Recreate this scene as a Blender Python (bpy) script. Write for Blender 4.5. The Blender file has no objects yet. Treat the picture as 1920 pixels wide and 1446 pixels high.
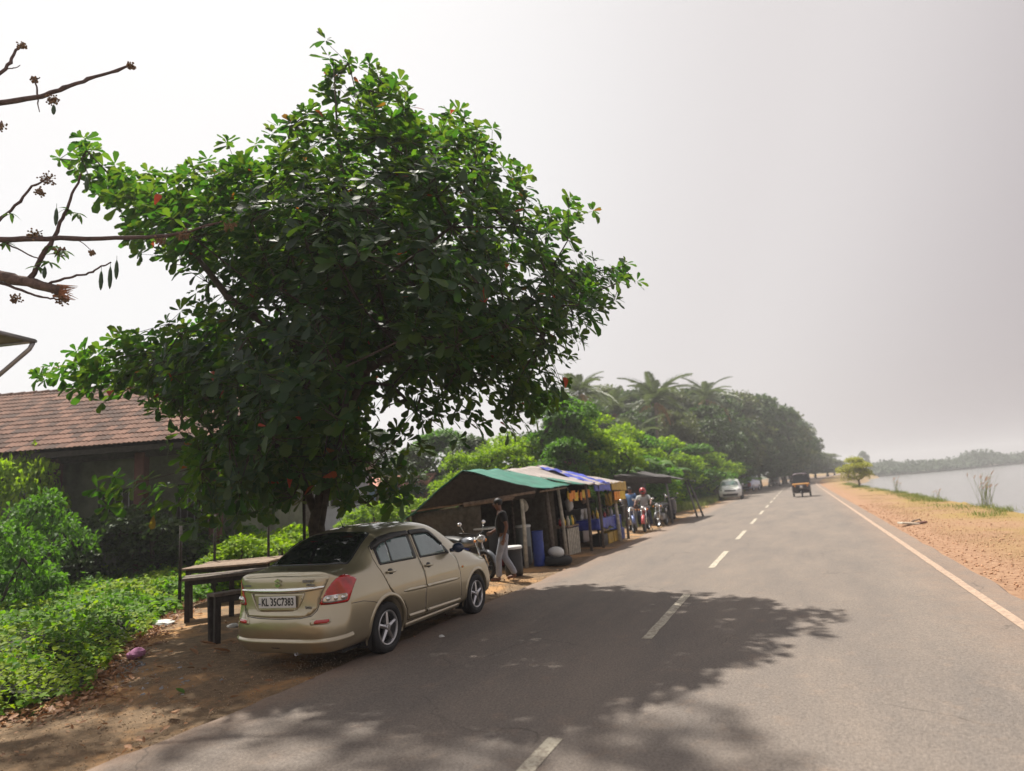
import bpy, math, random
import numpy as np
from mathutils import Vector, Matrix, noise
from mathutils.bvhtree import BVHTree
from mathutils.geometry import delaunay_2d_cdt

random.seed(7); rng = np.random.default_rng(7)
R = math.radians
scene = bpy.context.scene
COL = scene.collection

# ------------------------------------------------------------------ camera
F_PX, YAW, PITCH, ROLL, EYE = 1193.5, .4074, .169, .0772, 1.782
def cam_axes():
    f = np.array([-math.sin(YAW)*math.cos(PITCH), math.cos(YAW)*math.cos(PITCH), math.sin(PITCH)])
    r = np.array([math.cos(YAW), math.sin(YAW), 0.0]); u = np.cross(r, f)
    return f, r*math.cos(ROLL)-u*math.sin(ROLL), u*math.cos(ROLL)+r*math.sin(ROLL)
FW, RT, UP = cam_axes()
EYEP = np.array([0, 0, EYE])
cd = bpy.data.cameras.new('camera'); cam = bpy.data.objects.new('camera', cd); COL.objects.link(cam)
cd.sensor_width = 36; cd.lens = F_PX/1920*36; cd.clip_start = .05; cd.clip_end = 3000
cam.matrix_world = Matrix(((RT[0], UP[0], -FW[0], 0), (RT[1], UP[1], -FW[1], 0), (RT[2], UP[2], -FW[2], EYE), (0, 0, 0, 1)))
cd.dof.use_dof = True; cd.dof.focus_distance = 8.2; cd.dof.aperture_fstop = .9
scene.camera = cam

# ------------------------------------------------------------------ light
SUN = Vector((-.40, .23, .93)).normalized()          # direction towards the sun
SUN_EL = math.asin(SUN.z); SUN_AZ = math.atan2(SUN.x, SUN.y)
w = bpy.data.worlds.new('World'); scene.world = w; w.use_nodes = True
nt = w.node_tree; nt.nodes.clear()
def N(t, **k):
    n = nt.nodes.new(t)
    for a, b in k.items(): setattr(n, a, b)
    return n
sky = N('ShaderNodeTexSky', sky_type='NISHITA', sun_disc=False, sun_elevation=SUN_EL, sun_rotation=SUN_AZ,
        air_density=1.0, dust_density=7.0, ozone_density=1.0)
tc = N('ShaderNodeTexCoord'); dot = N('ShaderNodeVectorMath', operation='DOT_PRODUCT')
nt.links.new(tc.outputs['Generated'], dot.inputs[0]); dot.inputs[1].default_value = Vector((-.79, .35, .50)).normalized()
ramp = N('ShaderNodeValToRGB'); ramp.color_ramp.interpolation = 'EASE'
ramp.color_ramp.elements[0].position = .12; ramp.color_ramp.elements[0].color = (.53, .475, .48, 1)
ramp.color_ramp.elements[1].position = .90; ramp.color_ramp.elements[1].color = (1., .99, .985, 1)
e = ramp.color_ramp.elements.new(.50); e.color = (.80, .755, .745, 1)
nt.links.new(dot.outputs['Value'], ramp.inputs['Fac'])
sc_ = N('ShaderNodeVectorMath', operation='SCALE'); sc_.inputs['Scale'].default_value = 11.0
nt.links.new(ramp.outputs['Color'], sc_.inputs[0])
mx = N('ShaderNodeMix', data_type='RGBA'); mx.inputs[0].default_value = .88
nt.links.new(sky.outputs['Color'], mx.inputs[6]); nt.links.new(sc_.outputs[0], mx.inputs[7])
bg = N('ShaderNodeBackground'); bg.inputs['Strength'].default_value = .060
nt.links.new(mx.outputs[2], bg.inputs['Color'])
wo = N('ShaderNodeOutputWorld'); nt.links.new(bg.outputs[0], wo.inputs['Surface'])
sl = bpy.data.lights.new('sun', 'SUN'); sl.energy = 5.0; sl.angle = R(.9); sl.color = (1, .94, .85)
so = bpy.data.objects.new('sun', sl); COL.objects.link(so); so.location = (0, 0, 40)
so.rotation_euler = (-SUN).to_track_quat('-Z', 'Y').to_euler()
scene.view_settings.view_transform = 'Standard'; scene.view_settings.look = 'None'
scene.view_settings.exposure = .62; scene.view_settings.gamma = 1.0
scene.view_settings.use_curve_mapping = False
scene.cycles.max_bounces = 6; scene.cycles.diffuse_bounces = 2; scene.cycles.transparent_max_bounces = 8
scene.cycles.volume_bounces = 0

# ------------------------------------------------------------------ where things stand
def ray(px, py): return FW + RT*(px-960)/F_PX - UP*(py-723)/F_PX
def at(px, py, Y):
    d = ray(px, py); return Vector(EYEP + d*(Y/d[1]))
def atd(px, py, D):
    return Vector(EYEP + ray(px, py)*D)
def atz(px, py, z=0.):
    d = ray(px, py); return Vector(EYEP + d*((z-EYE)/d[2]))
def proj(P):
    d = np.asarray(P) - EYEP; z = d@FW
    return 960+F_PX*(d@RT)/z, 723-F_PX*(d@UP)/z

# ------------------------------------------------------------------ helpers
def tag(o, label=None, cat=None, group=None, kind=None):
    if label: o['label'] = label
    if cat: o['category'] = cat
    if group: o['group'] = group
    if kind: o['kind'] = kind
    return o
def empty(name, loc=(0, 0, 0), rz=0., **k):
    o = bpy.data.objects.new(name, None); COL.objects.link(o); o.location = loc
    o.rotation_euler = (0, 0, rz); o.empty_display_size = .1
    return tag(o, **k)
def make_mesh(name, v, f, mats, smooth=False, mi=None):
    me = bpy.data.meshes.new(name); me.from_pydata([tuple(p) for p in v], [], f)
    for m in (mats if isinstance(mats, (list, tuple)) else [mats]): me.materials.append(m)
    if mi is not None: me.polygons.foreach_set('material_index', mi)
    if smooth: me.polygons.foreach_set('use_smooth', [True]*len(me.polygons))
    me.update(); return me
def link(name, me, parent=None, **k):
    o = bpy.data.objects.new(name, me); COL.objects.link(o)
    if parent is not None: o.parent = parent
    return tag(o, **k)
def big_mesh(name, V, Q, mat, smooth=False):
    """V (n,3) float, Q (m,k) int, all faces with k corners"""
    me = bpy.data.meshes.new(name); V = np.ascontiguousarray(V, dtype=np.float32); k = Q.shape[1]
    me.vertices.add(len(V)); me.vertices.foreach_set('co', V.ravel())
    me.loops.add(Q.size); me.loops.foreach_set('vertex_index', Q.astype(np.int32).ravel())
    me.polygons.add(len(Q)); me.polygons.foreach_set('loop_start', np.arange(0, Q.size, k, dtype=np.int32))
    me.update(calc_edges=True)
    if smooth: me.polygons.foreach_set('use_smooth', np.ones(len(Q), dtype=bool))
    me.materials.append(mat); return me
def copy_tree(o, parent=None):
    c = o.copy(); COL.objects.link(c)
    if parent is not None: c.parent = parent
    for ch in list(KIDS.get(o.name, ())) or [x for x in o.children]: copy_tree(ch, c)
    return c
KIDS = {}

class MB:
    def __init__(s): s.v = []; s.f = []; s.mi = []; s.m = 0
    def add(s, v, f):
        b = len(s.v); s.v += [Vector(p) for p in v]; s.f += [tuple(i+b for i in q) for q in f]; s.mi += [s.m]*len(f)
    def box(s, c, d, rot=None, bev=0.):
        c = Vector(c); x, y, z = [a/2 for a in d]
        if bev > 0:
            b = min(bev, x*.9, y*.9, z*.9); pts = []
            for sx in (-1, 1):
                for sy in (-1, 1):
                    for sz in (-1, 1):
                        pts += [(sx*x, sy*(y-b), sz*(z-b)), (sx*(x-b), sy*y, sz*(z-b)), (sx*(x-b), sy*(y-b), sz*z)]
            import bmesh
            bm = bmesh.new()
            for p in pts: bm.verts.new(p)
            bmesh.ops.convex_hull(bm, input=bm.verts); bm.verts.index_update()
            v = [p.co.copy() for p in bm.verts]; f = [[q.index for q in g.verts] for g in bm.faces]; bm.free()
        else:
            v = [Vector((a*x, b_*y, g*z)) for a in (-1, 1) for b_ in (-1, 1) for g in (-1, 1)]
            f = [(0, 1, 3, 2), (4, 6, 7, 5), (0, 4, 5, 1), (2, 3, 7, 6), (0, 2, 6, 4), (1, 5, 7, 3)]
        if rot is not None: v = [rot @ p for p in v]
        s.add([c+p for p in v], f); return s
    def tube(s, pts, r, n=8, cap=True):
        pts = [Vector(p) for p in pts]
        if not isinstance(r, (list, tuple, np.ndarray)): r = [r]*len(pts)
        ring = []; prev = None; V = []
        for i, p in enumerate(pts):
            t = (pts[min(i+1, len(pts)-1)]-pts[max(i-1, 0)])
            t = t.normalized() if t.length > 1e-9 else Vector((0, 0, 1))
            a = prev if prev is not None else (Vector((1, 0, 0)) if abs(t.x) < .8 else Vector((0, 1, 0)))
            u = (a - t*a.dot(t)).normalized(); w_ = t.cross(u); prev = u
            V += [p + (u*math.cos(2*math.pi*k/n)+w_*math.sin(2*math.pi*k/n))*r[i] for k in range(n)]
        f = [(i*n+k, i*n+(k+1) % n, (i+1)*n+(k+1) % n, (i+1)*n+k) for i in range(len(pts)-1) for k in range(n)]
        if cap: f += [tuple(range(n))[::-1], tuple((len(pts)-1)*n+k for k in range(n))]
        s.add(V, f); return s
    def lathe(s, prof, c=(0, 0, 0), ax='z', n=24, close=False):
        V = []; c = Vector(c)
        for (r, h) in prof:
            for k in range(n):
                a = 2*math.pi*k/n
                p = (r*math.cos(a), r*math.sin(a), h)
                if ax == 'x': p = (h, r*math.cos(a), r*math.sin(a))
                if ax == 'y': p = (r*math.cos(a), h, r*math.sin(a))
                V.append(c+Vector(p))
        m = len(prof); f = [(i*n+k, i*n+(k+1) % n, ((i+1) % m)*n+(k+1) % n, ((i+1) % m)*n+k) for i in range(m if close else m-1) for k in range(n)]
        s.add(V, f); return s
    def prism(s, poly, d0, d1, fn):
        """poly 2D, extruded; fn(u,v,d)->point"""
        n = len(poly); V = [fn(a, b, d0) for a, b in poly]+[fn(a, b, d1) for a, b in poly]
        f = [tuple(range(n))[::-1], tuple(range(n, 2*n))]+[(k, (k+1) % n, n+(k+1) % n, n+k) for k in range(n)]
        s.add(V, f); return s
    def sheet(s, fn, nu, nv, th=.008):
        P = [[Vector(fn(i/nu, j/nv)) for j in range(nv+1)] for i in range(nu+1)]
        V = []; W = []
        for i in range(nu+1):
            for j in range(nv+1):
                a = P[min(i+1, nu)][j]-P[max(i-1, 0)][j]; b = P[i][min(j+1, nv)]-P[i][max(j-1, 0)]
                nn = a.cross(b); nn = nn.normalized() if nn.length > 1e-9 else Vector((0, 0, 1))
                V.append(P[i][j]); W.append(P[i][j]-nn*th)
        m = len(V); id_ = lambda i, j: i*(nv+1)+j
        f = []
        for i in range(nu):
            for j in range(nv):
                q = (id_(i, j), id_(i+1, j), id_(i+1, j+1), id_(i, j+1)); f += [q, tuple(m+k for k in q[::-1])]
        bd = [id_(i, 0) for i in range(nu)]+[id_(nu, j) for j in range(nv)]+[id_(i, nv) for i in range(nu, 0, -1)]+[id_(0, j) for j in range(nv, 0, -1)]
        for k in range(len(bd)):
            a, b = bd[k], bd[(k+1) % len(bd)]; f.append((b, a, m+a, m+b))
        s.add(V+W, f); return s
    def ball(s, c, r, n=10, m=6, sc=(1, 1, 1)):
        V = []; c = Vector(c)
        for i in range(m+1):
            t = math.pi*i/m
            for k in range(n):
                a = 2*math.pi*k/n
                V.append(c+Vector((r*sc[0]*math.sin(t)*math.cos(a), r*sc[1]*math.sin(t)*math.sin(a), r*sc[2]*math.cos(t))))
        f = [(i*n+k, (i+1)*n+k, (i+1)*n+(k+1) % n, i*n+(k+1) % n) for i in range(m) for k in range(n)]
        s.add(V, f); return s
    def build(s, name, mat, parent=None, smooth=False, **k):
        me = make_mesh(name, s.v, s.f, mat, smooth, s.mi)
        return link(name, me, parent, **k)

# ------------------------------------------------------------------ materials
def mat(name, col, rough=.7, metal=0., var=0., vscale=3., bump=0., bscale=20., coat=0., col2=None, spec=.5, detail=6., thr=(.35, .65)):
    m = bpy.data.materials.new(name); m.use_nodes = True; t = m.node_tree; b = t.nodes['Principled BSDF']
    b.inputs['Roughness'].default_value = rough; b.inputs['Metallic'].default_value = metal
    b.inputs['Specular IOR Level'].default_value = spec
    if coat: b.inputs['Coat Weight'].default_value = coat; b.inputs['Coat Roughness'].default_value = .04
    b.inputs['Base Color'].default_value = (*col, 1)
    tcn = t.nodes.new('ShaderNodeTexCoord')
    if var or col2:
        nz = t.nodes.new('ShaderNodeTexNoise'); nz.inputs['Scale'].default_value = vscale; nz.inputs['Detail'].default_value = detail
        nz.inputs['Roughness'].default_value = .65
        t.links.new(tcn.outputs['Object'], nz.inputs['Vector'])
        rp = t.nodes.new('ShaderNodeValToRGB'); rp.color_ramp.elements[0].position = thr[0]; rp.color_ramp.elements[1].position = thr[1]
        c2 = col2 if col2 else tuple(c*(1+var) for c in col); c1 = tuple(c*(1-var) for c in col) if not col2 else col
        rp.color_ramp.elements[0].color = (*c1, 1); rp.color_ramp.elements[1].color = (*c2, 1)
        t.links.new(nz.outputs['Fac'], rp.inputs['Fac']); t.links.new(rp.outputs['Color'], b.inputs['Base Color'])
    if bump:
        n2 = t.nodes.new('ShaderNodeTexNoise'); n2.inputs['Scale'].default_value = bscale; n2.inputs['Detail'].default_value = 8
        t.links.new(tcn.outputs['Object'], n2.inputs['Vector'])
        bp = t.nodes.new('ShaderNodeBump'); bp.inputs['Strength'].default_value = bump; bp.inputs['Distance'].default_value = .02
        t.links.new(n2.outputs['Fac'], bp.inputs['Height']); t.links.new(bp.outputs['Normal'], b.inputs['Normal'])
    return m

def leaf_mat(name, c_dark, c_light, trans=(.12, .3, .02), tw=.45, rough=.45, red=0., spec=.4, vary=False):
    m = bpy.data.materials.new(name); m.use_nodes = True; t = m.node_tree; t.nodes.clear()
    out = t.nodes.new('ShaderNodeOutputMaterial'); b = t.nodes.new('ShaderNodeBsdfPrincipled')
    b.inputs['Roughness'].default_value = rough; b.inputs['Specular IOR Level'].default_value = spec
    geo = t.nodes.new('ShaderNodeNewGeometry'); oi = t.nodes.new('ShaderNodeObjectInfo')
    ad = t.nodes.new('ShaderNodeMath'); ad.operation = 'ADD'; fr = t.nodes.new('ShaderNodeMath'); fr.operation = 'FRACT'
    t.links.new(geo.outputs['Random Per Island'], ad.inputs[0]); t.links.new(oi.outputs['Random'], ad.inputs[1]); t.links.new(ad.outputs[0], fr.inputs[0])
    rp = t.nodes.new('ShaderNodeValToRGB'); el = rp.color_ramp.elements
    el[0].position = 0; el[0].color = (*c_dark, 1); el[1].position = .93; el[1].color = (*c_light, 1)
    rt = t.nodes.new('ShaderNodeValToRGB'); et = rt.color_ramp.elements
    et[0].position = 0; et[0].color = (*[c*.7 for c in trans], 1); et[1].position = .93; et[1].color = (*[c*1.25 for c in trans], 1)
    if vary:
        k = rp.color_ramp.elements.new(.45); k.color = (.017, .034, .020, 1); k = rt.color_ramp.elements.new(.35); k.color = (.10, .34, .02, 1); k = rt.color_ramp.elements.new(.8); k.color = (.30, .46, .02, 1)
    if red:
        for ramp_, cc in ((rp, (.35, .03, .01)), (rt, (.6, .07, .02))):
            ramp_.color_ramp.elements[-1].position = 1-red-.003
            k = ramp_.color_ramp.elements.new(1-red); k.color = (*cc, 1)
    t.links.new(fr.outputs[0], rp.inputs['Fac']); t.links.new(fr.outputs[0], rt.inputs['Fac'])
    t.links.new(rp.outputs['Color'], b.inputs['Base Color'])
    tr = t.nodes.new('ShaderNodeBsdfTranslucent'); t.links.new(rt.outputs['Color'], tr.inputs['Color'])
    ms = t.nodes.new('ShaderNodeMixShader'); ms.inputs[0].default_value = tw
    t.links.new(b.outputs[0], ms.inputs[1]); t.links.new(tr.outputs[0], ms.inputs[2]); t.links.new(ms.outputs[0], out.inputs['Surface'])
    return m

M = dict(
 bark=mat('bark', (.055, .042, .032), .9, var=.4, vscale=9, bump=.6, bscale=30),
 bark_pale=mat('bark_pale', (.22, .18, .14), .9, var=.35, vscale=12, bump=.5, bscale=35),
 bark_mid=mat('bark_mid', (.13, .085, .07), .95, var=.4, vscale=14, bump=.6, bscale=40),
 bark_pink=mat('bark_pink', (.10, .06, .055), .9, var=.35, vscale=12, bump=.4, bscale=40),
 almond=leaf_mat('almond_leaf', (.010, .022, .011), (.026, .052, .018), (.16, .42, .012), .28, .52, red=.003, spec=.3, vary=True),
 red_leaf=leaf_mat('red_leaf', (.3, .03, .01), (.45, .06, .01), (.7, .08, .02), .4, .5),
 creeper=leaf_mat('creeper_leaf', (.045, .115, .010), (.15, .27, .02), (.22, .46, .012), .38, .6, spec=.2),
 lime_creeper=leaf_mat('lime_creeper_leaf', (.10, .19, .010), (.27, .34, .02), (.34, .52, .012), .38, .6, spec=.2),
 shrub_leaf=leaf_mat('shrub_leaf', (.028, .09, .012), (.095, .19, .02), (.15, .37, .015), .34, .6, spec=.25),
 bright_leaf=leaf_mat('bright_leaf', (.075, .17, .008), (.24, .32, .016), (.34, .56, .01), .38, .65, spec=.2),
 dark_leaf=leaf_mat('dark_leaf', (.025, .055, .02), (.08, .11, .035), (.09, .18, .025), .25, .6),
 olive_leaf=leaf_mat('olive_leaf', (.06, .085, .03), (.13, .14, .05), (.15, .2, .04), .3, .6),
 palm_leaf=leaf_mat('palm_leaf', (.05, .08, .035), (.12, .15, .07), (.15, .2, .06), .3, .5),
 palm_dry=leaf_mat('dry_palm_leaf', (.22, .13, .05), (.34, .2, .07), (.35, .2, .06), .3, .6),
 banana=leaf_mat('banana_leaf', (.05, .12, .02), (.10, .18, .03), (.12, .26, .03), .35, .5),
 straw=leaf_mat('straw', (.28, .20, .09), (.42, .31, .15), (.3, .22, .1), .3, .7),
 dry=leaf_mat('dry_leaf', (.16, .075, .035), (.42, .23, .12), (.3, .14, .06), .25, .6),
 grass=leaf_mat('grass_blade', (.10, .15, .025), (.26, .27, .06), (.25, .35, .05), .3, .6),
 far_leaf=leaf_mat('far_leaf', (.03, .055, .03), (.07, .10, .04), (.06, .1, .03), .2, .7),
 wood=mat('weathered_wood', (.13, .105, .085), .85, var=.4, vscale=14, bump=.3, bscale=40),
 wood_pale=mat('pale_wood', (.22, .155, .11), .85, var=.35, vscale=10, bump=.3),
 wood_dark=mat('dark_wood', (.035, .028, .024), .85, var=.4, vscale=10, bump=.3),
 steelwood=mat('grey_pole', (.17, .16, .16), .8, var=.3, vscale=8),
 green_tin=mat('green_tin', (.05, .14, .06), .4),
 plankwhite=mat('whitewashed_wood', (.5, .46, .38), .8, var=.3, vscale=9, bump=.2),
 rubber=mat('tyre_rubber', (.014, .014, .015), .75, bump=.1, bscale=60),
 black=mat('black_plastic', (.012, .012, .013), .45),
 chrome=mat('chrome', (.75, .75, .74), .12, 1.),
 alloy=mat('alloy_rim', (.55, .55, .56), .28, .9),
 steel=mat('grey_steel', (.3, .3, .31), .45, .8, var=.15),
 plaster=mat('grey_green_plaster', (.13, .14, .10), .9, var=.35, vscale=1.5, bump=.3),
 pillar=mat('dark_red_pillar', (.11, .045, .035), .85, var=.3, vscale=3),
 lav=mat('pale_wall', (.50, .48, .55), .85, var=.12, vscale=2),
 bluewall=mat('pale_blue_wall', (.22, .36, .48), .85, var=.15, vscale=2),
 block=mat('grey_block', (.2, .19, .17), .95, var=.3, vscale=8, bump=.4),
 skin=mat('brown_skin', (.16, .07, .04), .55), hair=mat('black_hair', (.01, .01, .01), .6),
 white=mat('white_paint_gloss', (.75, .75, .73), .35, coat=.4),
 bluep=mat('blue_plastic', (.02, .045, .24), .5, var=.25, vscale=5), yellowp=mat('yellow_plastic', (.42, .26, .03), .55, var=.3, vscale=6),
 redp=mat('red_paint', (.35, .02, .02), .3, coat=.4), orangep=mat('orange_foil', (.75, .26, .03), .4, var=.2, vscale=20),
 yellowfoil=mat('yellow_foil', (.75, .5, .05), .4, var=.2, vscale=20),
 whitep=mat('white_plastic', (.6, .6, .58), .5), glass_dark=mat('dark_glass', (.006, .008, .008), .03, spec=.9),
)

# ------------------------------------------------------------------ ground, road, river
def bend(y): return 0. if y < 80 else (y-80)**2/2300.
def bank_x(y): return 6.2+bend(y)-.012*min(max(y-20, 0), 60)+.35*noise.noise(Vector((3.3, y*.12, 0)))+.15*noise.noise(Vector((1.3, y*.6, 0)))
WATER = -2.6
def ground_z(x, y):
    b = bend(y); xr = x-b
    if -5.6 < xr < 2.6: return -.03
    n = noise.fractal(Vector((x*.5, y*.5, 0)), 1., 2., 4)
    if xr >= 2.6:
        bx = bank_x(y)
        if x < bx: return -.03+.025+.007*n-.035*max(0, 1-(xr-2.6)/.25)
        return max(-4.5, .0-(x-bx)*.75 + .08*n)
    d = -5.6-xr
    z = -.03+min(d/.5, 1)*.035+.03*n*min(d, 1)
    if x < -16: z += min((-16-x)*.10, 6)
    return z
def axis(*segs):
    o = []
    for a, b, s in segs: o += list(np.arange(a, b, s))
    return np.array(o)
gx = axis((-700, -100, 60), (-100, -30, 7), (-30, -14, 1.3), (-14, -5, .15), (-5, 2, 1.2), (2, 9, .12), (9, 16, .7), (16, 60, 8), (60, 1000, 90))
gy = axis((-60, -4, 6), (-4, 0, .5), (0, 30, .16), (30, 60, .45), (60, 120, 1.6), (120, 300, 8), (300, 1500, 60))
GV = np.array([(x, y, ground_z(x, y)) for y in gy for x in gx])
nx = len(gx); ii = np.arange((len(gy)-1)*(nx)).reshape(-1, nx)[:, :-1].ravel()
GQ = np.stack([ii, ii+1, ii+nx+1, ii+nx], 1)
def ground_material():
    m = bpy.data.materials.new('laterite_ground'); m.use_nodes = True; t = m.node_tree; b = t.nodes['Principled BSDF']
    L = t.links.new; b.inputs['Roughness'].default_value = .95; b.inputs['Specular IOR Level'].default_value = .15
    geo = t.nodes.new('ShaderNodeNewGeometry'); sep = t.nodes.new('ShaderNodeSeparateXYZ'); L(geo.outputs['Position'], sep.inputs[0])
    def nz(s, d=6, r=.6):
        n = t.nodes.new('ShaderNodeTexNoise'); n.inputs['Scale'].default_value = s; n.inputs['Detail'].default_value = d; n.inputs['Roughness'].default_value = r
        L(geo.outputs['Position'], n.inputs['Vector']); return n
    def rampn(src, stops):
        r = t.nodes.new('ShaderNodeValToRGB'); L(src, r.inputs['Fac'])
        while len(r.color_ramp.elements) < len(stops): r.color_ramp.elements.new(.5)
        for e_, (p, c) in zip(r.color_ramp.elements, stops): e_.position = p; e_.color = (*c, 1)
        return r
    n1 = nz(.9); n2 = nz(9, 8, .7); n3 = nz(.35, 4)
    right = rampn(n2.outputs['Fac'], [(.3, (.19, .11, .07)), (.5, (.30, .18, .11)), (.7, (.38, .245, .155))])
    left = rampn(n2.outputs['Fac'], [(.3, (.12, .085, .055)), (.5, (.19, .135, .085)), (.72, (.30, .20, .12))])
    orange = rampn(n1.outputs['Fac'], [(.50, (0, 0, 0)), (.62, (1, 1, 1))])
    sandy = t.nodes.new('ShaderNodeMix'); sandy.data_type = 'RGBA'; L(orange.outputs['Color'], sandy.inputs[0]); L(left.outputs['Color'], sandy.inputs[6]); sandy.inputs[7].default_value = (.42, .24, .11, 1)
    grassy = rampn(n3.outputs['Fac'], [(.36, (.1, .1, .1)), (.55, (.85, .85, .85))])
    # x > 0: laterite, with dry grass near the bank lip
    gr = t.nodes.new('ShaderNodeMix'); gr.data_type = 'RGBA'
    mr = t.nodes.new('ShaderNodeMapRange'); mr.inputs[1].default_value = 2.9; mr.inputs[2].default_value = 4.8; L(sep.outputs['X'], mr.inputs[0])
    mm = t.nodes.new('ShaderNodeMath'); mm.operation = 'MULTIPLY'; L(mr.outputs[0], mm.inputs[0]); L(grassy.outputs['Color'], mm.inputs[1])
    L(mm.outputs[0], gr.inputs[0]); L(right.outputs['Color'], gr.inputs[6]); gr.inputs[7].default_value = (.26, .19, .06, 1)
    side = t.nodes.new('ShaderNodeMath'); side.operation = 'GREATER_THAN'; L(sep.outputs['X'], side.inputs[0]); side.inputs[1].default_value = 0
    mixs = t.nodes.new('ShaderNodeMix'); mixs.data_type = 'RGBA'; L(side.outputs[0], mixs.inputs[0]); L(sandy.outputs[2], mixs.inputs[6]); L(gr.outputs[2], mixs.inputs[7])
    far = t.nodes.new('ShaderNodeMapRange'); far.inputs[1].default_value = -15; far.inputs[2].default_value = -12; L(sep.outputs['X'], far.inputs[0])
    mixf = t.nodes.new('ShaderNodeMix'); mixf.data_type = 'RGBA'; L(far.outputs[0], mixf.inputs[0]); mixf.inputs[6].default_value = (.06, .08, .03, 1); L(mixs.outputs[2], mixf.inputs[7])
    L(mixf.outputs[2], b.inputs['Base Color'])
    nb = nz(42, 10, .8); bp = t.nodes.new('ShaderNodeBump'); bp.inputs['Strength'].default_value = .8; bp.inputs['Distance'].default_value = .02
    L(nb.outputs['Fac'], bp.inputs['Height']); L(bp.outputs['Normal'], b.inputs['Normal'])
    return m
link('ground', big_mesh('ground', GV, GQ, ground_material(), True), kind='structure')

def asphalt():
    m = bpy.data.materials.new('dusty_asphalt'); m.use_nodes = True; t = m.node_tree; b = t.nodes['Principled BSDF']; L = t.links.new
    b.inputs['Roughness'].default_value = .85; b.inputs['Specular IOR Level'].default_value = .25
    geo = t.nodes.new('ShaderNodeNewGeometry'); mp = t.nodes.new('ShaderNodeMapping'); mp.inputs['Scale'].default_value = (1, .25, 1); L(geo.outputs['Position'], mp.inputs[0])
    def nz(s, d, r=.6, v=None):
        n = t.nodes.new('ShaderNodeTexNoise'); n.inputs['Scale'].default_value = s; n.inputs['Detail'].default_value = d; n.inputs['Roughness'].default_value = r
        L(v or geo.outputs['Position'], n.inputs['Vector']); return n
    fine = nz(48, 6, .85); mid = nz(1.1, 6, .65, mp.outputs[0]); patch_ = nz(3.5, 8, .7)
    r1 = t.nodes.new('ShaderNodeValToRGB'); L(mid.outputs['Fac'], r1.inputs['Fac'])
    e0, e1 = r1.color_ramp.elements; e0.position = .3; e0.color = (.148, .130, .117, 1); e1.position = .72; e1.color = (.218, .182, .152, 1)
    r3 = t.nodes.new('ShaderNodeValToRGB'); L(patch_.outputs['Fac'], r3.inputs['Fac']); r3.color_ramp.elements[0].position = .55; r3.color_ramp.elements[1].position = .78
    r3.color_ramp.elements[0].color = (0, 0, 0, 1); r3.color_ramp.elements[1].color = (.55, .55, .55, 1)
    mxx = t.nodes.new('ShaderNodeMix'); mxx.data_type = 'RGBA'; L(r3.outputs['Color'], mxx.inputs[0]); L(r1.outputs['Color'], mxx.inputs[6]); mxx.inputs[7].default_value = (.27, .20, .15, 1)
    vo = t.nodes.new('ShaderNodeTexVoronoi'); vo.inputs['Scale'].default_value = 110; L(geo.outputs['Position'], vo.inputs['Vector'])
    r2 = t.nodes.new('ShaderNodeMapRange'); L(fine.outputs['Fac'], r2.inputs[0]); r2.inputs[1].default_value = .3; r2.inputs[2].default_value = .7; r2.inputs[3].default_value = .42; r2.inputs[4].default_value = 1.55
    ml = t.nodes.new('ShaderNodeVectorMath'); ml.operation = 'SCALE'; L(mxx.outputs[2], ml.inputs[0]); L(r2.outputs[0], ml.inputs['Scale'])
    # sand blown on to the edges, and fine cracks
    sx = t.nodes.new('ShaderNodeSeparateXYZ'); L(geo.outputs['Position'], sx.inputs[0])
    e1_ = t.nodes.new('ShaderNodeMapRange'); e1_.inputs[1].default_value = .4; e1_.inputs[2].default_value = 2.6; L(sx.outputs['X'], e1_.inputs[0])
    e2_ = t.nodes.new('ShaderNodeMapRange'); e2_.inputs[1].default_value = -4.1; e2_.inputs[2].default_value = -5.1; L(sx.outputs['X'], e2_.inputs[0])
    em_ = t.nodes.new('ShaderNodeMath'); em_.operation = 'MAXIMUM'; L(e1_.outputs[0], em_.inputs[0]); L(e2_.outputs[0], em_.inputs[1])
    dn = nz(2.2, 8, .75); dm_ = t.nodes.new('ShaderNodeMath'); dm_.operation = 'MULTIPLY'; L(em_.outputs[0], dm_.inputs[0]); L(dn.outputs['Fac'], dm_.inputs[1])
    dm2 = t.nodes.new('ShaderNodeMapRange'); dm2.inputs[1].default_value = .18; dm2.inputs[2].default_value = .62; dm2.inputs[4].default_value = .62; L(dm_.outputs[0], dm2.inputs[0])
    dmix = t.nodes.new('ShaderNodeMix'); dmix.data_type = 'RGBA'; L(dm2.outputs[0], dmix.inputs[0]); L(ml.outputs[0], dmix.inputs[6]); dmix.inputs[7].default_value = (.31, .205, .14, 1)
    wn = nz(1.6, 4); wv = t.nodes.new('ShaderNodeMix'); wv.data_type = 'VECTOR'; wv.inputs[0].default_value = .35; L(geo.outputs['Position'], wv.inputs[4]); L(wn.outputs['Color'], wv.inputs[5])
    cv = t.nodes.new('ShaderNodeTexVoronoi'); cv.feature = 'DISTANCE_TO_EDGE'; cv.inputs['Scale'].default_value = .75; L(wv.outputs[1], cv.inputs['Vector'])
    cr = t.nodes.new('ShaderNodeMapRange'); cr.inputs[1].default_value = .0; cr.inputs[2].default_value = .008; cr.inputs[3].default_value = .55; cr.inputs[4].default_value = 0; L(cv.outputs['Distance'], cr.inputs[0])
    cg = nz(.5, 3); cgr = t.nodes.new('ShaderNodeMapRange'); cgr.inputs[1].default_value = .5; cgr.inputs[2].default_value = .62; L(cg.outputs['Fac'], cgr.inputs[0])
    cm = t.nodes.new('ShaderNodeMath'); cm.operation = 'MULTIPLY'; L(cr.outputs[0], cm.inputs[0]); L(cgr.outputs[0], cm.inputs[1])
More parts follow.
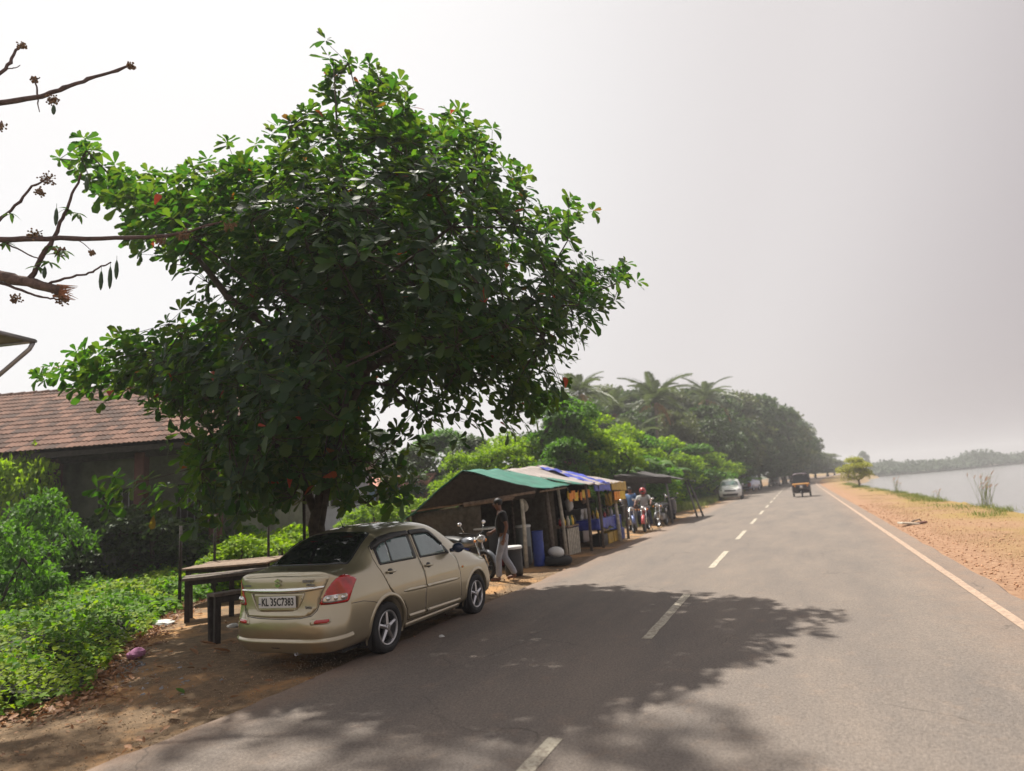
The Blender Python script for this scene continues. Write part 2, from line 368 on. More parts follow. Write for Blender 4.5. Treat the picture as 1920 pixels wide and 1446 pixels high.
    cmix = t.nodes.new('ShaderNodeMix'); cmix.data_type = 'RGBA'; L(cm.outputs[0], cmix.inputs[0]); L(dmix.outputs[2], cmix.inputs[6]); cmix.inputs[7].default_value = (.05, .045, .04, 1)
    L(cmix.outputs[2], b.inputs['Base Color'])
    bp = t.nodes.new('ShaderNodeBump'); bp.inputs['Strength'].default_value = .7; bp.inputs['Distance'].default_value = .008
    L(vo.outputs['Distance'], bp.inputs['Height']); L(bp.outputs['Normal'], b.inputs['Normal'])
    return m
# road sheet with ragged edges
ry = axis((-30, 0, 2), (0, 40, .2), (40, 120, 1), (120, 1200, 10))
def edge_l(y): return -5.02+bend(y)+.16*noise.noise(Vector((0, y*.45, 7)))+.06*noise.noise(Vector((0, y*2.7, 3)))-.012*min(y, 60)
def edge_r(y): return 2.38+bend(y)+.05*noise.noise(Vector((5, y*.9, 7)))+.03*noise.noise(Vector((0, y*5, 3)))
rv = []
for y in ry: rv += [(edge_l(y), y, -.02), (edge_l(y)+.05, y, 0.012), (-1.85+bend(y), y, .02), (edge_r(y)-.05, y, .012), (edge_r(y), y, -.03)]
rf = [(5*i+k, 5*i+k+1, 5*i+k+6, 5*i+k+5) for i in range(len(ry)-1) for k in range(4)]
MA = asphalt()
link('road', make_mesh('road', rv, rf, MA), kind='structure')
def paint(name, base, worn):
    m = mat(name, worn, .8, col2=base, vscale=22, thr=(.40, .56), detail=10, bump=.2, bscale=60); return m
PW = paint('worn_white_paint', (.46, .42, .33), (.24, .20, .16)); PE = paint('worn_edge_paint', (.40, .29, .21), (.27, .19, .14))
def road_z(x): return .012+.008*(1-abs(x+1.85)/4) 
k = 0
for y0 in [1.62+6.04*i for i in range(24)]:
    mb = MB(); n = 12; y1 = y0+3.0
    L_ = [(-1.92+bend(y0+(y1-y0)*i/n)+random.uniform(-.006, .006), y0+(y1-y0)*i/n) for i in range(n+1)]
    v = []; f = []
    for (x, y) in L_: v += [(x, y, .0245), (x+.12+random.uniform(-.006, .006), y, .0245)]
    for i in range(n): f.append((2*i, 2*i+1, 2*i+3, 2*i+2))
    link('centre_line_dash', make_mesh('centre_line_dash', v, f, PW), kind='structure')
v = []; f = []
for i, y in enumerate(ry):
    x = 1.88+bend(y)+.01*noise.noise(Vector((0, y*2, 9))); v += [(x, y, .0195), (x+.115, y, .0185)]
    if i: f.append((2*i-2, 2*i-1, 2*i+1, 2*i))
link('edge_line', make_mesh('edge_line', v, f, PE), kind='structure')

def water_mat():
    m = bpy.data.materials.new('river_water'); m.use_nodes = True; t = m.node_tree; b = t.nodes['Principled BSDF']; L = t.links.new
    b.inputs['Base Color'].default_value = (.20, .195, .19, 1); b.inputs['Roughness'].default_value = .16; b.inputs['IOR'].default_value = 1.33
    geo = t.nodes.new('ShaderNodeNewGeometry'); mp = t.nodes.new('ShaderNodeMapping'); mp.inputs['Scale'].default_value = (.7, 1.6, 1); mp.inputs['Rotation'].default_value = (0, 0, .5); L(geo.outputs['Position'], mp.inputs[0])
    n = t.nodes.new('ShaderNodeTexNoise'); n.inputs['Scale'].default_value = 1.2; n.inputs['Detail'].default_value = 5; L(mp.outputs[0], n.inputs['Vector'])
    bp = t.nodes.new('ShaderNodeBump'); bp.inputs['Strength'].default_value = .45; bp.inputs['Distance'].default_value = .10
    L(n.outputs['Fac'], bp.inputs['Height']); L(bp.outputs['Normal'], b.inputs['Normal']); return m
link('river', make_mesh('river', [(3, -60, WATER), (990, -60, WATER), (990, 1400, WATER), (3, 1400, WATER)], [(0, 1, 2, 3)], water_mat()), kind='structure')

# ------------------------------------------------------------------ foliage machinery
def leaf_template(L=1., W=.5, kind='obovate', fold=.12, droop=.15, seg=3):
    """leaf along +y, normal +z; returns verts, quads"""
    ws = {'obovate': [.12, .62, 1., .62], 'oval': [.2, .85, 1., .75, .15], 'heart': [.75, 1., .85, .5, .05], 'blade': [.8, 1, .9, .6, .05]}[kind]
    V = []; ts = np.linspace(0, 1, len(ws)) if len(ws) == 5 else np.array([0, .4, .76, 1.])
    for t, w_ in zip(ts, ws):
        z = -droop*t*t*L
        V += [(-W/2*w_, t*L, z+fold*W*w_), (0, t*L, z), (W/2*w_, t*L, z+fold*W*w_)]
    Q = [(3*i+k, 3*i+k+1, 3*i+k+4, 3*i+k+3) for i in range(len(ws)-1) for k in range(2)]
    return np.array(V), np.array(Q)
def leaf_small(L=1., W=.6, droop=.2):
    V = np.array([(0, 0, 0), (-W/2, .55*L, .06*L), (0, .5*L, -.02), (W/2, .55*L, .06*L), (0, L, -droop*L)])
    return V, np.array([(0, 2, 1, 1), (0, 3, 2, 2), (1, 2, 4, 4), (2, 3, 4, 4)])
def frames(dirs, normals):
    y = dirs/np.linalg.norm(dirs, axis=1, keepdims=True)
    x = np.cross(y, normals); x /= (np.linalg.norm(x, axis=1, keepdims=True)+1e-9); z = np.cross(x, y)
    return np.stack([x, y, z], 2)
def scatter(tv, tq, pos, dirs, nrm, scale):
    Fm = frames(dirs, nrm); V = np.einsum('nij,kj->nki', Fm, tv)*scale[:, None, None]+pos[:, None, :]
    n, k = len(pos), len(tv); Q = (tq[None]+np.arange(n)[:, None, None]*k).reshape(-1, tq.shape[1])
    return V.reshape(-1, 3), Q
def tri_mesh(name, V, Q, mat_, smooth=True):
    """quads where a repeated last corner means a triangle"""
    if (Q[:, 2] == Q[:, 3]).all(): return big_mesh(name, V, Q[:, :3], mat_, smooth)
    return big_mesh(name, V, Q, mat_, smooth)
def unit(n):
    v = rng.normal(size=(n, 3)); return v/np.linalg.norm(v, axis=1, keepdims=True)
def clump_leaves(cent, rad, n, tmpl, size, up=.5, shell=.6):
    """leaves around an ellipsoid clump"""
    d = unit(n); d[:, 2] = np.where(d[:, 2] < -.3, -d[:, 2]*.6, d[:, 2]); rr = (shell+(1-shell)*rng.random(n))[:, None]
    pos = np.asarray(cent)+d*rr*np.asarray(rad)
    dr = d*np.array([1, 1, .5])+unit(n)*.7; nr = d*.6+np.array([0, 0, up])+unit(n)*.45
    return scatter(*tmpl, pos, dr, nr, size*(.7+.6*rng.random(n)))
def grow(root, fork, targets, r0, r1, jitter=.12, seed=1, nsub=3):
    """branch skeleton joining every target to the nearest node closer to the fork; returns MB and edges"""
    rn = random.Random(seed); fork = Vector(fork); pts = [fork]; par = [-1]; cnt = [0]
    T = sorted([Vector(t) for t in targets], key=lambda p: (p-fork).length)
    for t in T:
        best = min(range(len(pts)), key=lambda i: (pts[i]-t).length + .35*(pts[i]-fork).length)
        a = pts[best]; m = (t-a).length; steps = max(1, int(m/.7)); prev = best
        for s in range(1, steps+1):
            p = a.lerp(t, s/steps)
            if s < steps: p = p+Vector((rn.uniform(-1, 1), rn.uniform(-1, 1), rn.uniform(-.2, 1)))*jitter*m*.35
            pts.append(p); par.append(prev); cnt.append(0); prev = len(pts)-1
        i = prev
        while i >= 0: cnt[i] += 1; i = par[i]
    mb = MB(); tot = cnt[0]
    for i in range(1, len(pts)):
        a, b = pts[par[i]], pts[i]
        ra = r1+(r0-r1)*(cnt[par[i]]/tot)**.55; rb = r1+(r0-r1)*(cnt[i]/tot)**.55; ra = min(ra, rb*1.35)
        mb.tube([a, b], [ra, rb], 6 if rb > .02 else 4, cap=False)
    return mb, pts

# ------------------------------------------------------------------ the almond tree over the car
def in_poly(px, py, poly):
    c = np.zeros(len(px), bool); n = len(poly)
    for i in range(n):
        x0, y0 = poly[i]; x1, y1 = poly[i-1]
        if y0 == y1: continue
        k = ((y0 > py) != (y1 > py)) & (px < (x1-x0)*(py-y0)/(y1-y0)+x0); c ^= k
    return c
CROWN = [(620, 58), (672, 112), (738, 138), (780, 195), (848, 206), (898, 228), (935, 266), (972, 325), (1000, 366), (1055, 390), (1108, 378), (1072, 440), (1072, 478),
 (1115, 484), (1200, 522), (1158, 562), (1136, 608), (1090, 650), (1045, 705), (1078, 755), (1005, 818), (935, 805), (860, 822), (805, 805), (792, 830), (798, 900), (755, 950), (655, 958), (600, 942), (560, 962),
 (500, 985), (440, 1000), (390, 1005), (340, 985), (300, 962), (128, 955), (205, 908), (325, 893), (335, 810), (250, 762), (140, 750), (72, 708), (148, 662), (212, 630), (298, 602), (358, 566), (430, 556), (420, 538), (340, 534), (228, 488), (196, 425),
 (150, 352), (118, 285), (165, 275), (218, 300), (270, 332), (340, 318), (400, 288), (396, 245), (455, 268), (525, 238), (562, 192), (598, 132), (582, 85)]
TR = np.array([-7.25, 8.45, 0.])
def build_almond():
    root = empty('almond_tree', TR, label='big broad-leaved almond tree with dense dark green crown shading the beige sedan', cat='tree')
    tr = Vector(TR)
    K = 90000; c0 = np.array([-6.6, 8.6, 5.8]); hr = np.array([math.cos(YAW), math.sin(YAW), 0]); hf = np.array([-math.sin(YAW), math.cos(YAW), 0])
    s = rng.uniform(-6, 6.5, K); wd = rng.uniform(-4.7, 4.3, K); z = rng.uniform(1.6, 12.5, K)
    P = c0*np.array([1, 1, 0])+s[:, None]*hr+wd[:, None]*hf; P[:, 2] = z
    D = P-EYEP; zz = D@FW; u = 960+F_PX*(D@RT)/zz; v = 723-F_PX*(D@UP)/zz
    uj = u+np.array([noise.noise(Vector(p)*2.1)*34 for p in P]); vj = v+np.array([noise.noise(Vector(p)*2.3+Vector((9, 9, 9)))*34 for p in P])
    inside = in_poly(uj, vj, CROWN)
    # thickness follows the distance to the outline and a rounded plan
    poly = np.array(CROWN, float); dist = np.full(K, 1e9)
    for i in range(len(poly)):
        a, b = poly[i-1], poly[i]; ab = b-a; t = np.clip(((u-a[0])*ab[0]+(v-a[1])*ab[1])/(ab@ab), 0, 1)
        dist = np.minimum(dist, np.hypot(u-a[0]-t*ab[0], v-a[1]-t*ab[1]))
    dm = dist/F_PX*zz; T = np.minimum(4.3, .35+2.1*dm**.8)
    T *= np.sqrt(np.clip(1-((z-5.2)/7.0)**2, .1, 1))
    q = np.abs(wd)/(T*np.where(wd < 0, 1.08, .98))
    lump = np.array([noise.noise(Vector(p)*.75) for p in P[:, :]])
    lump2 = np.array([noise.noise(Vector(p)*1.7+Vector((4, 0, 2))) for p in P])
    ok = inside & (q < 1) & (lump > -.2) & (lump2 > -.235)
    # keep sparse inside, dense on the skin
    skin = np.maximum(q, 1-np.minimum(dm/1.1, 1)); keep = rng.random(K) < (.34+.66*skin**2.0)*np.where(dm < .4, .5, 1.)
    P = P[ok & keep]; skin = skin[ok & keep]; dm = dm[ok & keep]
    print('n', len(P)); P = P[:9600]; dm = dm[:9600]
    # skeleton
    tg = P[rng.permutation(len(P))[:420]]
    fork = atd(632, 800, 10.9)
    base = [tr+Vector((0, 0, -.1)), tr+Vector((.02, .0, .5)), atd(588, 985, 10.75), atd(603, 920, 10.8), atd(618, 860, 10.9), fork]
    mb, pts = grow(tr, fork, tg, .10, .007, seed=3)
    mb.tube(base, [.15, .115, .095, .09, .085, .08], 12)
    # second stem and a side limb from low on the trunk
    mb.tube([tr+Vector((.16, .05, -.05)), atd(603, 985, 10.6), atd(617, 900, 10.6), atd(640, 820, 10.5), atd(660, 700, 10.3)], [.055, .05, .045, .04, .02], 8)
    mb.tube([atd(590, 960, 10.8), atd(560, 880, 10.4), atd(480, 800, 9.8), atd(400, 760, 9.4)], [.07, .06, .045, .02], 8)
    mb.tube([fork, atd(690, 690, 10.3), atd(800, 640, 10), atd(930, 600, 9.9)], [.1, .08, .06, .03], 8)
    mb.tube([fork, atd(560, 650, 10.6), atd(430, 560, 10.3), atd(330, 430, 10.2)], [.1, .08, .06, .03], 8)
    mb.tube([fork, atd(640, 600, 10.8), atd(650, 400, 10.6), atd(632, 240, 10.5), atd(626, 130, 10.5)], [.10, .07, .04, .02, .008], 8)
    for i in range(len(mb.v)): mb.v[i] = mb.v[i]-tr
    mb.build('trunk', M['bark'], root, True)
    PT = np.array([list(p) for p in pts])
    # twig to every rosette, and its leaves
    tw = MB(); n = len(P); nb = np.zeros(n, int)
    for k in range(0, n, 500): nb[k:k+500] = np.argmin(((P[k:k+500, None]-PT[None])**2).sum(2), 1)
    for k in range(0, n):
        a = PT[nb[k]]
        if ((P[k]-a)**2).sum() < 1.2: tw.tube([Vector(a)-tr, Vector(P[k])-tr], [.007, .004], 3, cap=False)
    tw.build('twigs', M['bark'], root, kind='stuff')
    cen = np.array([-6.8, 8.7, 5.0]); out = P-cen; out /= np.linalg.norm(out, axis=1, keepdims=True)
    axis_ = out*.6+np.array([0, 0, .75])+unit(n)*.35; axis_ /= np.linalg.norm(axis_, axis=1, keepdims=True)
    nl = 8; pos = []; dirs = []; nrm = []; sz = []
    for j in range(nl):
        ph = 2*math.pi*j/nl*1.31+rng.random(n)*1.; a = axis_; e1 = np.cross(a, np.array([.3, .2, .9])); e1 /= np.linalg.norm(e1, axis=1, keepdims=True); e2 = np.cross(a, e1)
        rad = e1*np.cos(ph)[:, None]+e2*np.sin(ph)[:, None]
        lift = (.75-j*.13)+rng.normal(0, .18, n)
        d = rad+a*lift[:, None]; pos.append(P+rad*.02+a*.03*(nl-j)*.3); dirs.append(d)
        nrm.append(a+rad*-.2*lift[:, None]+unit(n)*.28); s_ = (.115+.11*rng.random(n))*(.72+.07*j)
        s_ = np.where(dm < .35, s_*1.0, s_); sz.append(s_)
    pos = np.concatenate(pos); dirs = np.concatenate(dirs); nrm = np.concatenate(nrm); sz = np.concatenate(sz)*1.12
    tv, tq = leaf_template(1, .52, 'obovate', .10, .16)
    # the leaves that show largest: near side, at the rim or lit
    dist = np.linalg.norm(pos-EYEP, axis=1); score = sz/dist+rng.random(len(sz))*.012
    order = np.argsort(-score); big = order[:300]; rest = order[300:]
    Vs = []; Qs = []; b0 = 0
    for k, (wd_, fo, dr) in enumerate([(.46, .08, .10), (.60, .16, .30), (.52, .05, -.10)]):
        ii_ = rest[k::3]; tv2, tq2 = leaf_template(1, wd_, 'obovate', fo, dr); V, Q = scatter(tv2, tq2, pos[ii_]-TR, dirs[ii_], nrm[ii_], sz[ii_]*rng.uniform(.7, 1.15, len(ii_))); Vs.append(V); Qs.append(Q+b0); b0 += len(V)
    link('foliage', big_mesh('foliage', np.concatenate(Vs), np.concatenate(Qs), M['almond'], True), root, kind='stuff')
    lm = make_mesh('leaf', tv, [tuple(q) for q in tq], M['almond'], True); lr = make_mesh('red_leaf', tv, [tuple(q) for q in tq], M['red_leaf'], True)
    Fm = frames(dirs[big], nrm[big])
    for i, k in enumerate(big):
        o = link('leaf', lm, root); m = Matrix([[*Fm[i][a]*sz[k], pos[k][a]-TR[a]] for a in range(3)]+[[0, 0, 0, 1]]); o.matrix_local = m
    for (px, py, D) in [(650, 262, 10.3), (645, 243, 10.3), (627, 332, 10.2), (686, 376, 9.6), (290, 385, 9.4), (600, 760, 9.), (543, 915, 9.5), (205, 742, 9.4), (1060, 728, 10)]:
        o = link('leaf', lr, root, label='red old leaf'); o.location = atd(px, py, D)-tr; o.scale = (.2,)*3; o.rotation_euler = (random.uniform(.7, 1.6), random.uniform(-.4, .4), random.uniform(-1, 1))
build_almond()
def added_shade_tree():  # out-of-frame tree, added to cast shade over the near road
    root = empty('unseen_shade_tree', (-12.6, 2.6, 0), label='unseen tall leaning tree added beside the camera to shade the near road', cat='tree'); O = Vector((-12.6, 2.6, 0)); rn = random.Random(11)
    cs = []
    for _ in range(30):
        a = rn.uniform(0, 6.28); t = math.sqrt(rn.random()); cs.append((Vector((-10.1+3.1*t*math.cos(a), 7.1+2.7*t*math.sin(a), 15.2+rn.uniform(-.9, 1.6)))-O, rn.uniform(.55, .95)))
    T = leaf_small(1, .62); Vs = []; Qs = []; b = 0
    for c, rad in cs:
        V, Q = clump_leaves(c, (rad, rad, rad*.6), 52, T, .24); Vs.append(V); Qs.append(Q+b); b += len(V)
    link('foliage', tri_mesh('foliage', np.concatenate(Vs), np.concatenate(Qs), M['dark_leaf']), root, kind='stuff')
    mb, _ = grow((0, 0, 0), Vector((-11.4, 4.6, 11.5))-O, [c for c, _ in cs], .11, .02, seed=4); mb.tube([(0, 0, -.2), (.2, .2, 4), Vector((-11.4, 4.6, 11.5))-O], [.24, .17, .12], 10); mb.build('trunk', M['bark'], root, True)
added_shade_tree()

# ------------------------------------------------------------------ other vegetation prototypes (mesh data is shared)
PROTO = {}
def tree_proto(key, lm, h=6., r=2.4, clumps=26, per=120, size=.24, base=.3, flat=1., seed=1, gap=0.):
    rn = random.Random(seed); T = leaf_small(1, .62)
    cs = []
    for i in range(clumps):
        a = rn.uniform(0, 6.283); t = rn.random()
        zz = base+(1-base)*t; w_ = math.sin(math.pi*min(1, max(.12, (t*.86+.14))))**.6
        rr = r*w_*math.sqrt(rn.uniform(.15, 1))*.82
        cs.append((Vector((rr*math.cos(a), rr*math.sin(a), h*zz*.9)), rn.uniform(.24, .42)*r))
    Vs = []; Qs = []; b = 0
    for c, rad in cs:
        V, Q = clump_leaves(c, (rad, rad, rad*.62*flat), per, T, size); Vs.append(V); Qs.append(Q+b); b += len(V)
    crown = tri_mesh(key+'_crown', np.concatenate(Vs), np.concatenate(Qs), M[lm])
    mb, _ = grow((0, 0, 0), (0, 0, h*base*.8), [c for c, _ in cs], .045*r, .012*r, seed=seed)
    mb.tube([(0, 0, -.3), (.03*r, 0, h*base*.4), (0, 0, h*base*.8)], [.075*r, .055*r, .048*r], 8)
    trunk = make_mesh(key+'_trunk', mb.v, mb.f, M['bark_pale' if 'pale' in key else 'bark'], True)
    PROTO[key] = (crown, trunk, h, r)
def put_tree(key, loc, h, r, label, name='tree', group=None, cat='tree', rz=None):
    crown, trunk, h0, r0 = PROTO[key]
    root = empty(name, loc, random.uniform(0, 6.28) if rz is None else rz, label=label, cat=cat, group=group); root.scale = (r/r0, r/r0, h/h0)
    link('crown', crown, root); link('stem' if cat == 'shrub' else 'trunk', trunk, root); return root
tree_proto('bright', 'bright_leaf', 6, 2.6, 34, 190, .23, .22, seed=1)
tree_proto('bright2', 'shrub_leaf', 6, 2.6, 30, 190, .24, .25, seed=5)
tree_proto('dark', 'dark_leaf', 9, 3.6, 40, 200, .34, .2, seed=2)
tree_proto('dark2', 'dark_leaf', 9, 3.6, 34, 200, .34, .3, seed=9)
tree_proto('olive', 'olive_leaf', 9, 3.6, 36, 200, .33, .22, seed=3)
tree_proto('shrub', 'shrub_leaf', 1.6, 1.1, 18, 170, .10, .12, seed=4)
tree_proto('shrubb', 'bright_leaf', 1.6, 1.1, 18, 170, .11, .12, seed=6)
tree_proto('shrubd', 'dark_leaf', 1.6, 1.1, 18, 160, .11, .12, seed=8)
M['lime_leaf'] = leaf_mat('lime_leaf', (.24, .25, .02), (.42, .40, .04), (.45, .5, .03), .35, .55)
tree_proto('riverbush_pale', 'lime_leaf', 3, 1.7, 34, 220, .13, .30, seed=12)

def gz(x, y): return ground_z(x, y)
def tree_px(px, top, Y, key, label, width=None, **k):
    p = at(px, top, Y); z0 = gz(p.x, p.y)
    h = p.z-z0; r = width if width else h*.4
    return put_tree(key, (p.x, p.y, z0-.05), h, r, label, **k)
ORD = ['first', 'second', 'third', 'fourth', 'fifth', 'sixth', 'seventh', 'eighth', 'ninth', 'tenth', 'eleventh', 'twelfth', 'thirteenth', 'fourteenth', 'fifteenth', 'sixteenth', 'seventeenth', 'eighteenth', 'nineteenth', 'twentieth', 'twenty-first', 'twenty-second', 'twenty-third', 'twenty-fourth', 'twenty-fifth', 'twenty-sixth']
# near the stalls: bright trees that can be told apart
A = [(1035, 722, 30, 'bright2', 'fresh green leafy tree right behind the almond crown, left of the first palm', 2.6),
 (960, 800, 30, 'bright', 'yellow green bushy tree standing behind the green tarpaulin stall', 2.4),
 (885, 812, 34, 'dark', 'dark bluish tree behind the ridge of the green tarpaulin stall', 2.6),
 (1095, 765, 36, 'bright', 'light green feathery tree rising above the grey stall roof', 3.),
 (1150, 786, 42, 'bright', 'yellow green round tree below the second coconut palm', 3.2),
 (1010, 800, 34, 'dark2', 'dark dense tree between the green and grey stall roofs', 2.6),
 (820, 800, 36, 'bright2', 'mid green tree behind the low pink tiled roof', 3.),
 (1235, 812, 50, 'bright', 'broad bright green tree under the tallest coconut palm', 3.4),
 (1290, 830, 56, 'bright2', 'mid green tree beside the dark roofed hut', 3.2),
 (1330, 845, 62, 'bright', 'yellow green tree on the verge left of the white hatchback', 3.),
 (1365, 862, 70, 'bright2', 'green roadside tree just behind the white hatchback', 3.2),
 (1200, 850, 38, 'bright2', 'low green tree behind the blue tarpaulin of the third stall', 2.4),
 (1068, 748, 31, 'bright2', 'leafy green tree just right of the almond crown in front of the palms', 2.4), (1120, 800, 31, 'bright', 'light green tree above the blue patched stall roof', 2.2),
 (930, 815, 28, 'bright', 'yellowish tree directly above the ridge of the green tarpaulin', 2.0), (1055, 815, 28, 'bright2', 'green tree above the middle of the grey stall roof', 1.8),
 (1175, 800, 44, 'bright2', 'deep green tree between the second and the tallest coconut palm', 3.2), (780, 830, 31, 'dark2', 'dark tree just right of the almond trunk above the low pink roof', 2.6),
 (860, 838, 27, 'bright', 'small yellow green tree above the low pink tiled roof', 1.6)]
for (px, top, Y, key, lab, wd) in A: tree_px(px, top, Y, key, lab, wd)
B = [(1085, 752, 58), (1125, 738, 74), (1165, 742, 72), (1200, 738, 82), (1245, 740, 78), (1285, 738, 84), (1180, 775, 58), (1260, 775, 66), (1320, 770, 72), (1105, 775, 62), (1140, 770, 80), (1180, 765, 76), (1225, 770, 84), (1262, 757, 88), (1300, 760, 80), (1335, 745, 92), (1368, 742, 98), (1400, 745, 104), (1428, 752, 110), (1452, 768, 122),
 (1472, 785, 135), (1486, 797, 150), (1495, 806, 165), (1320, 800, 70), (1355, 805, 78), (1385, 812, 84), (1410, 822, 92), (1435, 830, 102), (1455, 838, 115), (1160, 800, 60), (1205, 805, 64), (1270, 800, 64), (1345, 770, 84), (1470, 840, 130), (1483, 850, 150)]
sky_row = sorted([b for b in B if b[1] < 800], key=lambda b: -b[0]); low_row = sorted([b for b in B if b[1] >= 800], key=lambda b: -b[0])
for i, (px, top, Y) in enumerate(B):
    b_ = B[i]; lab_ = 'hazy %s green tree on the skyline of the wooded rise, %s from the road end' % (['dark', 'olive', 'deep'][i % 3], ORD[sky_row.index(b_)]) if b_ in sky_row else '%s green tree low on the wooded rise, %s from the road end' % (['dark', 'olive', 'deep'][i % 3], ORD[low_row.index(b_)])
    tree_px(px, top-13+random.uniform(-5, 5), Y, ['dark', 'olive', 'dark2'][i % 3], lab_, None, group='trees of the wooded rise left of the road', name='broadleaf_tree')
for (px, top, Y, lab) in [(700, 800, 48, 'dark tree seen through the gap right of the almond trunk'), (560, 850, 46, 'dark tree behind the pale house left of the almond trunk'), (450, 880, 40, 'green tree beside the pale house behind the benches')]:
    tree_px(px, top, Y, 'dark2', lab, 3.5)
# far end of the road
for (px, top, Y, lab, wd) in [(1522, 846, 175, 'grey green tree closing the end of the road', 5), (1545, 850, 200, 'rounded pale hazy tree right of the road end', 6), (1560, 862, 230, 'low hazy tree nearest the river at the road end', 5)]:
    p = at(px, top, Y); put_tree('olive', (p.x, p.y, -.1), p.z+.1, wd, lab, name='broadleaf_tree')
# river bank bush tree
p = atz(1612, 913); tree = put_tree('riverbush_pale', (p.x, p.y, -.05), 2.9, 1.75, 'small flat-topped yellow green tree alone on the river bank', name='small_tree', rz=1.)
# shrubs
for (px, top, Y, lab) in [(1500, 822, 160, 'lowering green tree where the wooded rise meets the road end'), (1508, 838, 172, 'last small dark tree of the wooded rise before the pale hazy trees')]: tree_px(px, top, Y, 'olive', lab, 4.5, name='broadleaf_tree')
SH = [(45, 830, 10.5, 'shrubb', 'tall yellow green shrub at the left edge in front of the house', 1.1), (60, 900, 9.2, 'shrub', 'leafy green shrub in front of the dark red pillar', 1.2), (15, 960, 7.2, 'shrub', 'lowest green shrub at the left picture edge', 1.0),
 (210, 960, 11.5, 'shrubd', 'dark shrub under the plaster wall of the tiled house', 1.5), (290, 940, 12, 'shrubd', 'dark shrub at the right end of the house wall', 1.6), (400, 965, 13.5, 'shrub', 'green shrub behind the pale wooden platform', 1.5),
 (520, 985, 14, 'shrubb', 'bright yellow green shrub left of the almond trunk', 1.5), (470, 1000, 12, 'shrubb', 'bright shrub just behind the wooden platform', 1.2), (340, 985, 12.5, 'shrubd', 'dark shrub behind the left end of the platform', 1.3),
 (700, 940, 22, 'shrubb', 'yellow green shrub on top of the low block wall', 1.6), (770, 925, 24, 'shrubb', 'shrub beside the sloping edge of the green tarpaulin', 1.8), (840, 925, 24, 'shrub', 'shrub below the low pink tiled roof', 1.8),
 (110, 1000, 10, 'shrubd', 'dark shrub below the red pillar', 1.1), (640, 990, 17, 'shrub', 'green shrub between the trunk and the block wall', 1.)]
for (px, top, Y, key, lab, wd) in SH:
    p = at(px, top, Y); z0 = gz(p.x, p.y); put_tree(key, (p.x, p.y, z0), max(.5, p.z-z0), wd, lab, name='shrub', cat='shrub')
for i in range(26):
    Y = 30+i*2.3; x = -8.2+bend(Y)-random.uniform(0, 1.5)-(1.5 if Y < 40 else 0)
    put_tree(['shrub', 'shrubb'][i % 2], (x, Y, -.05), random.uniform(1.2, 2.4), random.uniform(1.2, 1.9), '%s shrub in the green verge strip, %s from the dark roofed hut onward' % (['green', 'yellow green'][i % 2], ORD[i]), name='shrub', cat='shrub', group='shrubs lining the left verge')

# palms
def frond_mesh(L=3.2, mat_='palm_leaf', seed=1):
    rn = random.Random(seed); V = []; Q = []
    def C(t): return np.array([0, L*(t-.12*t*t), L*(.38*t-.95*t*t)])
    for i in range(26):
        t = .14+.86*i/25; c = C(t); l = .75*math.sin(math.pi*min(1, .18+t*.80))**.7+.1
        for s in (-1, 1):
            d = np.array([s*.75, .55, -.55+rn.uniform(-.2, .2)]); d /= np.linalg.norm(d); e_ = c+d*l; m = c+d*l*.5+np.array([0, 0, .05])
            w_ = np.array([0, .055, 0]); b = len(V); V += [c-w_*.6, c+w_*.6, m+w_, m-w_, e_]
            Q += [(b, b+1, b+2, b+3), (b+3, b+2, b+4, b+4)]
    mb = MB(); mb.tube([Vector(C(t)) for t in np.linspace(0, 1, 7)], [.035, .03, .026, .02, .015, .01, .004], 4)
    V = V+[list(p) for p in mb.v]; f = [tuple(dict.fromkeys(q)) for q in Q]+[tuple(i+len(V)-len(mb.v) for i in q) for q in mb.f]
    return make_mesh('frond', V, f, M[mat_], False)
FR = [frond_mesh(3.3, 'palm_leaf', s) for s in (1, 2)]; FD = frond_mesh(2.9, 'palm_dry', 3)
def palm(px, top, Y, lab, lean=.4, nf=18, sc=1.):
    p = at(px, top, Y); z0 = gz(p.x, p.y); h = p.z-z0-2.5*sc
    root = empty('coconut_palm', (p.x-lean, p.y, z0-.1), label=lab, cat='palm tree')
    mb = MB(); n = 9; top_ = Vector((lean, 0, h))
    mb.tube([Vector((lean*(t*t), 0, h*t)) for t in np.linspace(0, 1, n)], [.2-.09*t for t in np.linspace(0, 1, n)], 9)
    mb.build('trunk', M['bark_pale'], root, True)
    for i in range(nf):
        a = i*2.4; el = 1.30-1.75*(i/nf)**1.3; dry = i > nf-4
        o = link('frond', FD if dry else FR[i % 2], root); o.location = top_
        o.rotation_euler = Matrix.Rotation(a, 3, 'Z').to_4x4().to_euler(); o.rotation_euler = (Matrix.Rotation(a, 4, 'Z') @ Matrix.Rotation(el, 4, 'X')).to_euler(); o.scale = (sc*random.uniform(.8, 1.1),)*3; o.rotation_euler.x += random.uniform(-.15, .15); o.rotation_euler.z += random.uniform(-.25, .25)
    for i in range(5):
        a = i*1.25; mb = MB(); mb.ball((0, 0, 0), .14*sc, 8, 6, (1, 1, 1.2)); c = mb.build('coconut', M['bright_leaf'] if i % 2 else M['wood_pale'], root, True); c.location = top_+Vector((.25*math.cos(a), .25*math.sin(a), -.2))
palm(1082, 688, 48, 'small coconut palm poking above the crown of the almond tree', .3, 22, .85)
palm(1145, 724, 62, 'round-headed coconut palm left of the tallest palm', -.4, 26, 1.1)
palm(1222, 697, 62, 'tallest coconut palm with golden dead fronds', .3, 28, 1.2)
palm(1318, 703, 80, 'windswept coconut palm standing right of the others', -.6, 24, 1.2)
palm(1372, 768, 96, 'low coconut palm sunk in the wooded rise', .4, 16, 1.2)
palm(1185, 770, 56, 'half hidden coconut palm below the tallest one', -.4, 16, 1.1)
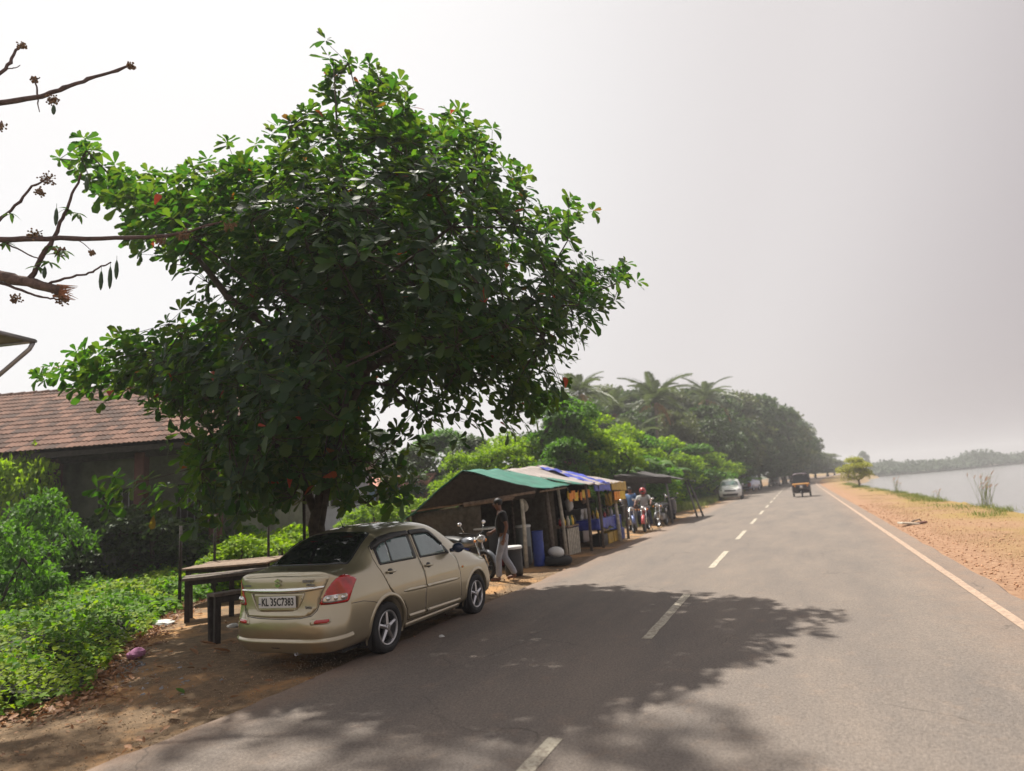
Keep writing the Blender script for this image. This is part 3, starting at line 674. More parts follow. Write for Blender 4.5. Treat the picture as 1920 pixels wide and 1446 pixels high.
# banana plants
def banana_leaf(seed):
    rn = random.Random(seed); V = []; Q = []; n = 8; L = 2.0
    for i in range(n+1):
        t = i/n; c = Vector((0, L*(t-.25*t*t), L*(.75*t-.8*t*t))); w_ = .26*math.sin(math.pi*min(.98, .06+t*.92))**.5
        V += [c+Vector((-w_, 0, -.10-.04*rn.random())), c+Vector((0, 0, .02)), c+Vector((w_, 0, -.10-.04*rn.random()))]
    for i in range(n): Q += [(3*i, 3*i+1, 3*i+4, 3*i+3), (3*i+1, 3*i+2, 3*i+5, 3*i+4)]
    return make_mesh('leaf', V, Q, M['banana'], True)
BL = [banana_leaf(i) for i in range(3)]
for j, (px, top, Y, lab) in enumerate([(1150, 835, 33, 'banana plant with upright leaves behind the grey stall roof'), (1178, 815, 37, 'tall banana plant behind the third stall'), (1212, 825, 40, 'banana plant above the dark roofed hut'), (1110, 850, 30, 'low banana plant beside the pink roof gable'), (1250, 845, 44, 'banana plant furthest along the verge')]):
    p = at(px, top, Y); h = (p.z-gz(p.x, p.y))*.86
    root = empty('banana_plant', (p.x, p.y, gz(p.x, p.y)), j, label=lab, cat='banana plant'); s = h/3.2
    mb = MB(); mb.tube([(0, 0, -.1), (0, 0, h*.35), (0.03, 0, h*.55)], [.13*s, .1*s, .06*s], 8); mb.build('stem', M['banana'], root, True)
    for i in range(8):
        o = link('leaf', BL[i % 3], root); o.location = (0, 0, h*(.5+.02*i)); o.rotation_euler = (Matrix.Rotation(i*2.4, 4, 'Z') @ Matrix.Rotation(.75-.12*i*.8, 4, 'X')).to_euler(); o.scale = (s,)*3

# far wooded shore across the river
def far_shore():
    Vs = []; Qs = []; b = 0; T = leaf_small(1, .8)
    line = [(5, 760), (12, 520), (22, 380), (30, 310), (46, 322), (64, 342), (90, 386), (107, 402), (150, 440), (220, 500), (330, 600)]
    gm = []; 
    for i in range(len(line)-1):
        (x0, y0), (x1, y1) = line[i], line[i+1]; n = int(math.hypot(x1-x0, y1-y0)/4)+1
        for k in range(n):
            for row in range(4):
                t = (k+random.random())/n; x = x0+(x1-x0)*t+row*6*.6; y = y0+(y1-y0)*t+row*9
                nn = noise.noise(Vector((x*.03, y*.03, 2)))
                hgt = (2.1+1.0*row)*(1+.75*nn+.22*random.random()+.25*noise.noise(Vector((x*.12, y*.12, 7))))
                if 0: pass
                rad = 3.6+random.random()*2
                V, Q = clump_leaves((x, y, WATER+hgt*.55), (rad, rad, hgt*.52), 90, T, 1.25, shell=.75); Vs.append(V); Qs.append(Q+b); b += len(V)
    link('far_shore_woods', tri_mesh('far_shore_woods', np.concatenate(Vs), np.concatenate(Qs), M['far_leaf']), kind='stuff',
         label='hazy line of woods on the far bank of the river', cat='woods')
    mb = MB(); v = []; f = []
    for i, (x, y) in enumerate(line): v += [(x-1, y-2, WATER-.5), (x+1, y+1, WATER+.5), (x+60, y+300, WATER+1.5)]
    for i in range(len(line)-1): f += [(3*i, 3*i+3, 3*i+4, 3*i+1), (3*i+1, 3*i+4, 3*i+5, 3*i+2)]
    link('far_bank', make_mesh('far_bank', v, f, mat('far_bank_earth', (.14, .12, .08), .95)), kind='structure')
far_shore()
p = at(1617, 845, 330); put_tree('dark', (p.x, p.y, WATER), p.z-WATER, 3.2, 'single tall tree standing above the far river bank', name='broadleaf_tree')

# ------------------------------------------------------------------ creeper bank, litter, grass, gravel
def edge_x(y):   # right edge of the creepers
    pts = [(0, -9.6), (3.0, -8.6), (3.6, -7.8), (4.2, -7.1), (4.7, -7.2), (6, -8.7), (7.3, -9.9), (8.4, -10.9), (10, -12.2), (12, -12.6), (15, -11.8), (19, -12)]
    ys = [a for a, _ in pts]; xs = [b for _, b in pts]; return float(np.interp(y, ys, xs))+.25*noise.noise(Vector((0, y*1.7, 4)))
def mound(x, y):
    d = edge_x(y)-x
    if d < 0: return None
    n = noise.fractal(Vector((x*.8, y*.8, 5)), 1., 2., 3)
    return gz(x, y)+min(.46, .10+.34*d**.8)*(1+.42*n)
def creepers():
    mv = []; mf = []; xs = np.arange(-26, -4.4, .3); ys = np.arange(0, 18, .3); idx = {}
    for i, x in enumerate(xs):
        for j, y in enumerate(ys):
            z = mound(x, y)
            if z is not None: idx[(i, j)] = len(mv); mv.append((x, y, z-.16))
    for (i, j) in idx:
        q = [(i, j), (i+1, j), (i+1, j+1), (i, j+1)]
        if all(k_ in idx for k_ in q): mf.append(tuple(idx[k_] for k_ in q))
    link('creeper_bed', make_mesh('creeper_bed', mv, mf, mat('dark_humus', (.03, .035, .015), .95, var=.5, vscale=5), True), kind='stuff', label='dark soil mound under the green creepers', cat='ground cover')  # soil mound closing the gaps between the creeper leaves
    tv, tq = leaf_template(1, .78, 'heart', .10, .2); P = []
    while len(P) < 62000:
        y = 1.5+16*random.random()**1.5; x = edge_x(y)-random.random()**1.25*(4.5+y*.8)
        z = mound(x, y)
        if z is None: continue
        if noise.noise(Vector((x*2.2, y*2.2, 1))) < -.42: continue
        P.append((x, y, z+random.uniform(-.14, .05), math.hypot(x, y)))
    P = np.array(P); n = len(P); dd = unit(n); dd[:, 2] *= .35; nr = np.array([.15, -.1, 1.])+unit(n)*.55
    sz = (.030+.042*rng.random(n)**1.5)*np.clip(P[:, 3]/7.0, .9, 2.4)
    yel = np.array([noise.noise(Vector((p[0]*.7, p[1]*.7, 21)))+random.gauss(0, .08) > .02 for p in P])
    for sel, nm_, mt, lab in ((~yel, 'creeping_plants', 'creeper', 'bright green creeping plants covering the bank at the lower left'), (yel, 'yellowish_creepers', 'lime_creeper', 'yellow green patches among the creeping plants at the lower left')):
        V, Q = scatter(tv, tq, P[sel, :3], dd[sel], nr[sel], sz[sel]*(1. if nm_[0] == 'c' else .8)); link(nm_, big_mesh(nm_, V, Q, M[mt], True), kind='stuff', label=lab, cat='ground cover')
    # upright sprigs
    P = []
    while len(P) < 4500:
        y = 2+13*random.random(); x = edge_x(y)-random.random()*6
        z = mound(x, y)
        if z is None or noise.noise(Vector((x*1.3, y*1.3, 8))) < .02: continue
        h_ = random.uniform(.05, .28)
        for _ in range(3): P.append((x+random.uniform(-.05, .05), y+random.uniform(-.05, .05), z+random.random()*h_))
    P = np.array(P); n = len(P); dd = unit(n)*.8+np.array([0, 0, .5]); nr = np.array([0, 0, 1.])+unit(n)*.8
    tv, tq = leaf_template(1, .5, 'oval', .1, .2); V, Q = scatter(tv, tq, P, dd, nr, .04+.06*rng.random(n))
    link('leafy_sprigs', big_mesh('leafy_sprigs', V, Q, M['shrub_leaf'], True), kind='stuff', label='darker leafy sprigs standing up among the creepers', cat='ground cover')
creepers()
def litter():
    tv, tq = leaf_template(1, .5, 'oval', .25, -.15); P = []
    while len(P) < 5200:
        y = 1.5+13*random.random()**1.2; d = abs(random.gauss(0, .30)); x = edge_x(y)+d-.15
        P.append((x, y, gz(x, y)+.015+random.random()*.05*math.exp(-d*3)))
    for _ in range(500):
        y = random.uniform(2.5, 14); x = random.uniform(edge_x(y), edge_l(y)+.1); P.append((x, y, max(gz(x, y), -.005)+.02))
    P = np.array(P); n = len(P); dd = unit(n); dd[:, 2] *= .3; nr = np.array([0, 0, 1.])+unit(n)*.55
    V, Q = scatter(tv, tq, P, dd, nr, .03+.065*rng.random(n)**1.6)
    link('leaf_litter', big_mesh('leaf_litter', V, Q, M['dry'], True), kind='stuff', label='band of dry brown fallen leaves along the edge of the creepers', cat='leaf litter')
    lm = make_mesh('fallen_leaf', tv, [tuple(q) for q in tq], M['dry'], True)
    labs = [(320, 1336, .2, 'single big dry leaf lying flat on the dirt below the litter band', M['dry']), (345, 1300, .13, 'green fallen leaf on the dirt between litter band and road', M['shrub_leaf']), (370, 1228, .19, 'dark curled leaf lying near the bench leg', M['dry']),
            (405, 1208, .22, 'crumpled brown leaf at the foot of the nearest bench leg', M['dry']), (432, 1222, .22, 'curled brown leaf beside the rear bumper of the sedan', M['dry']), (305, 1205, .16, 'round brown leaf on the orange sand patch', M['dry'])]
    for px, py, s, lab, mt in labs:
        p = atz(px, py, .02); me = lm.copy(); me.materials.clear(); me.materials.append(mt)
        o = link('fallen_leaf', me, label=lab, cat='leaf'); o.location = p; o.scale = (s,)*3; o.rotation_euler = (random.uniform(-.25, .25), random.uniform(-.3, .3), random.uniform(0, 6))
litter()
def pebbles(name, n, fx, mat_, lab, s0, s1, cat='gravel'):
    O = np.array([(1, 0, 0), (-1, 0, 0), (0, 1, 0), (0, -1, 0), (0, 0, .6), (0, 0, -.6)], float)
    T = np.array([(0, 2, 4), (2, 1, 4), (1, 3, 4), (3, 0, 4), (2, 0, 5), (1, 2, 5), (3, 1, 5), (0, 3, 5)])
    P = np.array([fx() for _ in range(n)]); dd = unit(n); nr = unit(n)
    V, Q = scatter(O, T, P, dd, nr, s0+(s1-s0)*rng.random(n)**3); V += rng.normal(0, s0*.2, V.shape)
    link(name, big_mesh(name, V, Q, mat_, False), kind='stuff', label=lab, cat=cat)
def f_right():
    y = 2+34*random.random()**1.3; x = 2.42+abs(random.gauss(0, 1.3)); x = min(x, bank_x(y)); return (x, y, gz(x, y)+.004)
pebbles('red_gravel', 6000, f_right, mat('laterite_stone', (.38, .21, .12), .95, var=.3, vscale=4), 'small reddish stones scattered on the right verge', .006, .034)
def f_left():
    y = 1.5+12*random.random()**1.2; x = edge_l(y)-random.random()*2.6+.12; x = max(x, edge_x(y)); return (x, y, max(gz(x, y), -.005)+.003)
pebbles('dirt_crumbs', 16000, f_left, mat('dirt_crumb', (.30, .22, .14), .95, var=.3, vscale=5), 'crumbled dirt and grit along the left road edge', .003, .012)
def f_grey():
    p = atz(250+random.gauss(0, 45), 1268+random.gauss(0, 14), .02); return (p.x, p.y, .01)
pebbles('grey_pebbles', 500, f_grey, mat('grey_pebble', (.26, .26, .27), .9, var=.3, vscale=6), 'patch of small grey pebbles by the end of the creepers', .012, .04)
def grass(name, pts, mat_, lab, h=.2, cat='grass', per=26, spread=.12):
    tv, tq = leaf_template(1, .05, 'blade', 0, .25); P = []; H = []
    for (x, y, z, s) in pts:
        for _ in range(per): P.append((x+random.gauss(0, spread*s), y+random.gauss(0, spread*s), z)); H.append(h*s*random.uniform(.5, 1.1))
    P = np.array(P); n = len(P); dd = unit(n)*.38+np.array([0, 0, 1.]); nr = unit(n)+np.array([0, -.5, 0])
    tv = tv*np.array([1.2, 1, 1]); V, Q = scatter(tv, tq, P, dd, nr, np.array(H))
    return link(name, big_mesh(name, V, Q, mat_, True), kind='stuff', label=lab, cat=cat)
pts = []
for _ in range(950):
    y = 8+80*random.random()**1.5; x = bank_x(y)-abs(random.gauss(0, .55))
    if noise.noise(Vector((x*.4, y*.25, 3))) > -.12: pts.append((x, y, gz(x, y), random.uniform(.5, 1.3)))
grass('bank_grass', pts, M['grass'], 'green and yellow grass along the lip of the river bank', .17)
pts = [(x, y, gz(x, y), random.uniform(.4, .9)) for x, y in [(random.uniform(3, 5.8), 8+40*random.random()**1.4) for _ in range(1500)] if noise.noise(Vector((x*.6, y*.3, 13))) > -.05]
grass('dry_grass_patches', pts, M['straw'], 'low dry straw patches on the red verge', .07, per=22, spread=.22)
pts = []
for _ in range(900):
    y = 27+60*random.random(); x = edge_l(y)-.7-random.random()*2.2+(.2 if y > 40 else -.5); pts.append((x, y, gz(x, y), random.uniform(.7, 1.6)))
grass('verge_grass', pts, M['grass'], 'green grass strip on the left verge beyond the hut', .3, per=14)
# reed clumps on the bank
def reeds(px, py, lab, n=34, h=1.05):
    p = atz(px, py, 0); root = empty('reed_clump', (p.x, p.y, gz(p.x, p.y)), label=lab, cat='reeds')
    mb = MB(); pl = MB()
    for i in range(n):
        a = random.uniform(0, 6.28); t = random.uniform(.06, .38); hh = h*random.uniform(.6, 1.1); b = Vector((random.gauss(0, .1), random.gauss(0, .1), 0))
        d = Vector((math.cos(a)*t+.12, math.sin(a)*t, 1)); pp = [b, b+d*hh*.5, b+d*hh*.85+Vector((0, 0, -.02)), b+d*hh+Vector((.05, 0, -.05))]
        mb.tube(pp, [.005, .004, .003, .002], 3, False)
        if i % 2: pl.tube([pp[2], pp[2].lerp(pp[3], .5), pp[3]+Vector((.03, 0, 0))], [.006, .016, .004], 4)
    mb.build('stalks', M['grass'], root, kind='stuff'); pl.build('plumes', mat('pink_plume', (.38, .25, .18), .9), root, kind='stuff')
reeds(1848, 950, 'tall feathery reed clump on the bank near the right picture edge', 46, 1.25)
reeds(1682, 925, 'small pinkish reed clump on the bank just right of the small tree', 30, 1.0)
reeds(1755, 935, 'thin low reed clump half way along the bank', 16, .6)
# broken slab on the verge
p = atz(1704, 984); root = empty('broken_slab', (p.x, p.y, gz(p.x, p.y)), .35, label='broken pale slab with a brown stick lying on the red verge', cat='debris')
MB().box((0, 0, .05), (.5, .3, .06), Matrix.Rotation(.12, 3, 'Y'), .01).build('slab', M['plankwhite'], root)
MB().box((.32, .02, .04), (.4, .16, .05), Matrix.Rotation(-.1, 3, 'Y'), .01).build('fragment', M['pillar'], root)
MB().tube([(.1, 0, .1), (.38, .1, .14), (.5, .2, .05)], [.02, .02, .01], 5).build('stick', M['wood'], root)
# litter objects
def crumple(name, px, py, r, m, lab, cat, flat=.45, seed=0):
    p = atz(px, py, .0); mb = MB(); mb.ball((0, 0, 0), r, 14, 9, (1.2, 1, flat))
    rn = random.Random(seed)
    mb.v = [v*(1+.45*noise.noise(v*(9/r*.1)+Vector((seed, 0, 0)))+rn.uniform(-.08, .08)) for v in mb.v]
    o = mb.build(name, m, None, False, label=lab, cat=cat); o.location = (p.x, p.y, max(gz(p.x, p.y), 0)+r*flat*.7); return o
crumple('cloth_scrap', 253, 1233, .11, mat('mauve_cloth', (.30, .12, .22), .9), 'crumpled mauve cloth scrap at the tip of the creepers', 'cloth', .6, 2)
crumple('plastic_bag', 308, 1173, .16, M['whitep'], 'white plastic bag lying on the sand left of the benches', 'plastic bag', .35, 3)
crumple('plastic_bag', 293, 1152, .14, M['whitep'], 'smaller white plastic bag half in the weeds behind the other bag', 'plastic bag', .35, 4)
crumple('plastic_scrap', 435, 1178, .07, M['whitep'], 'white plastic scrap beside the rear bumper of the sedan', 'litter', .5, 5)
crumple('stone', 828, 1196, .03, M['whitep'], 'small white stone on the road beside the sedan', 'stone', .7, 6)
# ------------------------------------------------------------------ the sedan
CARX, CARY, CARA = -5.64, 6.796, .0035
def paint_mat(name, col, flake=.55, dust=.45):
    m = bpy.data.materials.new(name); m.use_nodes = True; t = m.node_tree; b = t.nodes['Principled BSDF']; L = t.links.new
    b.inputs['Metallic'].default_value = flake; b.inputs['Coat Weight'].default_value = 1.; b.inputs['Coat IOR'].default_value = 1.7; b.inputs['Coat Roughness'].default_value = .03
    tcn = t.nodes.new('ShaderNodeTexCoord'); n = t.nodes.new('ShaderNodeTexNoise'); n.inputs['Scale'].default_value = 3; n.inputs['Detail'].default_value = 7
    L(tcn.outputs['Object'], n.inputs['Vector']); mr = t.nodes.new('ShaderNodeMapRange'); mr.inputs[3].default_value = .24; mr.inputs[4].default_value = .46
    L(n.outputs['Fac'], mr.inputs[0]); L(mr.outputs[0], b.inputs['Roughness'])
    sp = t.nodes.new('ShaderNodeSeparateXYZ'); L(tcn.outputs['Object'], sp.inputs[0]); dr = t.nodes.new('ShaderNodeMapRange')
    for i, v in ((1, .62), (2, .2), (3, 0), (4, dust)): dr.inputs[i].default_value = v
    L(sp.outputs['Z'], dr.inputs[0]); n2 = t.nodes.new('ShaderNodeTexNoise'); n2.inputs['Scale'].default_value = 14; n2.inputs['Detail'].default_value = 8; L(tcn.outputs['Object'], n2.inputs['Vector'])
    mu = t.nodes.new('ShaderNodeMath'); mu.operation = 'MULTIPLY'; L(dr.outputs[0], mu.inputs[0]); L(n2.outputs['Fac'], mu.inputs[1])
    mxx = t.nodes.new('ShaderNodeMix'); mxx.data_type = 'RGBA'; L(mu.outputs[0], mxx.inputs[0]); mxx.inputs[6].default_value = (*col, 1); mxx.inputs[7].default_value = (.25, .17, .10, 1)
    L(mxx.outputs[2], b.inputs['Base Color']); return m
def apply_obj(o):
    dg = bpy.context.evaluated_depsgraph_get(); dg.update(); me = bpy.data.meshes.new_from_object(o.evaluated_get(dg))
    bpy.data.objects.remove(o); return me
def subsurf_mesh(me, lv):
    o = bpy.data.objects.new('tmp', me); COL.objects.link(o); md = o.modifiers.new('s', 'SUBSURF'); md.levels = lv; md.render_levels = lv
    return apply_obj(o)
def bool_cut(me, cutter):
    o = bpy.data.objects.new('tmpb', me); COL.objects.link(o); c = bpy.data.objects.new('tmpc', cutter); COL.objects.link(c)
    md = o.modifiers.new('b', 'BOOLEAN'); md.object = c; md.operation = 'DIFFERENCE'; md.solver = 'EXACT'
    r = apply_obj(o); bpy.data.objects.remove(c); return r
def ring(st):
    y, zb, W, zs, Ws, zr, Wr, zt = st
    return [(0, zb), (.6*W, zb), (.93*W, zb+.02), (.975*W, zb+.13), (.992*W, .48), (W, .66), (W*.992, .80), ((W*.45+Ws*.55), zs-.075), (Ws, zs),
            (Ws*.5+Wr*.5+.012, zs*.5+zr*.5), (Wr+.012, zr), (Wr*.80, zr+.62*(zt-zr)), (Wr*.45, zt-.01), (0, zt)]
def loft_body(stn, yr, yf, m, lv, zc=(.62, .58), pl=(.25, .30), pe=7.):
    rings = [[(x, st[0], z) for x, z in ring(st)] for st in stn]
    def cap(base, yc, ss, zc_, sgn, amt):
        return [[(x*s, yc(zc_+(z-zc_)*(s if s < .9 else (.5*s+.5)))+sgn*amt*(abs(x*s)/base[2])**pe, zc_+(z-zc_)*(s if s < .9 else (.5*s+.5))) for x, z in ring(base)] for s in ss]
    rings = cap(stn[0], yr, (.08, .4, .7, .86, .95, .985), zc[0], 1, pl[0])+rings+cap(stn[-1], yf, (.985, .95, .86, .7, .4, .08), zc[1], -1, pl[1])
    V = []; full = []
    for r in rings:
        f = r+[(-x, y, z) for x, y, z in r[-2:0:-1]]; full.append(f); V += f
    n = len(full[0]); F = [(i*n+k, (i+1)*n+k, (i+1)*n+(k+1) % n, i*n+(k+1) % n) for i in range(len(full)-1) for k in range(n)]
    c0 = len(V); V += [(0, yr(zc[0]), zc[0]), (0, yf(zc[1]), zc[1])]; L_ = (len(full)-1)*n
    F += [(c0, k, (k+1) % n) for k in range(n)]+[(c0+1, L_+(k+1) % n, L_+k) for k in range(n)]
    me = make_mesh('body', V, F, m, True); return subsurf_mesh(me, lv)
def itp(xs, ys): return lambda z: float(np.interp(z, xs, ys))
STN = [# y, zb, W, zsh, Wsh, zr, Wr, zt
 (-.70, .19, .83, 1.02, .755, 1.085, .60, 1.108), (-.52, .19, .838, 1.032, .765, 1.10, .61, 1.13), (-.36, .19, .842, 1.037, .77, 1.165, .615, 1.205), (-.18, .19, .844, 1.037, .775, 1.275, .61, 1.32),
 (.02, .19, .846, 1.035, .78, 1.365, .60, 1.42), (.22, .19, .846, 1.03, .782, 1.42, .595, 1.485), (.5, .19, .846, 1.025, .785, 1.455, .59, 1.53), (.9, .19, .846, 1.02, .785, 1.47, .59, 1.55),
 (1.25, .19, .846, 1.01, .785, 1.455, .60, 1.535), (1.55, .19, .846, 1.0, .785, 1.39, .61, 1.465), (1.8, .19, .846, .99, .78, 1.25, .635, 1.325), (2.05, .2, .845, .975, .775, 1.10, .66, 1.16), (2.22, .2, .845, .96, .765, 1.02, .66, 1.05),
 (2.45, .21, .84, .92, .75, .965, .62, 1.0), (2.7, .22, .83, .86, .72, .90, .58, .95)]
M['carpaint'] = paint_mat('beige_metallic', (.42, .37, .255), .8)
M['carglass'] = mat('side_glass', (.13, .20, .20), .03, var=.2, vscale=1.2, spec=1., coat=1.)  # opaque teal base colour stands in for sky reflected in the glass
M['lens_red'] = mat('red_lens', (.42, .006, .006), .12, coat=1., var=.35, vscale=9)
M['lens_clear'] = mat('clear_lens', (.5, .48, .46), .12, .6, coat=1., var=.5, vscale=16)
body_me = loft_body(STN, itp([.18, .24, .36, .45, .56, .595, .64, .75, .9, 1.0, 1.05, 1.085, 1.12], [-.90, -.94, -.965, -.985, -.98, -.965, -.935, -.925, -.92, -.915, -.915, -.88, -.80]),
    itp([.2, .3, .45, .6, .7, .8, .88, 1.0], [3.0, 3.10, 3.16, 3.14, 3.08, 2.98, 2.80, 2.4]), M['carpaint'], 3)
bvh = BVHTree.FromPolygons([v.co.copy() for v in body_me.vertices], [tuple(p.vertices) for p in body_me.polygons])
cut = MB()
for yy in (0, 2.39):
    for s in (-1, 1): cut.lathe([(.001, s*.52), (.352, s*.52), (.352, s*1.1), (.001, s*1.1)] if s > 0 else [(.001, -1.1), (.352, -1.1), (.352, -.52), (.001, -.52)], (0, yy, .31), 'x', 48)
cme = make_mesh('cut', cut.v, cut.f, M['black'], True)
import bmesh
bm_ = bmesh.new(); bm_.from_mesh(cme); bmesh.ops.remove_doubles(bm_, verts=bm_.verts, dist=1e-4); bmesh.ops.recalc_face_normals(bm_, faces=bm_.faces); bm_.to_mesh(cme); bm_.free()
bm_ = bmesh.new(); bm_.from_mesh(body_me); bmesh.ops.recalc_face_normals(bm_, faces=bm_.faces); bm_.to_mesh(body_me); bm_.free()
body_cut = bool_cut(body_me, cme)
car = empty('parked_car', (CARX, CARY, 0), CARA, label='beige gold sedan parked at the left road edge under the almond tree', cat='car')
link('body', body_cut, car)

def chaikin(p, it=2):
    for _ in range(it):
        q = []
        for i in range(len(p)):
            a, b = p[i], p[(i+1) % len(p)]; k = min(.25, .018/max((b-a).length, 1e-6)); q += [a.lerp(b, k), a.lerp(b, 1-k)]
        p = q
    return p
def patch(name, pts, Nd, off, m, parent, step=.045, skirt=.012, it=1, tree=None, grid=True, hole=False, **k):
    """a closed outline of 3D points wrapped onto the body along -Nd, lifted by off, with a rim"""
    tree = tree or bvh; Nd = Vector(Nd).normalized(); U = Vector((0, 0, 1)).cross(Nd).normalized() if abs(Nd.z) < .95 else Vector((1, 0, 0)); W_ = Nd.cross(U)
    O = Vector((0, 1, .6)); P = [Vector(((Vector(p)-O).dot(U), (Vector(p)-O).dot(W_))) for p in pts]
    P = chaikin(P, it) if it else P
    Q = []                                            # densify
    for i in range(len(P)):
        a, b = P[i], P[(i+1) % len(P)]; n = max(1, int((b-a).length/step))
        Q += [a.lerp(b, j/n) for j in range(n)]
    nb = len(Q); xs = [p.x for p in Q]; ys = [p.y for p in Q]; pts2 = list(Q)
    if grid:
        gx_, gy_ = np.meshgrid(np.arange(min(xs), max(xs), step), np.arange(min(ys), max(ys), step)); gx_, gy_ = gx_.ravel(), gy_.ravel()
        ins = in_poly(gx_, gy_, [(p.x, p.y) for p in Q])
        for a, b, c in zip(gx_, gy_, ins):
            if c and min((a-p.x)**2+(b-p.y)**2 for p in Q) > (step*.45)**2: pts2.append(Vector((a, b)))
    vs, es, fs, *_ = delaunay_2d_cdt(pts2, [], [list(range(nb))], 1, 1e-6)
    V = []; NN = []
    for p in vs:
        o = O+U*p.x+W_*p.y; h = tree.ray_cast(o+Nd*3, -Nd)
        if h[0] is None: h = tree.find_nearest(o+Nd*.3)
        n_ = h[1] if h[1].dot(Nd) > 0 else -h[1]
        V.append(h[0]+n_*off); NN.append(n_)
    F = []
    for f in fs:
        a, b, c = [V[i] for i in f[:3]]; F.append(tuple(f) if (b-a).cross(c-a).dot(Nd) > 0 else tuple(f[::-1]))
    ec = {}
    for f in F:
        for i in range(len(f)):
            e_ = (f[i], f[(i+1) % len(f)]); ec[e_] = ec.get(e_, 0)+1
    bd = [e_ for e_ in ec if (e_[1], e_[0]) not in ec]; mp = {}
    for a, b in bd:
        for i in (a, b):
            if i not in mp: mp[i] = len(V); V.append(V[i]-NN[i]*skirt)
    nf = len(F)
    for a, b in bd: F.append((b, a, mp[a], mp[b]))
    me = make_mesh(name, V, F, m, False); me.polygons.foreach_set('use_smooth', [i < nf for i in range(len(F))]); return link(name, me, parent, **k)
def strip_pts(line, w_, ax):
    """buffer a polyline given as 3D points in the plane whose normal is ax"""
    ax = Vector(ax); L_ = [Vector(p) for p in line]; a = []; b = []
    for i, p in enumerate(L_):
        t = (L_[min(i+1, len(L_)-1)]-L_[max(i-1, 0)]).normalized(); s = t.cross(ax).normalized(); a.append(p+s*w_/2); b.append(p-s*w_/2)
    return a+b[::-1]
def S(pts, sgn=1): return [(sgn*.85, y, z) for y, z in pts]
def seam(line, sgn, w_=.007): patch('panel_gap', strip_pts(S(line, sgn), w_, (1, 0, 0)), (sgn, 0, 0), .0012, M['black'], car, .03, .004, 0, grid=False)
def offset_poly(pts, d):
    c = Vector((sum(p[0] for p in pts)/len(pts), sum(p[1] for p in pts)/len(pts))); out = []; n = len(pts); ar = sum(pts[i][0]*pts[(i+1) % n][1]-pts[(i+1) % n][0]*pts[i][1] for i in range(n)); s = 1 if ar > 0 else -1
    for i in range(n):
        a, b, c_ = Vector(pts[i-1]), Vector(pts[i]), Vector(pts[(i+1) % n]); t1 = (b-a).normalized(); t2 = (c_-b).normalized()
        n1 = Vector((t1.y, -t1.x))*s; n2 = Vector((t2.y, -t2.x))*s; m_ = (n1+n2); m_ = m_/max(m_.length, .3); m_ = m_.normalized()
        kx = 1/max(.45, m_.dot(n1)); out.append((b.x+m_.x*d*kx, b.y+m_.y*d*kx))
    return out
REARDOOR = [(-.10, 1.275), (-.135, 1.14), (-.12, 1.035), (-.045, .90), (.035, .75), (.16, .62), (.33, .53), (.40, .44), (.42, .30), (.84, .285), (.865, .50), (.873, .68), (.86, .85), (.80, 1.02), (.79, 1.20), (.79, 1.395), (.45, 1.395), (.12, 1.355)]
FRONTDOOR = [(.85, .285), (1.84, .27), (1.865, .35), (1.85, .55), (1.84, .70), (1.79, .93), (1.66, 1.03), (1.45, 1.22), (1.28, 1.375), (1.1, 1.395), (.80, 1.395), (.80, 1.20), (.81, 1.02), (.87, .85), (.883, .68), (.876, .5)]
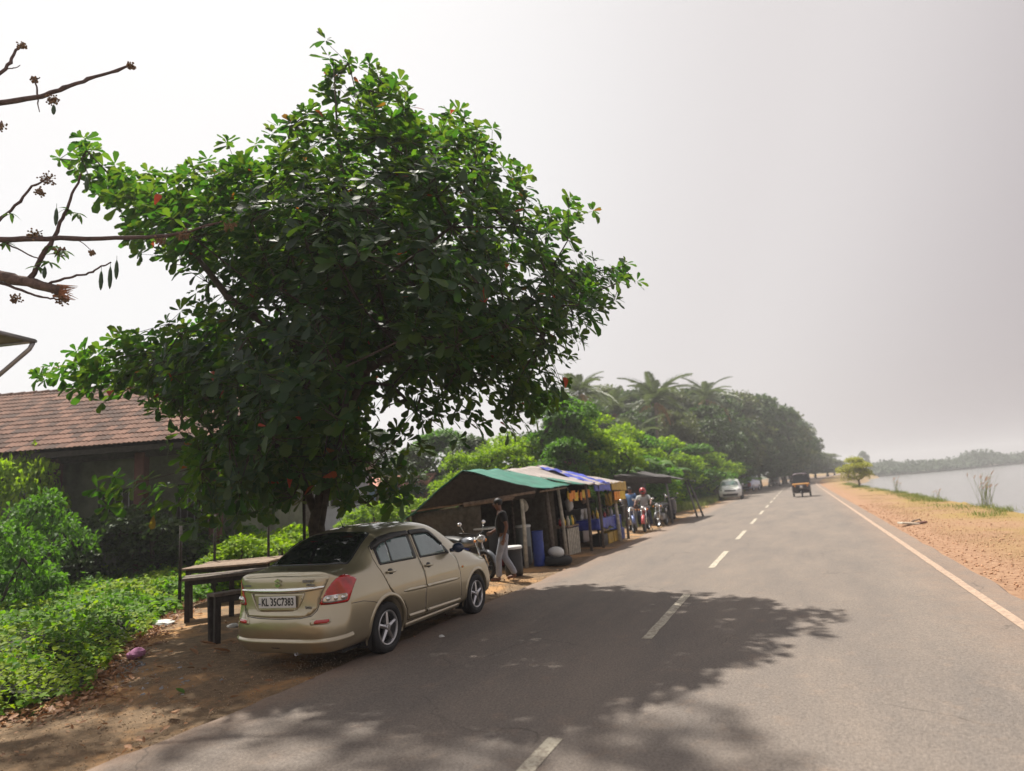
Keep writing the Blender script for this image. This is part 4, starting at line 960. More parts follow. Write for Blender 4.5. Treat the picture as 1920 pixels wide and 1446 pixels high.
for sgn in (1, -1):
    nd = (sgn, 0, 0)
    for nm, poly, hy in (('rear_door', REARDOOR, .01), ('front_door', FRONTDOOR, .905)):
        patch('panel_gap', S(offset_poly(poly, .0015), sgn), nd, .0012, M['black'], car, .04, .004, 0)
        d_ = patch(nm, S(offset_poly(poly, -.0045), sgn), nd, .0028, M['carpaint'], car, .035, .006, 0)
        hz = .953 if hy < .5 else .918
        hb = MB(); P = [Vector((0, t, -.008*t*9+.0)) for t in (0, .03, .10, .17, .20)]
        def on(y, z, o=0.): 
            h = bvh.ray_cast(Vector((sgn*3, y, z)), Vector((-sgn, 0, 0))); return h[0]+Vector((sgn*o, 0, 0))
        hb.tube([on(hy+t, hz-.045*t, o) for t, o in ((0, .012), (.03, .034), (.09, .040), (.15, .034), (.185, .012))], [.012, .015, .016, .015, .012], 10)
        hb.build('handle', M['carpaint'], d_, True)
        patch('handle_hollow_shade', S([(hy+.045, hz-.035), (hy+.14, hz-.042), (hy+.15, hz+.02), (hy+.09, hz+.035), (hy+.04, hz+.025)], sgn), nd, .0035, M['black'], d_, .02, .005, 1)  # flat black patch stands for shade in the hollow behind the handle
        a, b = ((.33, .672), (.855, .650)) if nm == 'rear_door' else ((.895, .650), (1.80, .622))
        mo = MB(); n = 10
        for i in range(n):
            pass
        sec = [(-.02, 0), (-.018, .010), (-.006, .016), (.008, .016), (.02, .009), (.022, 0)]
        V = []; 
        for i in range(n+1):
            y = a[0]+(b[0]-a[0])*i/n; z = a[1]+(b[1]-a[1])*i/n; kk = min(1, .35+i*.4) if nm == 'rear_door' else min(1, .35+(n-i)*.4)
            base = on(y, z)
            for dz, dx in sec: V.append(base+Vector((sgn*(dx*kk+.003), 0, dz*kk)))
        F = [(6*i+j, 6*i+j+1, 6*i+j+7, 6*i+j+6) for i in range(n) for j in range(5)]+[tuple(range(6)), tuple(6*n+j for j in range(6))[::-1]]
        link('side_moulding', make_mesh('side_moulding', V, F, M['carpaint'], True), d_)
        # lower flare line on the doors
        a, b = ((.44, .345), (.83, .335)) if nm == 'rear_door' else ((.89, .333), (1.83, .315))
        V = []
        for i in range(n+1):
            base = on(a[0]+(b[0]-a[0])*i/n, a[1]+(b[1]-a[1])*i/n)
            for dz, dx in [(-.035, 0), (-.012, .012), (.004, .014), (.03, 0)]: V.append(base+Vector((sgn*(dx+.003), 0, dz)))
        F = [(4*i+j, 4*i+j+1, 4*i+j+5, 4*i+j+4) for i in range(n) for j in range(3)]+[(0, 1, 2, 3), tuple(4*n+j for j in range(4))[::-1]]
        link('sill_flare', make_mesh('sill_flare', V, F, M['carpaint'], True), d_)
        if nm == 'rear_door':
            patch('window_frame', S([(-.075, 1.045), (.76, 1.03), (.765, 1.355), (.43, 1.36), (.15, 1.335), (-.055, 1.26)], sgn), nd, .0045, M['black'], d_, .035, .006, 1)
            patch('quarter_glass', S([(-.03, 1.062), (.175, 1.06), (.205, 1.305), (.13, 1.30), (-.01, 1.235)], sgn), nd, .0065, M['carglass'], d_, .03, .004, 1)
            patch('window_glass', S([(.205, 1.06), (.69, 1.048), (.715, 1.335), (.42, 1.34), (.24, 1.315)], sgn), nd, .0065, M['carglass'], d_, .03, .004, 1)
            patch('rain_visor', S([(-.10, 1.225), (-.02, 1.262), (.2, 1.31), (.45, 1.34), (.76, 1.345), (.76, 1.40), (.4, 1.40), (.1, 1.365), (-.06, 1.30)], sgn), nd, .022, M['black'], d_, .03, .02, 1)
        else:
            patch('window_frame', S([(.83, 1.025), (1.66, 1.005), (1.60, 1.09), (1.42, 1.24), (1.27, 1.355), (1.1, 1.36), (.835, 1.358)], sgn), nd, .0045, M['black'], d_, .035, .006, 1)
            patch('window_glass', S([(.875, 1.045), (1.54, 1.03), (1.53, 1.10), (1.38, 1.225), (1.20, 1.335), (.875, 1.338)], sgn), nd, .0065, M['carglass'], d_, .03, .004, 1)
            patch('rain_visor', S([(.79, 1.345), (1.1, 1.345), (1.25, 1.33), (1.50, 1.14), (1.53, 1.15), (1.33, 1.335), (1.2, 1.395), (.79, 1.40)], sgn), nd, .022, M['black'], d_, .03, .02, 1)
    seam([(-.70, .708), (-.5, .698), (-.3, .655), (-.165, .60), (-.13, .58)], sgn)
    seam([(1.87, .36), (1.86, .55), (1.85, .70), (1.80, .93), (1.78, .98)], sgn, .005)
    # roof ditch, sill, wheel arch lips
    sl_ = MB(); n = 24; sl_.tube([on(.42+1.42*i/n, .245) - Vector((sgn*.02, 0, 0)) for i in range(n+1)], .045, 8); sl_.build('sill', M['carpaint'], car, True)
    for yy in (0, 2.39):
        V = []; n = 40
        for i in range(n+1):
            a = R(-20+220*i/n)
            for r_, dx in ((.348, -.03), (.350, .004), (.362, .012), (.385, .007), (.405, -.002)):
                p = Vector((0, yy+r_*math.cos(a), .31+r_*math.sin(a))); h = bvh.ray_cast(Vector((sgn*3, p.y, max(p.z, .24))), Vector((-sgn, 0, 0)))
                V.append(Vector(((h[0].x if h[0] else sgn*.8)+sgn*dx, p.y, p.z)))
        F = [(5*i+j, 5*i+j+1, 5*i+j+6, 5*i+j+5) for i in range(n) for j in range(4)]
        link('wheel_arch', make_mesh('wheel_arch', V, F, M['carpaint'], True), car)
        fl = MB(); fl.box((sgn*.72, yy-.36 if yy == 0 else yy-.365, .25), (.20, .012, .22)); fl.build('mud_flap', M['black'], car)
    # mirror
    mm_ = MB(); mm_.ball((sgn*.93, 1.66, 1.075), .085, 14, 10, (1.15, .62, .85)); mm_.tube([(sgn*.80, 1.66, 1.04), (sgn*.88, 1.66, 1.05)], .03, 8)
    mr_ = mm_.build('wing_mirror', mat('dark_blue_mirror', (.012, .025, .06), .25, coat=.5), car, True)
    # reflector in the bumper
    patch('reflector_pod', [(sgn*x, -1, z) for x, z in ((.455, .515), (.70, .525), (.72, .585), (.46, .580))], (sgn*.25, -1, 0), .003, M['carpaint'], car, .02, .006, 1)
    patch('reflector', [(sgn*x, -1, z) for x, z in ((.50, .530), (.685, .536), (.70, .575), (.52, .570))], (sgn*.25, -1, 0), .006, M['lens_red'], car, .02, .006, 1)
    # tail light wraps round the corner
    q = .7071; LP = [(.735, -.70, 1.032), (.80, -.555, .962), (.812, -.63, .90), (.80, -.675, .82), (.785, -.705, .735), (.65, -.83, .728), (.52, -.892, .728), (.562, -.875, .80), (.602, -.858, .885), (.655, -.82, .965), (.69, -.77, 1.012)]
    fl_ = lambda L__: [(sgn*x, y, z) for x, y, z in L__]
    patch('panel_gap', [Vector(p)+Vector((0, 0, (p[2]-.87)*.04)) for p in fl_(LP)], (sgn, -1, 0), .0015, M['black'], car, .03, .004, 1)
    tl = patch('tail_light', fl_(LP), (sgn, -1, 0), .007, M['lens_red'], car, .025, .012, 1)
    CL = [(.56, -.885, .742), (.578, -.87, .822), (.66, -.83, .826), (.775, -.71, .832), (.772, -.72, .760), (.66, -.82, .745)]
    patch('reversing_lens', fl_(CL), (sgn, -1, 0), .011, M['lens_clear'], tl, .02, .006, 1)
    for cx_, cy_ in ((.625, -.862), (.69, -.81), (.745, -.755)):
        lm_ = MB(); d = Vector((sgn, -1, 0)).normalized(); h = bvh.ray_cast(Vector((sgn*cx_, cy_, .79))+d*.5, -d)
        lm_.ball((h[0]+d*.004), .026, 12, 8); lm_.build('lamp_bulb', M['chrome'], tl, True)
    # headlight
    patch('headlight', [(sgn*x, 3.0, z) for x, z in ((.42, .68), (.74, .66), (.80, .76), (.70, .84), (.5, .78))], (sgn*.35, 1, .2), .005, M['lens_clear'], car, .03, .01, 1)
# rear face
RV = lambda P: [(x, -1, z) for x, z in P]
lid_line = [(-.665, 1.00), (-.60, .80), (-.565, .66), (-.50, .605), (-.3, .588), (0, .582), (.3, .588), (.45, .612), (.515, .67), (.56, .80)]
patch('panel_gap', strip_pts(RV(lid_line), .009, (0, 1, 0)), (0, -1, 0), .0012, M['black'], car, .03, .004, 0, grid=False)
ld = [(.615, .885), (.655, .965), (.69, 1.012), (.725, 1.04)]
lid = patch('boot_lid', RV([(-.655, 1.0), (-.59, .80), (-.555, .67), (-.49, .613), (-.3, .597), (0, .591), (.3, .597), (.44, .62), (.505, .68), (.55, .80), (.60, .90), (.64, .985), (.66, 1.03), (0, 1.05), (-.62, 1.03)]), (0, -1, 0), .003, M['carpaint'], car, .035, .006, 0)
patch('plate_recess', RV([(-.445, .86), (-.36, .672), (-.28, .655), (.18, .662), (.26, .685), (.345, .86)]), (0, -1, 0), .0045, M['carpaint'], lid, .03, .004, 1)
rc = MB(); rc.tube([Vector((x, -.928-.0, z)) for x, z in ((-.44, .86), (-.385, .73), (-.35, .675), (-.28, .66), (-.05, .655), (.17, .668), (.25, .69), (.30, .76), (.345, .86))], .010, 8); rc.build('recess_rim', M['carpaint'], lid, True)
# chrome garnish above the plate: a shallow roll between the two lamps
V = []; n = 26
for i in range(n+1):
    x = -.625+1.235*i/n; e_ = abs(x)/.62; zc_ = .885+.035*max(0, x/.6)**2+.012*max(0, -x/.6)**2; hh = .030*(1-.55*e_**3)
    h = bvh.ray_cast(Vector((x, -3, zc_)), Vector((0, 1, 0))); y0 = h[0].y
    for dz, dy in ((-1, .002), (-.85, -.018), (-.2, -.026), (.4, -.024), (.9, -.014), (1, .002)): V.append((x, y0+dy, zc_+dz*hh))
F = [(6*i+j, 6*i+j+6, 6*i+j+7, 6*i+j+1) for i in range(n) for j in range(5)]
link('chrome_garnish', make_mesh('chrome_garnish', V, F, M['chrome'], True), lid)
def text_mesh(txt, size, ext=.003, bold=.0):
    c = bpy.data.curves.new('t', 'FONT'); c.body = txt; c.size = size; c.extrude = ext; c.offset = bold; c.align_x = 'CENTER'; c.align_y = 'CENTER'; c.resolution_u = 3
    o = bpy.data.objects.new('t', c); COL.objects.link(o); return apply_obj(o)
def put_text(name, txt, size, loc, m, parent, sx=1., rot=(math.pi/2, 0, 0), ext=.003, bold=0.):
    me = text_mesh(txt, size, ext, bold); me.materials.clear(); me.materials.append(m); o = link(name, me, parent); o.location = loc; o.rotation_euler = rot; o.scale = (sx, 1, 1); return o
npz = MB(); npz.box((-.032, -.955, .766), (.555, .012, .128), Matrix.Rotation(.012, 3, 'Y').inverted(), .006)
pl_ = npz.build('number_plate', M['whitep'], car)
put_text('lettering', 'KL 35C7383', .118, (-.018, -.963, .766), M['black'], pl_, .80, (math.pi/2, -.012, 0), .0015, .0022)
put_text('plate_mark', 'IND', .022, (-.288, -.963, .745), M['bluep'], pl_, 1, (math.pi/2, 0, 0), .001)
for x in (-.12, .06):
    b_ = MB(); b_.lathe([(.0, -.008), (.006, -.008), (.006, 0)], (x, -.961, .815), 'y', 8); b_.build('plate_screw', M['black'], pl_)
em = MB(); SP = [(0, 1), (.85, .42), (.45, .16), (0, .46), (-.33, .25), (.95, -.42), (0, -1), (-.85, -.42), (-.45, -.16), (0, -.46), (.33, -.25), (-.95, .42)]
def s_pt(a, b, d): return Vector((-.04+a*.055, -.928-d, .975+b*.050))
E_ = em; nE = len(SP)
me_e = MB()
fs_ = delaunay_2d_cdt([Vector(p) for p in SP], [], [list(range(nE))], 1, 1e-6)
for d in (.010,):
    me_e.add([s_pt(p.x, p.y, d) for p in fs_[0]], [tuple(f) for f in fs_[2]])
for i in range(nE):
    a, b = SP[i], SP[(i+1) % nE]; me_e.add([s_pt(*a, 0), s_pt(*b, 0), s_pt(*b, .010), s_pt(*a, .010)], [(0, 1, 2, 3)])
me_e.build('emblem', M['chrome'], lid)
put_text('badge', 'SWIFT', .046, (.40, -.926, .985), M['steel'], lid, 1.25, (math.pi/2, 0, 0), .004, .0012)
put_text('badge', 'DZire', .038, (.43, -.926, .946), M['steel'], lid, 1.15, (math.pi/2, 0, 0), .004, .001)
put_text('badge', 'VDi', .040, (.40, -.935, .70), M['steel'], lid, 1.3, (math.pi/2, 0, 0), .004, .001)
put_text('badge', 'MARUTI', .034, (-.53, -.905, .945), M['steel'], lid, 1.0, (math.pi/2, 0, -.18), .004, .001)
lk = MB(); lk.lathe([(0, -.012), (.008, -.012), (.009, 0)], (.315, -.93, .80), 'y', 10); lk.build('boot_lock', M['chrome'], lid)
# bumper with its crease
V = []; n = 60
for i in range(n+1):
    t = i/n; ang = R(-62+124*t); d = Vector((math.sin(ang)*1.0, -math.cos(ang), 0)); tgt = Vector((.80*math.sin(ang), -.40-.5*max(0, math.cos(ang))**.5, .0))
    z = .345+.0*t+.075*abs(math.sin(ang))**6
    h = bvh.ray_cast(Vector((0, -.2, z))+Vector((math.sin(ang)*.9, -math.cos(ang)*1.0, 0)).normalized()*3, -Vector((math.sin(ang)*.9, -math.cos(ang)*1.0, 0)).normalized())
    if h[0] is None: continue
    nn = h[1] if h[1].dot(d) > 0 else -h[1]; nn.z = 0; nn.normalize()
    for dz, do in ((-.075, -.004), (-.03, .016), (-.004, .022), (.006, .010), (.03, -.002)): V.append(h[0]+nn*do+Vector((0, 0, dz)))
F = [(5*i+j, 5*i+j+5, 5*i+j+6, 5*i+j+1) for i in range(len(V)//5-1) for j in range(4)]
link('rear_bumper', make_mesh('rear_bumper', V, F, M['carpaint'], True), car)
patch('tow_hole_shade', RV([(-.14, .262), (-.01, .257), (.012, .285), (.012, .315), (-.02, .33), (-.13, .33), (-.15, .30)]), (0, -1, 0), .006, M['black'], car, .03, .004, 1)  # flat black patch stands for the dark inside the tow hole
ex = MB(); ex.lathe([(.026, 0), (.026, -.12), (.021, -.12), (.021, -.02)], (.20, -.80, .20), 'y', 14); ex.build('exhaust_pipe', M['steel'], car, True)
bp_ = MB(); bp_.box((0, 1.0, .22), (1.35, 3.4, .10)); bp_.build('underbody', M['black'], car)
ax_ = MB(); ax_.tube([(-.6, -.02, .27), (.6, -.02, .27)], .035, 8); ax_.build('rear_axle', M['black'], car)
# rear screen and windscreen
ND = Vector((0, -.40, .92)); 
def RS(P): return [(x, -.5+.72*t, 1.12+.34*t) for x, t in P]
patch('panel_gap', RS([(-.615, .0), (-.3, -.055), (0, -.075), (.3, -.055), (.615, .0), (.57, .35), (.50, .85), (.45, .93), (0, .97), (-.45, .93), (-.50, .85), (-.57, .35)]), ND, .002, M['black'], car, .04, .004, 1)
patch('rear_screen', RS([(-.59, .02), (-.3, -.03), (0, -.05), (.3, -.03), (.59, .02), (.55, .35), (.48, .84), (.43, .905), (0, .94), (-.43, .905), (-.48, .84), (-.55, .35)]), ND, .004, M['glass_dark'], car, .04, .004, 1)
patch('windscreen', [(x, 2.2-.68*t, 1.06+.42*t) for x, t in [(-.66, .0), (0, -.10), (.66, 0), (.55, .95), (0, 1.04), (-.55, .95)]], (0, .55, .83), .004, M['glass_dark'], car, .05, .004, 1)
patch('grille', [(x, 3, z) for x, z in ((-.35, .60), (.35, .60), (.40, .70), (-.40, .70))], (0, 1, 0), .005, M['black'], car, .04, .006, 1)
h = bvh.ray_cast(Vector((-.12, .38, 3)), Vector((0, 0, -1)))
an = MB(); an.tube([h[0]+Vector((0, 0, -.01)), h[0]+Vector((0, -.01, .03))], [.025, .012], 10); an.tube([h[0]+Vector((0, -.01, .02)), h[0]+Vector((0, -.12, .20))], [.005, .0025], 6); an.build('aerial', M['black'], car, True)
ind = patch('side_indicator', S([(1.91, .755), (1.96, .755), (1.96, .785), (1.91, .785)]), (1, 0, 0), .004, M['orangep'], car, .02, .004, 1)
# no interior behind the opaque side windows; wheels
def wheel_parts(root, x, y, z, s, r=.30, w_=.185, star=True):
    wh = empty('wheel', (x, y, z)); wh.parent = root; o = s*w_/2
    t = MB(); prof = [(r*.66, o*.72), (r*.70, o*.95), (r*.80, o*1.04), (r*.93, o*.98), (r*.985, o*.80), (r, o*.5), (r, 0), (r, -o*.5), (r*.985, -o*.8), (r*.93, -o), (r*.7, -o*.95), (r*.66, -o*.7)]
    t.lathe(prof, (0, 0, 0), 'x', 48); 
    t.build('tyre', M['rubber'], wh, True)
    gr = MB()
    for gx_ in (-.5, -.17, .17, .5): gr.lathe([(r*1.003, o*(gx_-.04)), (r*1.003, o*(gx_+.04))], (0, 0, 0), 'x', 40)
    gr.build('tread_groove', M['black'], wh, True)
    rm = MB(); ri = r*.665; rm.lathe([(ri, -o*.7), (ri, o*.75), (ri*1.02, o*.86), (ri*.985, o*.93), (ri*.93, o*.90), (ri*.90, o*.70), (ri*.88, -o*.5)], (0, 0, 0), 'x', 48)
    if star:
        for k in range(5):
            a0 = 2*math.pi*k/5+math.pi/2
            for sd in (-1, 1):      # faceted half spokes meeting in a ridge
                def pp(rad, an_, d): return Vector((o*d, rad*math.cos(an_), rad*math.sin(an_)))
                v = [pp(ri*.16, a0, .95), pp(ri*.95, a0, .82), pp(ri*.93, a0+sd*.10, .70), pp(ri*.22, a0+sd*.62, .72), pp(ri*.93, a0+sd*.10, .45), pp(ri*.22, a0+sd*.62, .45)]
                rm.add(v, [(0, 1, 2, 3), (3, 2, 4, 5)])
        rm.lathe([(0, o*1.0), (ri*.17, o*.99), (ri*.2, o*.9), (ri*.22, o*.6)], (0, 0, 0), 'x', 20)
    else: rm.lathe([(0, o*.7), (ri*.3, o*.75), (ri*.9, o*.5)], (0, 0, 0), 'x', 24)
    rm.build('rim', M['alloy'], wh, False)
    dk = MB(); dk.lathe([(0, o*.1), (ri*.87, o*.1), (ri*.87, -o*.3), (0, -o*.3)], (0, 0, 0), 'x', 24); dk.build('brake_disc', M['black'], wh)
    return wh
for y in (0, 2.39):
    for s in (-1, 1): wheel_parts(car, s*.735, y, .30, s)

# ------------------------------------------------------------------ other vehicles
HB = [(-.55, .2, .80, .98, .74, 1.30, .60, 1.42), (-.3, .2, .82, .98, .76, 1.42, .60, 1.50), (.3, .2, .82, .97, .77, 1.44, .60, 1.52), (.9, .2, .82, .96, .77, 1.43, .60, 1.51), (1.4, .2, .82, .95, .77, 1.33, .60, 1.41),
      (1.75, .2, .82, .94, .76, 1.12, .62, 1.18), (2.0, .2, .82, .90, .74, .98, .62, 1.02), (2.5, .22, .80, .80, .70, .86, .56, .90)]
def hatch(name, loc, rz, col, lab, cat='car', hs=1., accent=None):
    pm = paint_mat(name+'_paint', col, .1, .2); me = loft_body(HB, itp([.2, .5, .9, 1.1, 1.4], [-.70, -.78, -.74, -.68, -.5]), itp([.2, .45, .65, .8, .9], [2.75, 2.84, 2.80, 2.66, 2.45]), pm, 2, (.7, .52), (.2, .22), 6)
    tr_ = BVHTree.FromPolygons([v.co.copy() for v in me.vertices], [tuple(p.vertices) for p in me.polygons])
    root = empty(name, loc, rz, label=lab, cat=cat); root.scale = (1, 1, hs); link('body', me, root)
    kw = dict(tree=tr_, step=.08)
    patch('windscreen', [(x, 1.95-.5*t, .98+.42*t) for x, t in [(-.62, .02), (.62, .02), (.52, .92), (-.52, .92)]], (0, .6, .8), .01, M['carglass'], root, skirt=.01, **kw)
    patch('rear_screen', [(x, -.7, z) for x, z in [(-.55, 1.0), (.55, 1.0), (.48, 1.35), (-.48, 1.35)]], (0, -1, 0), .01, M['glass_dark'], root, **kw)
    patch('grille', [(x, 2.8, z) for x, z in [(-.42, .62), (.42, .62), (.38, .72), (-.38, .72)]], (0, 1, 0), .01, M['black'], root, **kw)
    patch('air_intake', [(x, 2.8, z) for x, z in [(-.5, .30), (.5, .30), (.55, .46), (-.55, .46)]], (0, 1, 0), .01, M['black'], root, **kw)
    for s in (1, -1):
        patch('headlight', [(s*x, 2.7, z) for x, z in [(.48, .66), (.74, .68), (.76, .80), (.52, .77)]], (s*.3, 1, 0), .01, M['lens_clear'], root, **kw)
        patch('tail_light', [(s*x, -.7, z) for x, z in [(.55, .70), (.76, .70), (.72, .95), (.58, .93)]], (s*.4, -1, 0), .01, M['lens_red'], root, **kw)
        for nm, P in (('side_window', [(-.3, 1.02), (.55, 1.0), (.53, 1.38), (-.1, 1.38)]), ('side_window', [(.62, 1.0), (1.5, .98), (1.15, 1.35), (.62, 1.38)])):
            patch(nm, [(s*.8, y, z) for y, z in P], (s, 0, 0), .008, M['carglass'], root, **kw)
        mb = MB(); mb.ball((s*.90, 1.45, 1.05), .08, 8, 6, (1, .6, .8)); mb.build('wing_mirror', pm, root, True)
        for y in (0, 2.2): wheel_parts(root, s*.74, y, .29, s, .29, .17, False)
    b_ = MB(); b_.box((0, 2.86, .52), (.5, .015, .12)); b_.build('number_plate', M['whitep'], root)
    if accent: b_ = MB(); b_.box((-.55, 2.80, .60), (.4, .1, .35), None, .03); b_.build('red_panel', accent, root)
    return root
p = atz(1368, 938); hatch('parked_car', (p.x, p.y+2.6, 0), math.pi+.05, (.62, .62, .60), 'white hatchback facing the camera on the left verge beyond the stalls').scale = (1.1, 1.05, 1.12)
p = atz(1413, 921); hatch('parked_van', (p.x-.2, p.y+2.6, 0), math.pi-.25, (.34, .36, .52), 'tall bluish white van with a red panel parked behind the white hatchback', 'van', 1.3, M['redp'])
p = atz(1452, 912); hatch('parked_car', (p.x, p.y+2.6, 0), math.pi, (.45, .38, .38), 'distant pinkish white car, last of the row on the left verge')
# auto rickshaw
def rickshaw():
    p = atz(1505, 932); root = empty('auto_rickshaw', (p.x, p.y+.3, 0), math.pi, label='black and yellow three-wheeled auto rickshaw coming up the far lane', cat='auto rickshaw')
    bk = mat('rickshaw_black', (.02, .015, .02), .4); yl = mat('rickshaw_yellow', (.55, .26, .05), .5); hood = mat('rickshaw_hood', (.07, .045, .06), .6, var=.3)
    m = MB()   # lower hull: tapers to the front wheel (+y is forward)
    hull = [(-.95, .62, .34, .98), (-.2, .64, .30, .95), (.35, .62, .28, .90), (.85, .56, .32, .92), (1.15, .36, .45, .88), (1.28, .12, .58, .82)]
    V = []; 
    for y, w_, z0, z1 in hull: V += [(-w_, y, z0+.1), (-w_*.8, y, z0), (w_*.8, y, z0), (w_, y, z0+.1), (w_, y, z1-.12), (w_*.85, y, z1), (-w_*.85, y, z1), (-w_, y, z1-.12)]
    F = [(8*i+k, 8*i+(k+1) % 8, 8*i+8+(k+1) % 8, 8*i+8+k) for i in range(5) for k in range(8)]+[tuple(range(8))[::-1], tuple(40+k for k in range(8))]
    m.add(V, F); m.build('hull', bk, root)
    b = MB(); b.box((0, .80, .93), (1.16, .52, .14), None, .05); b.build('cowl_band', yl, root)
    h = MB(); h.sheet(lambda u, v: ((u-.5)*1.30*(1-.06*abs(v-.5)), -1.0+1.75*v, 1.0+.72*max(0, 1-abs(2*u-1)**4.5)**.5-.05*(2*v-1)**2), 16, 6, .02)
    h.build('hood', hood, root, True)
    g = MB(); g.add([(-.54, .95, 1.02), (.54, .95, 1.02), (.48, .70, 1.55), (-.48, .70, 1.55), (-.54, .94, 1.02), (.54, .94, 1.02), (.48, .69, 1.55), (-.48, .69, 1.55)], [(0, 1, 2, 3), (7, 6, 5, 4), (0, 4, 5, 1), (3, 2, 6, 7), (1, 5, 6, 2), (0, 3, 7, 4)]); g.build('windscreen', M['glass_dark'], root)
    f = MB()
    for s in (-1, 1): f.tube([(s*.58, .95, .95), (s*.52, .70, 1.58)], .025, 6); f.tube([(s*.62, -.2, .95), (s*.62, -.2, 1.4)], .02, 6)
    f.tube([(-.52, .70, 1.58), (.52, .70, 1.58)], .025, 6); f.build('screen_frame', bk, root)
    hl = MB(); hl.lathe([(0, .06), (.09, .05), (.11, 0), (.07, -.1)], (0, 1.30, .72), 'y', 14); hl.build('headlight', M['lens_clear'], root, True)
    for s in (-1, 1): q_ = MB(); q_.ball((s*.40, 1.08, .80), .05, 8, 6); q_.build('indicator', M['orangep'], root, True)
    fd = MB(); fd.sheet(lambda u, v: ((u-.5)*.2, 1.15+.24*math.cos(.2+2.3*v), .22+.24*math.sin(.2+2.3*v)), 3, 10, .02); fd.build('mudguard', bk, root, True)
    wheel_parts(root, 0, 1.15, .21, 1, .21, .10, False)
    for s in (-1, 1): wheel_parts(root, s*.56, -.65, .21, s, .21, .12, False)
    st = MB(); st.box((0, -.45, .70), (1.1, .5, .12), None, .04); st.box((0, -.75, 1.0), (1.1, .12, .5), None, .04); st.build('seat', M['redp'], root)
    return p
RK = rickshaw()

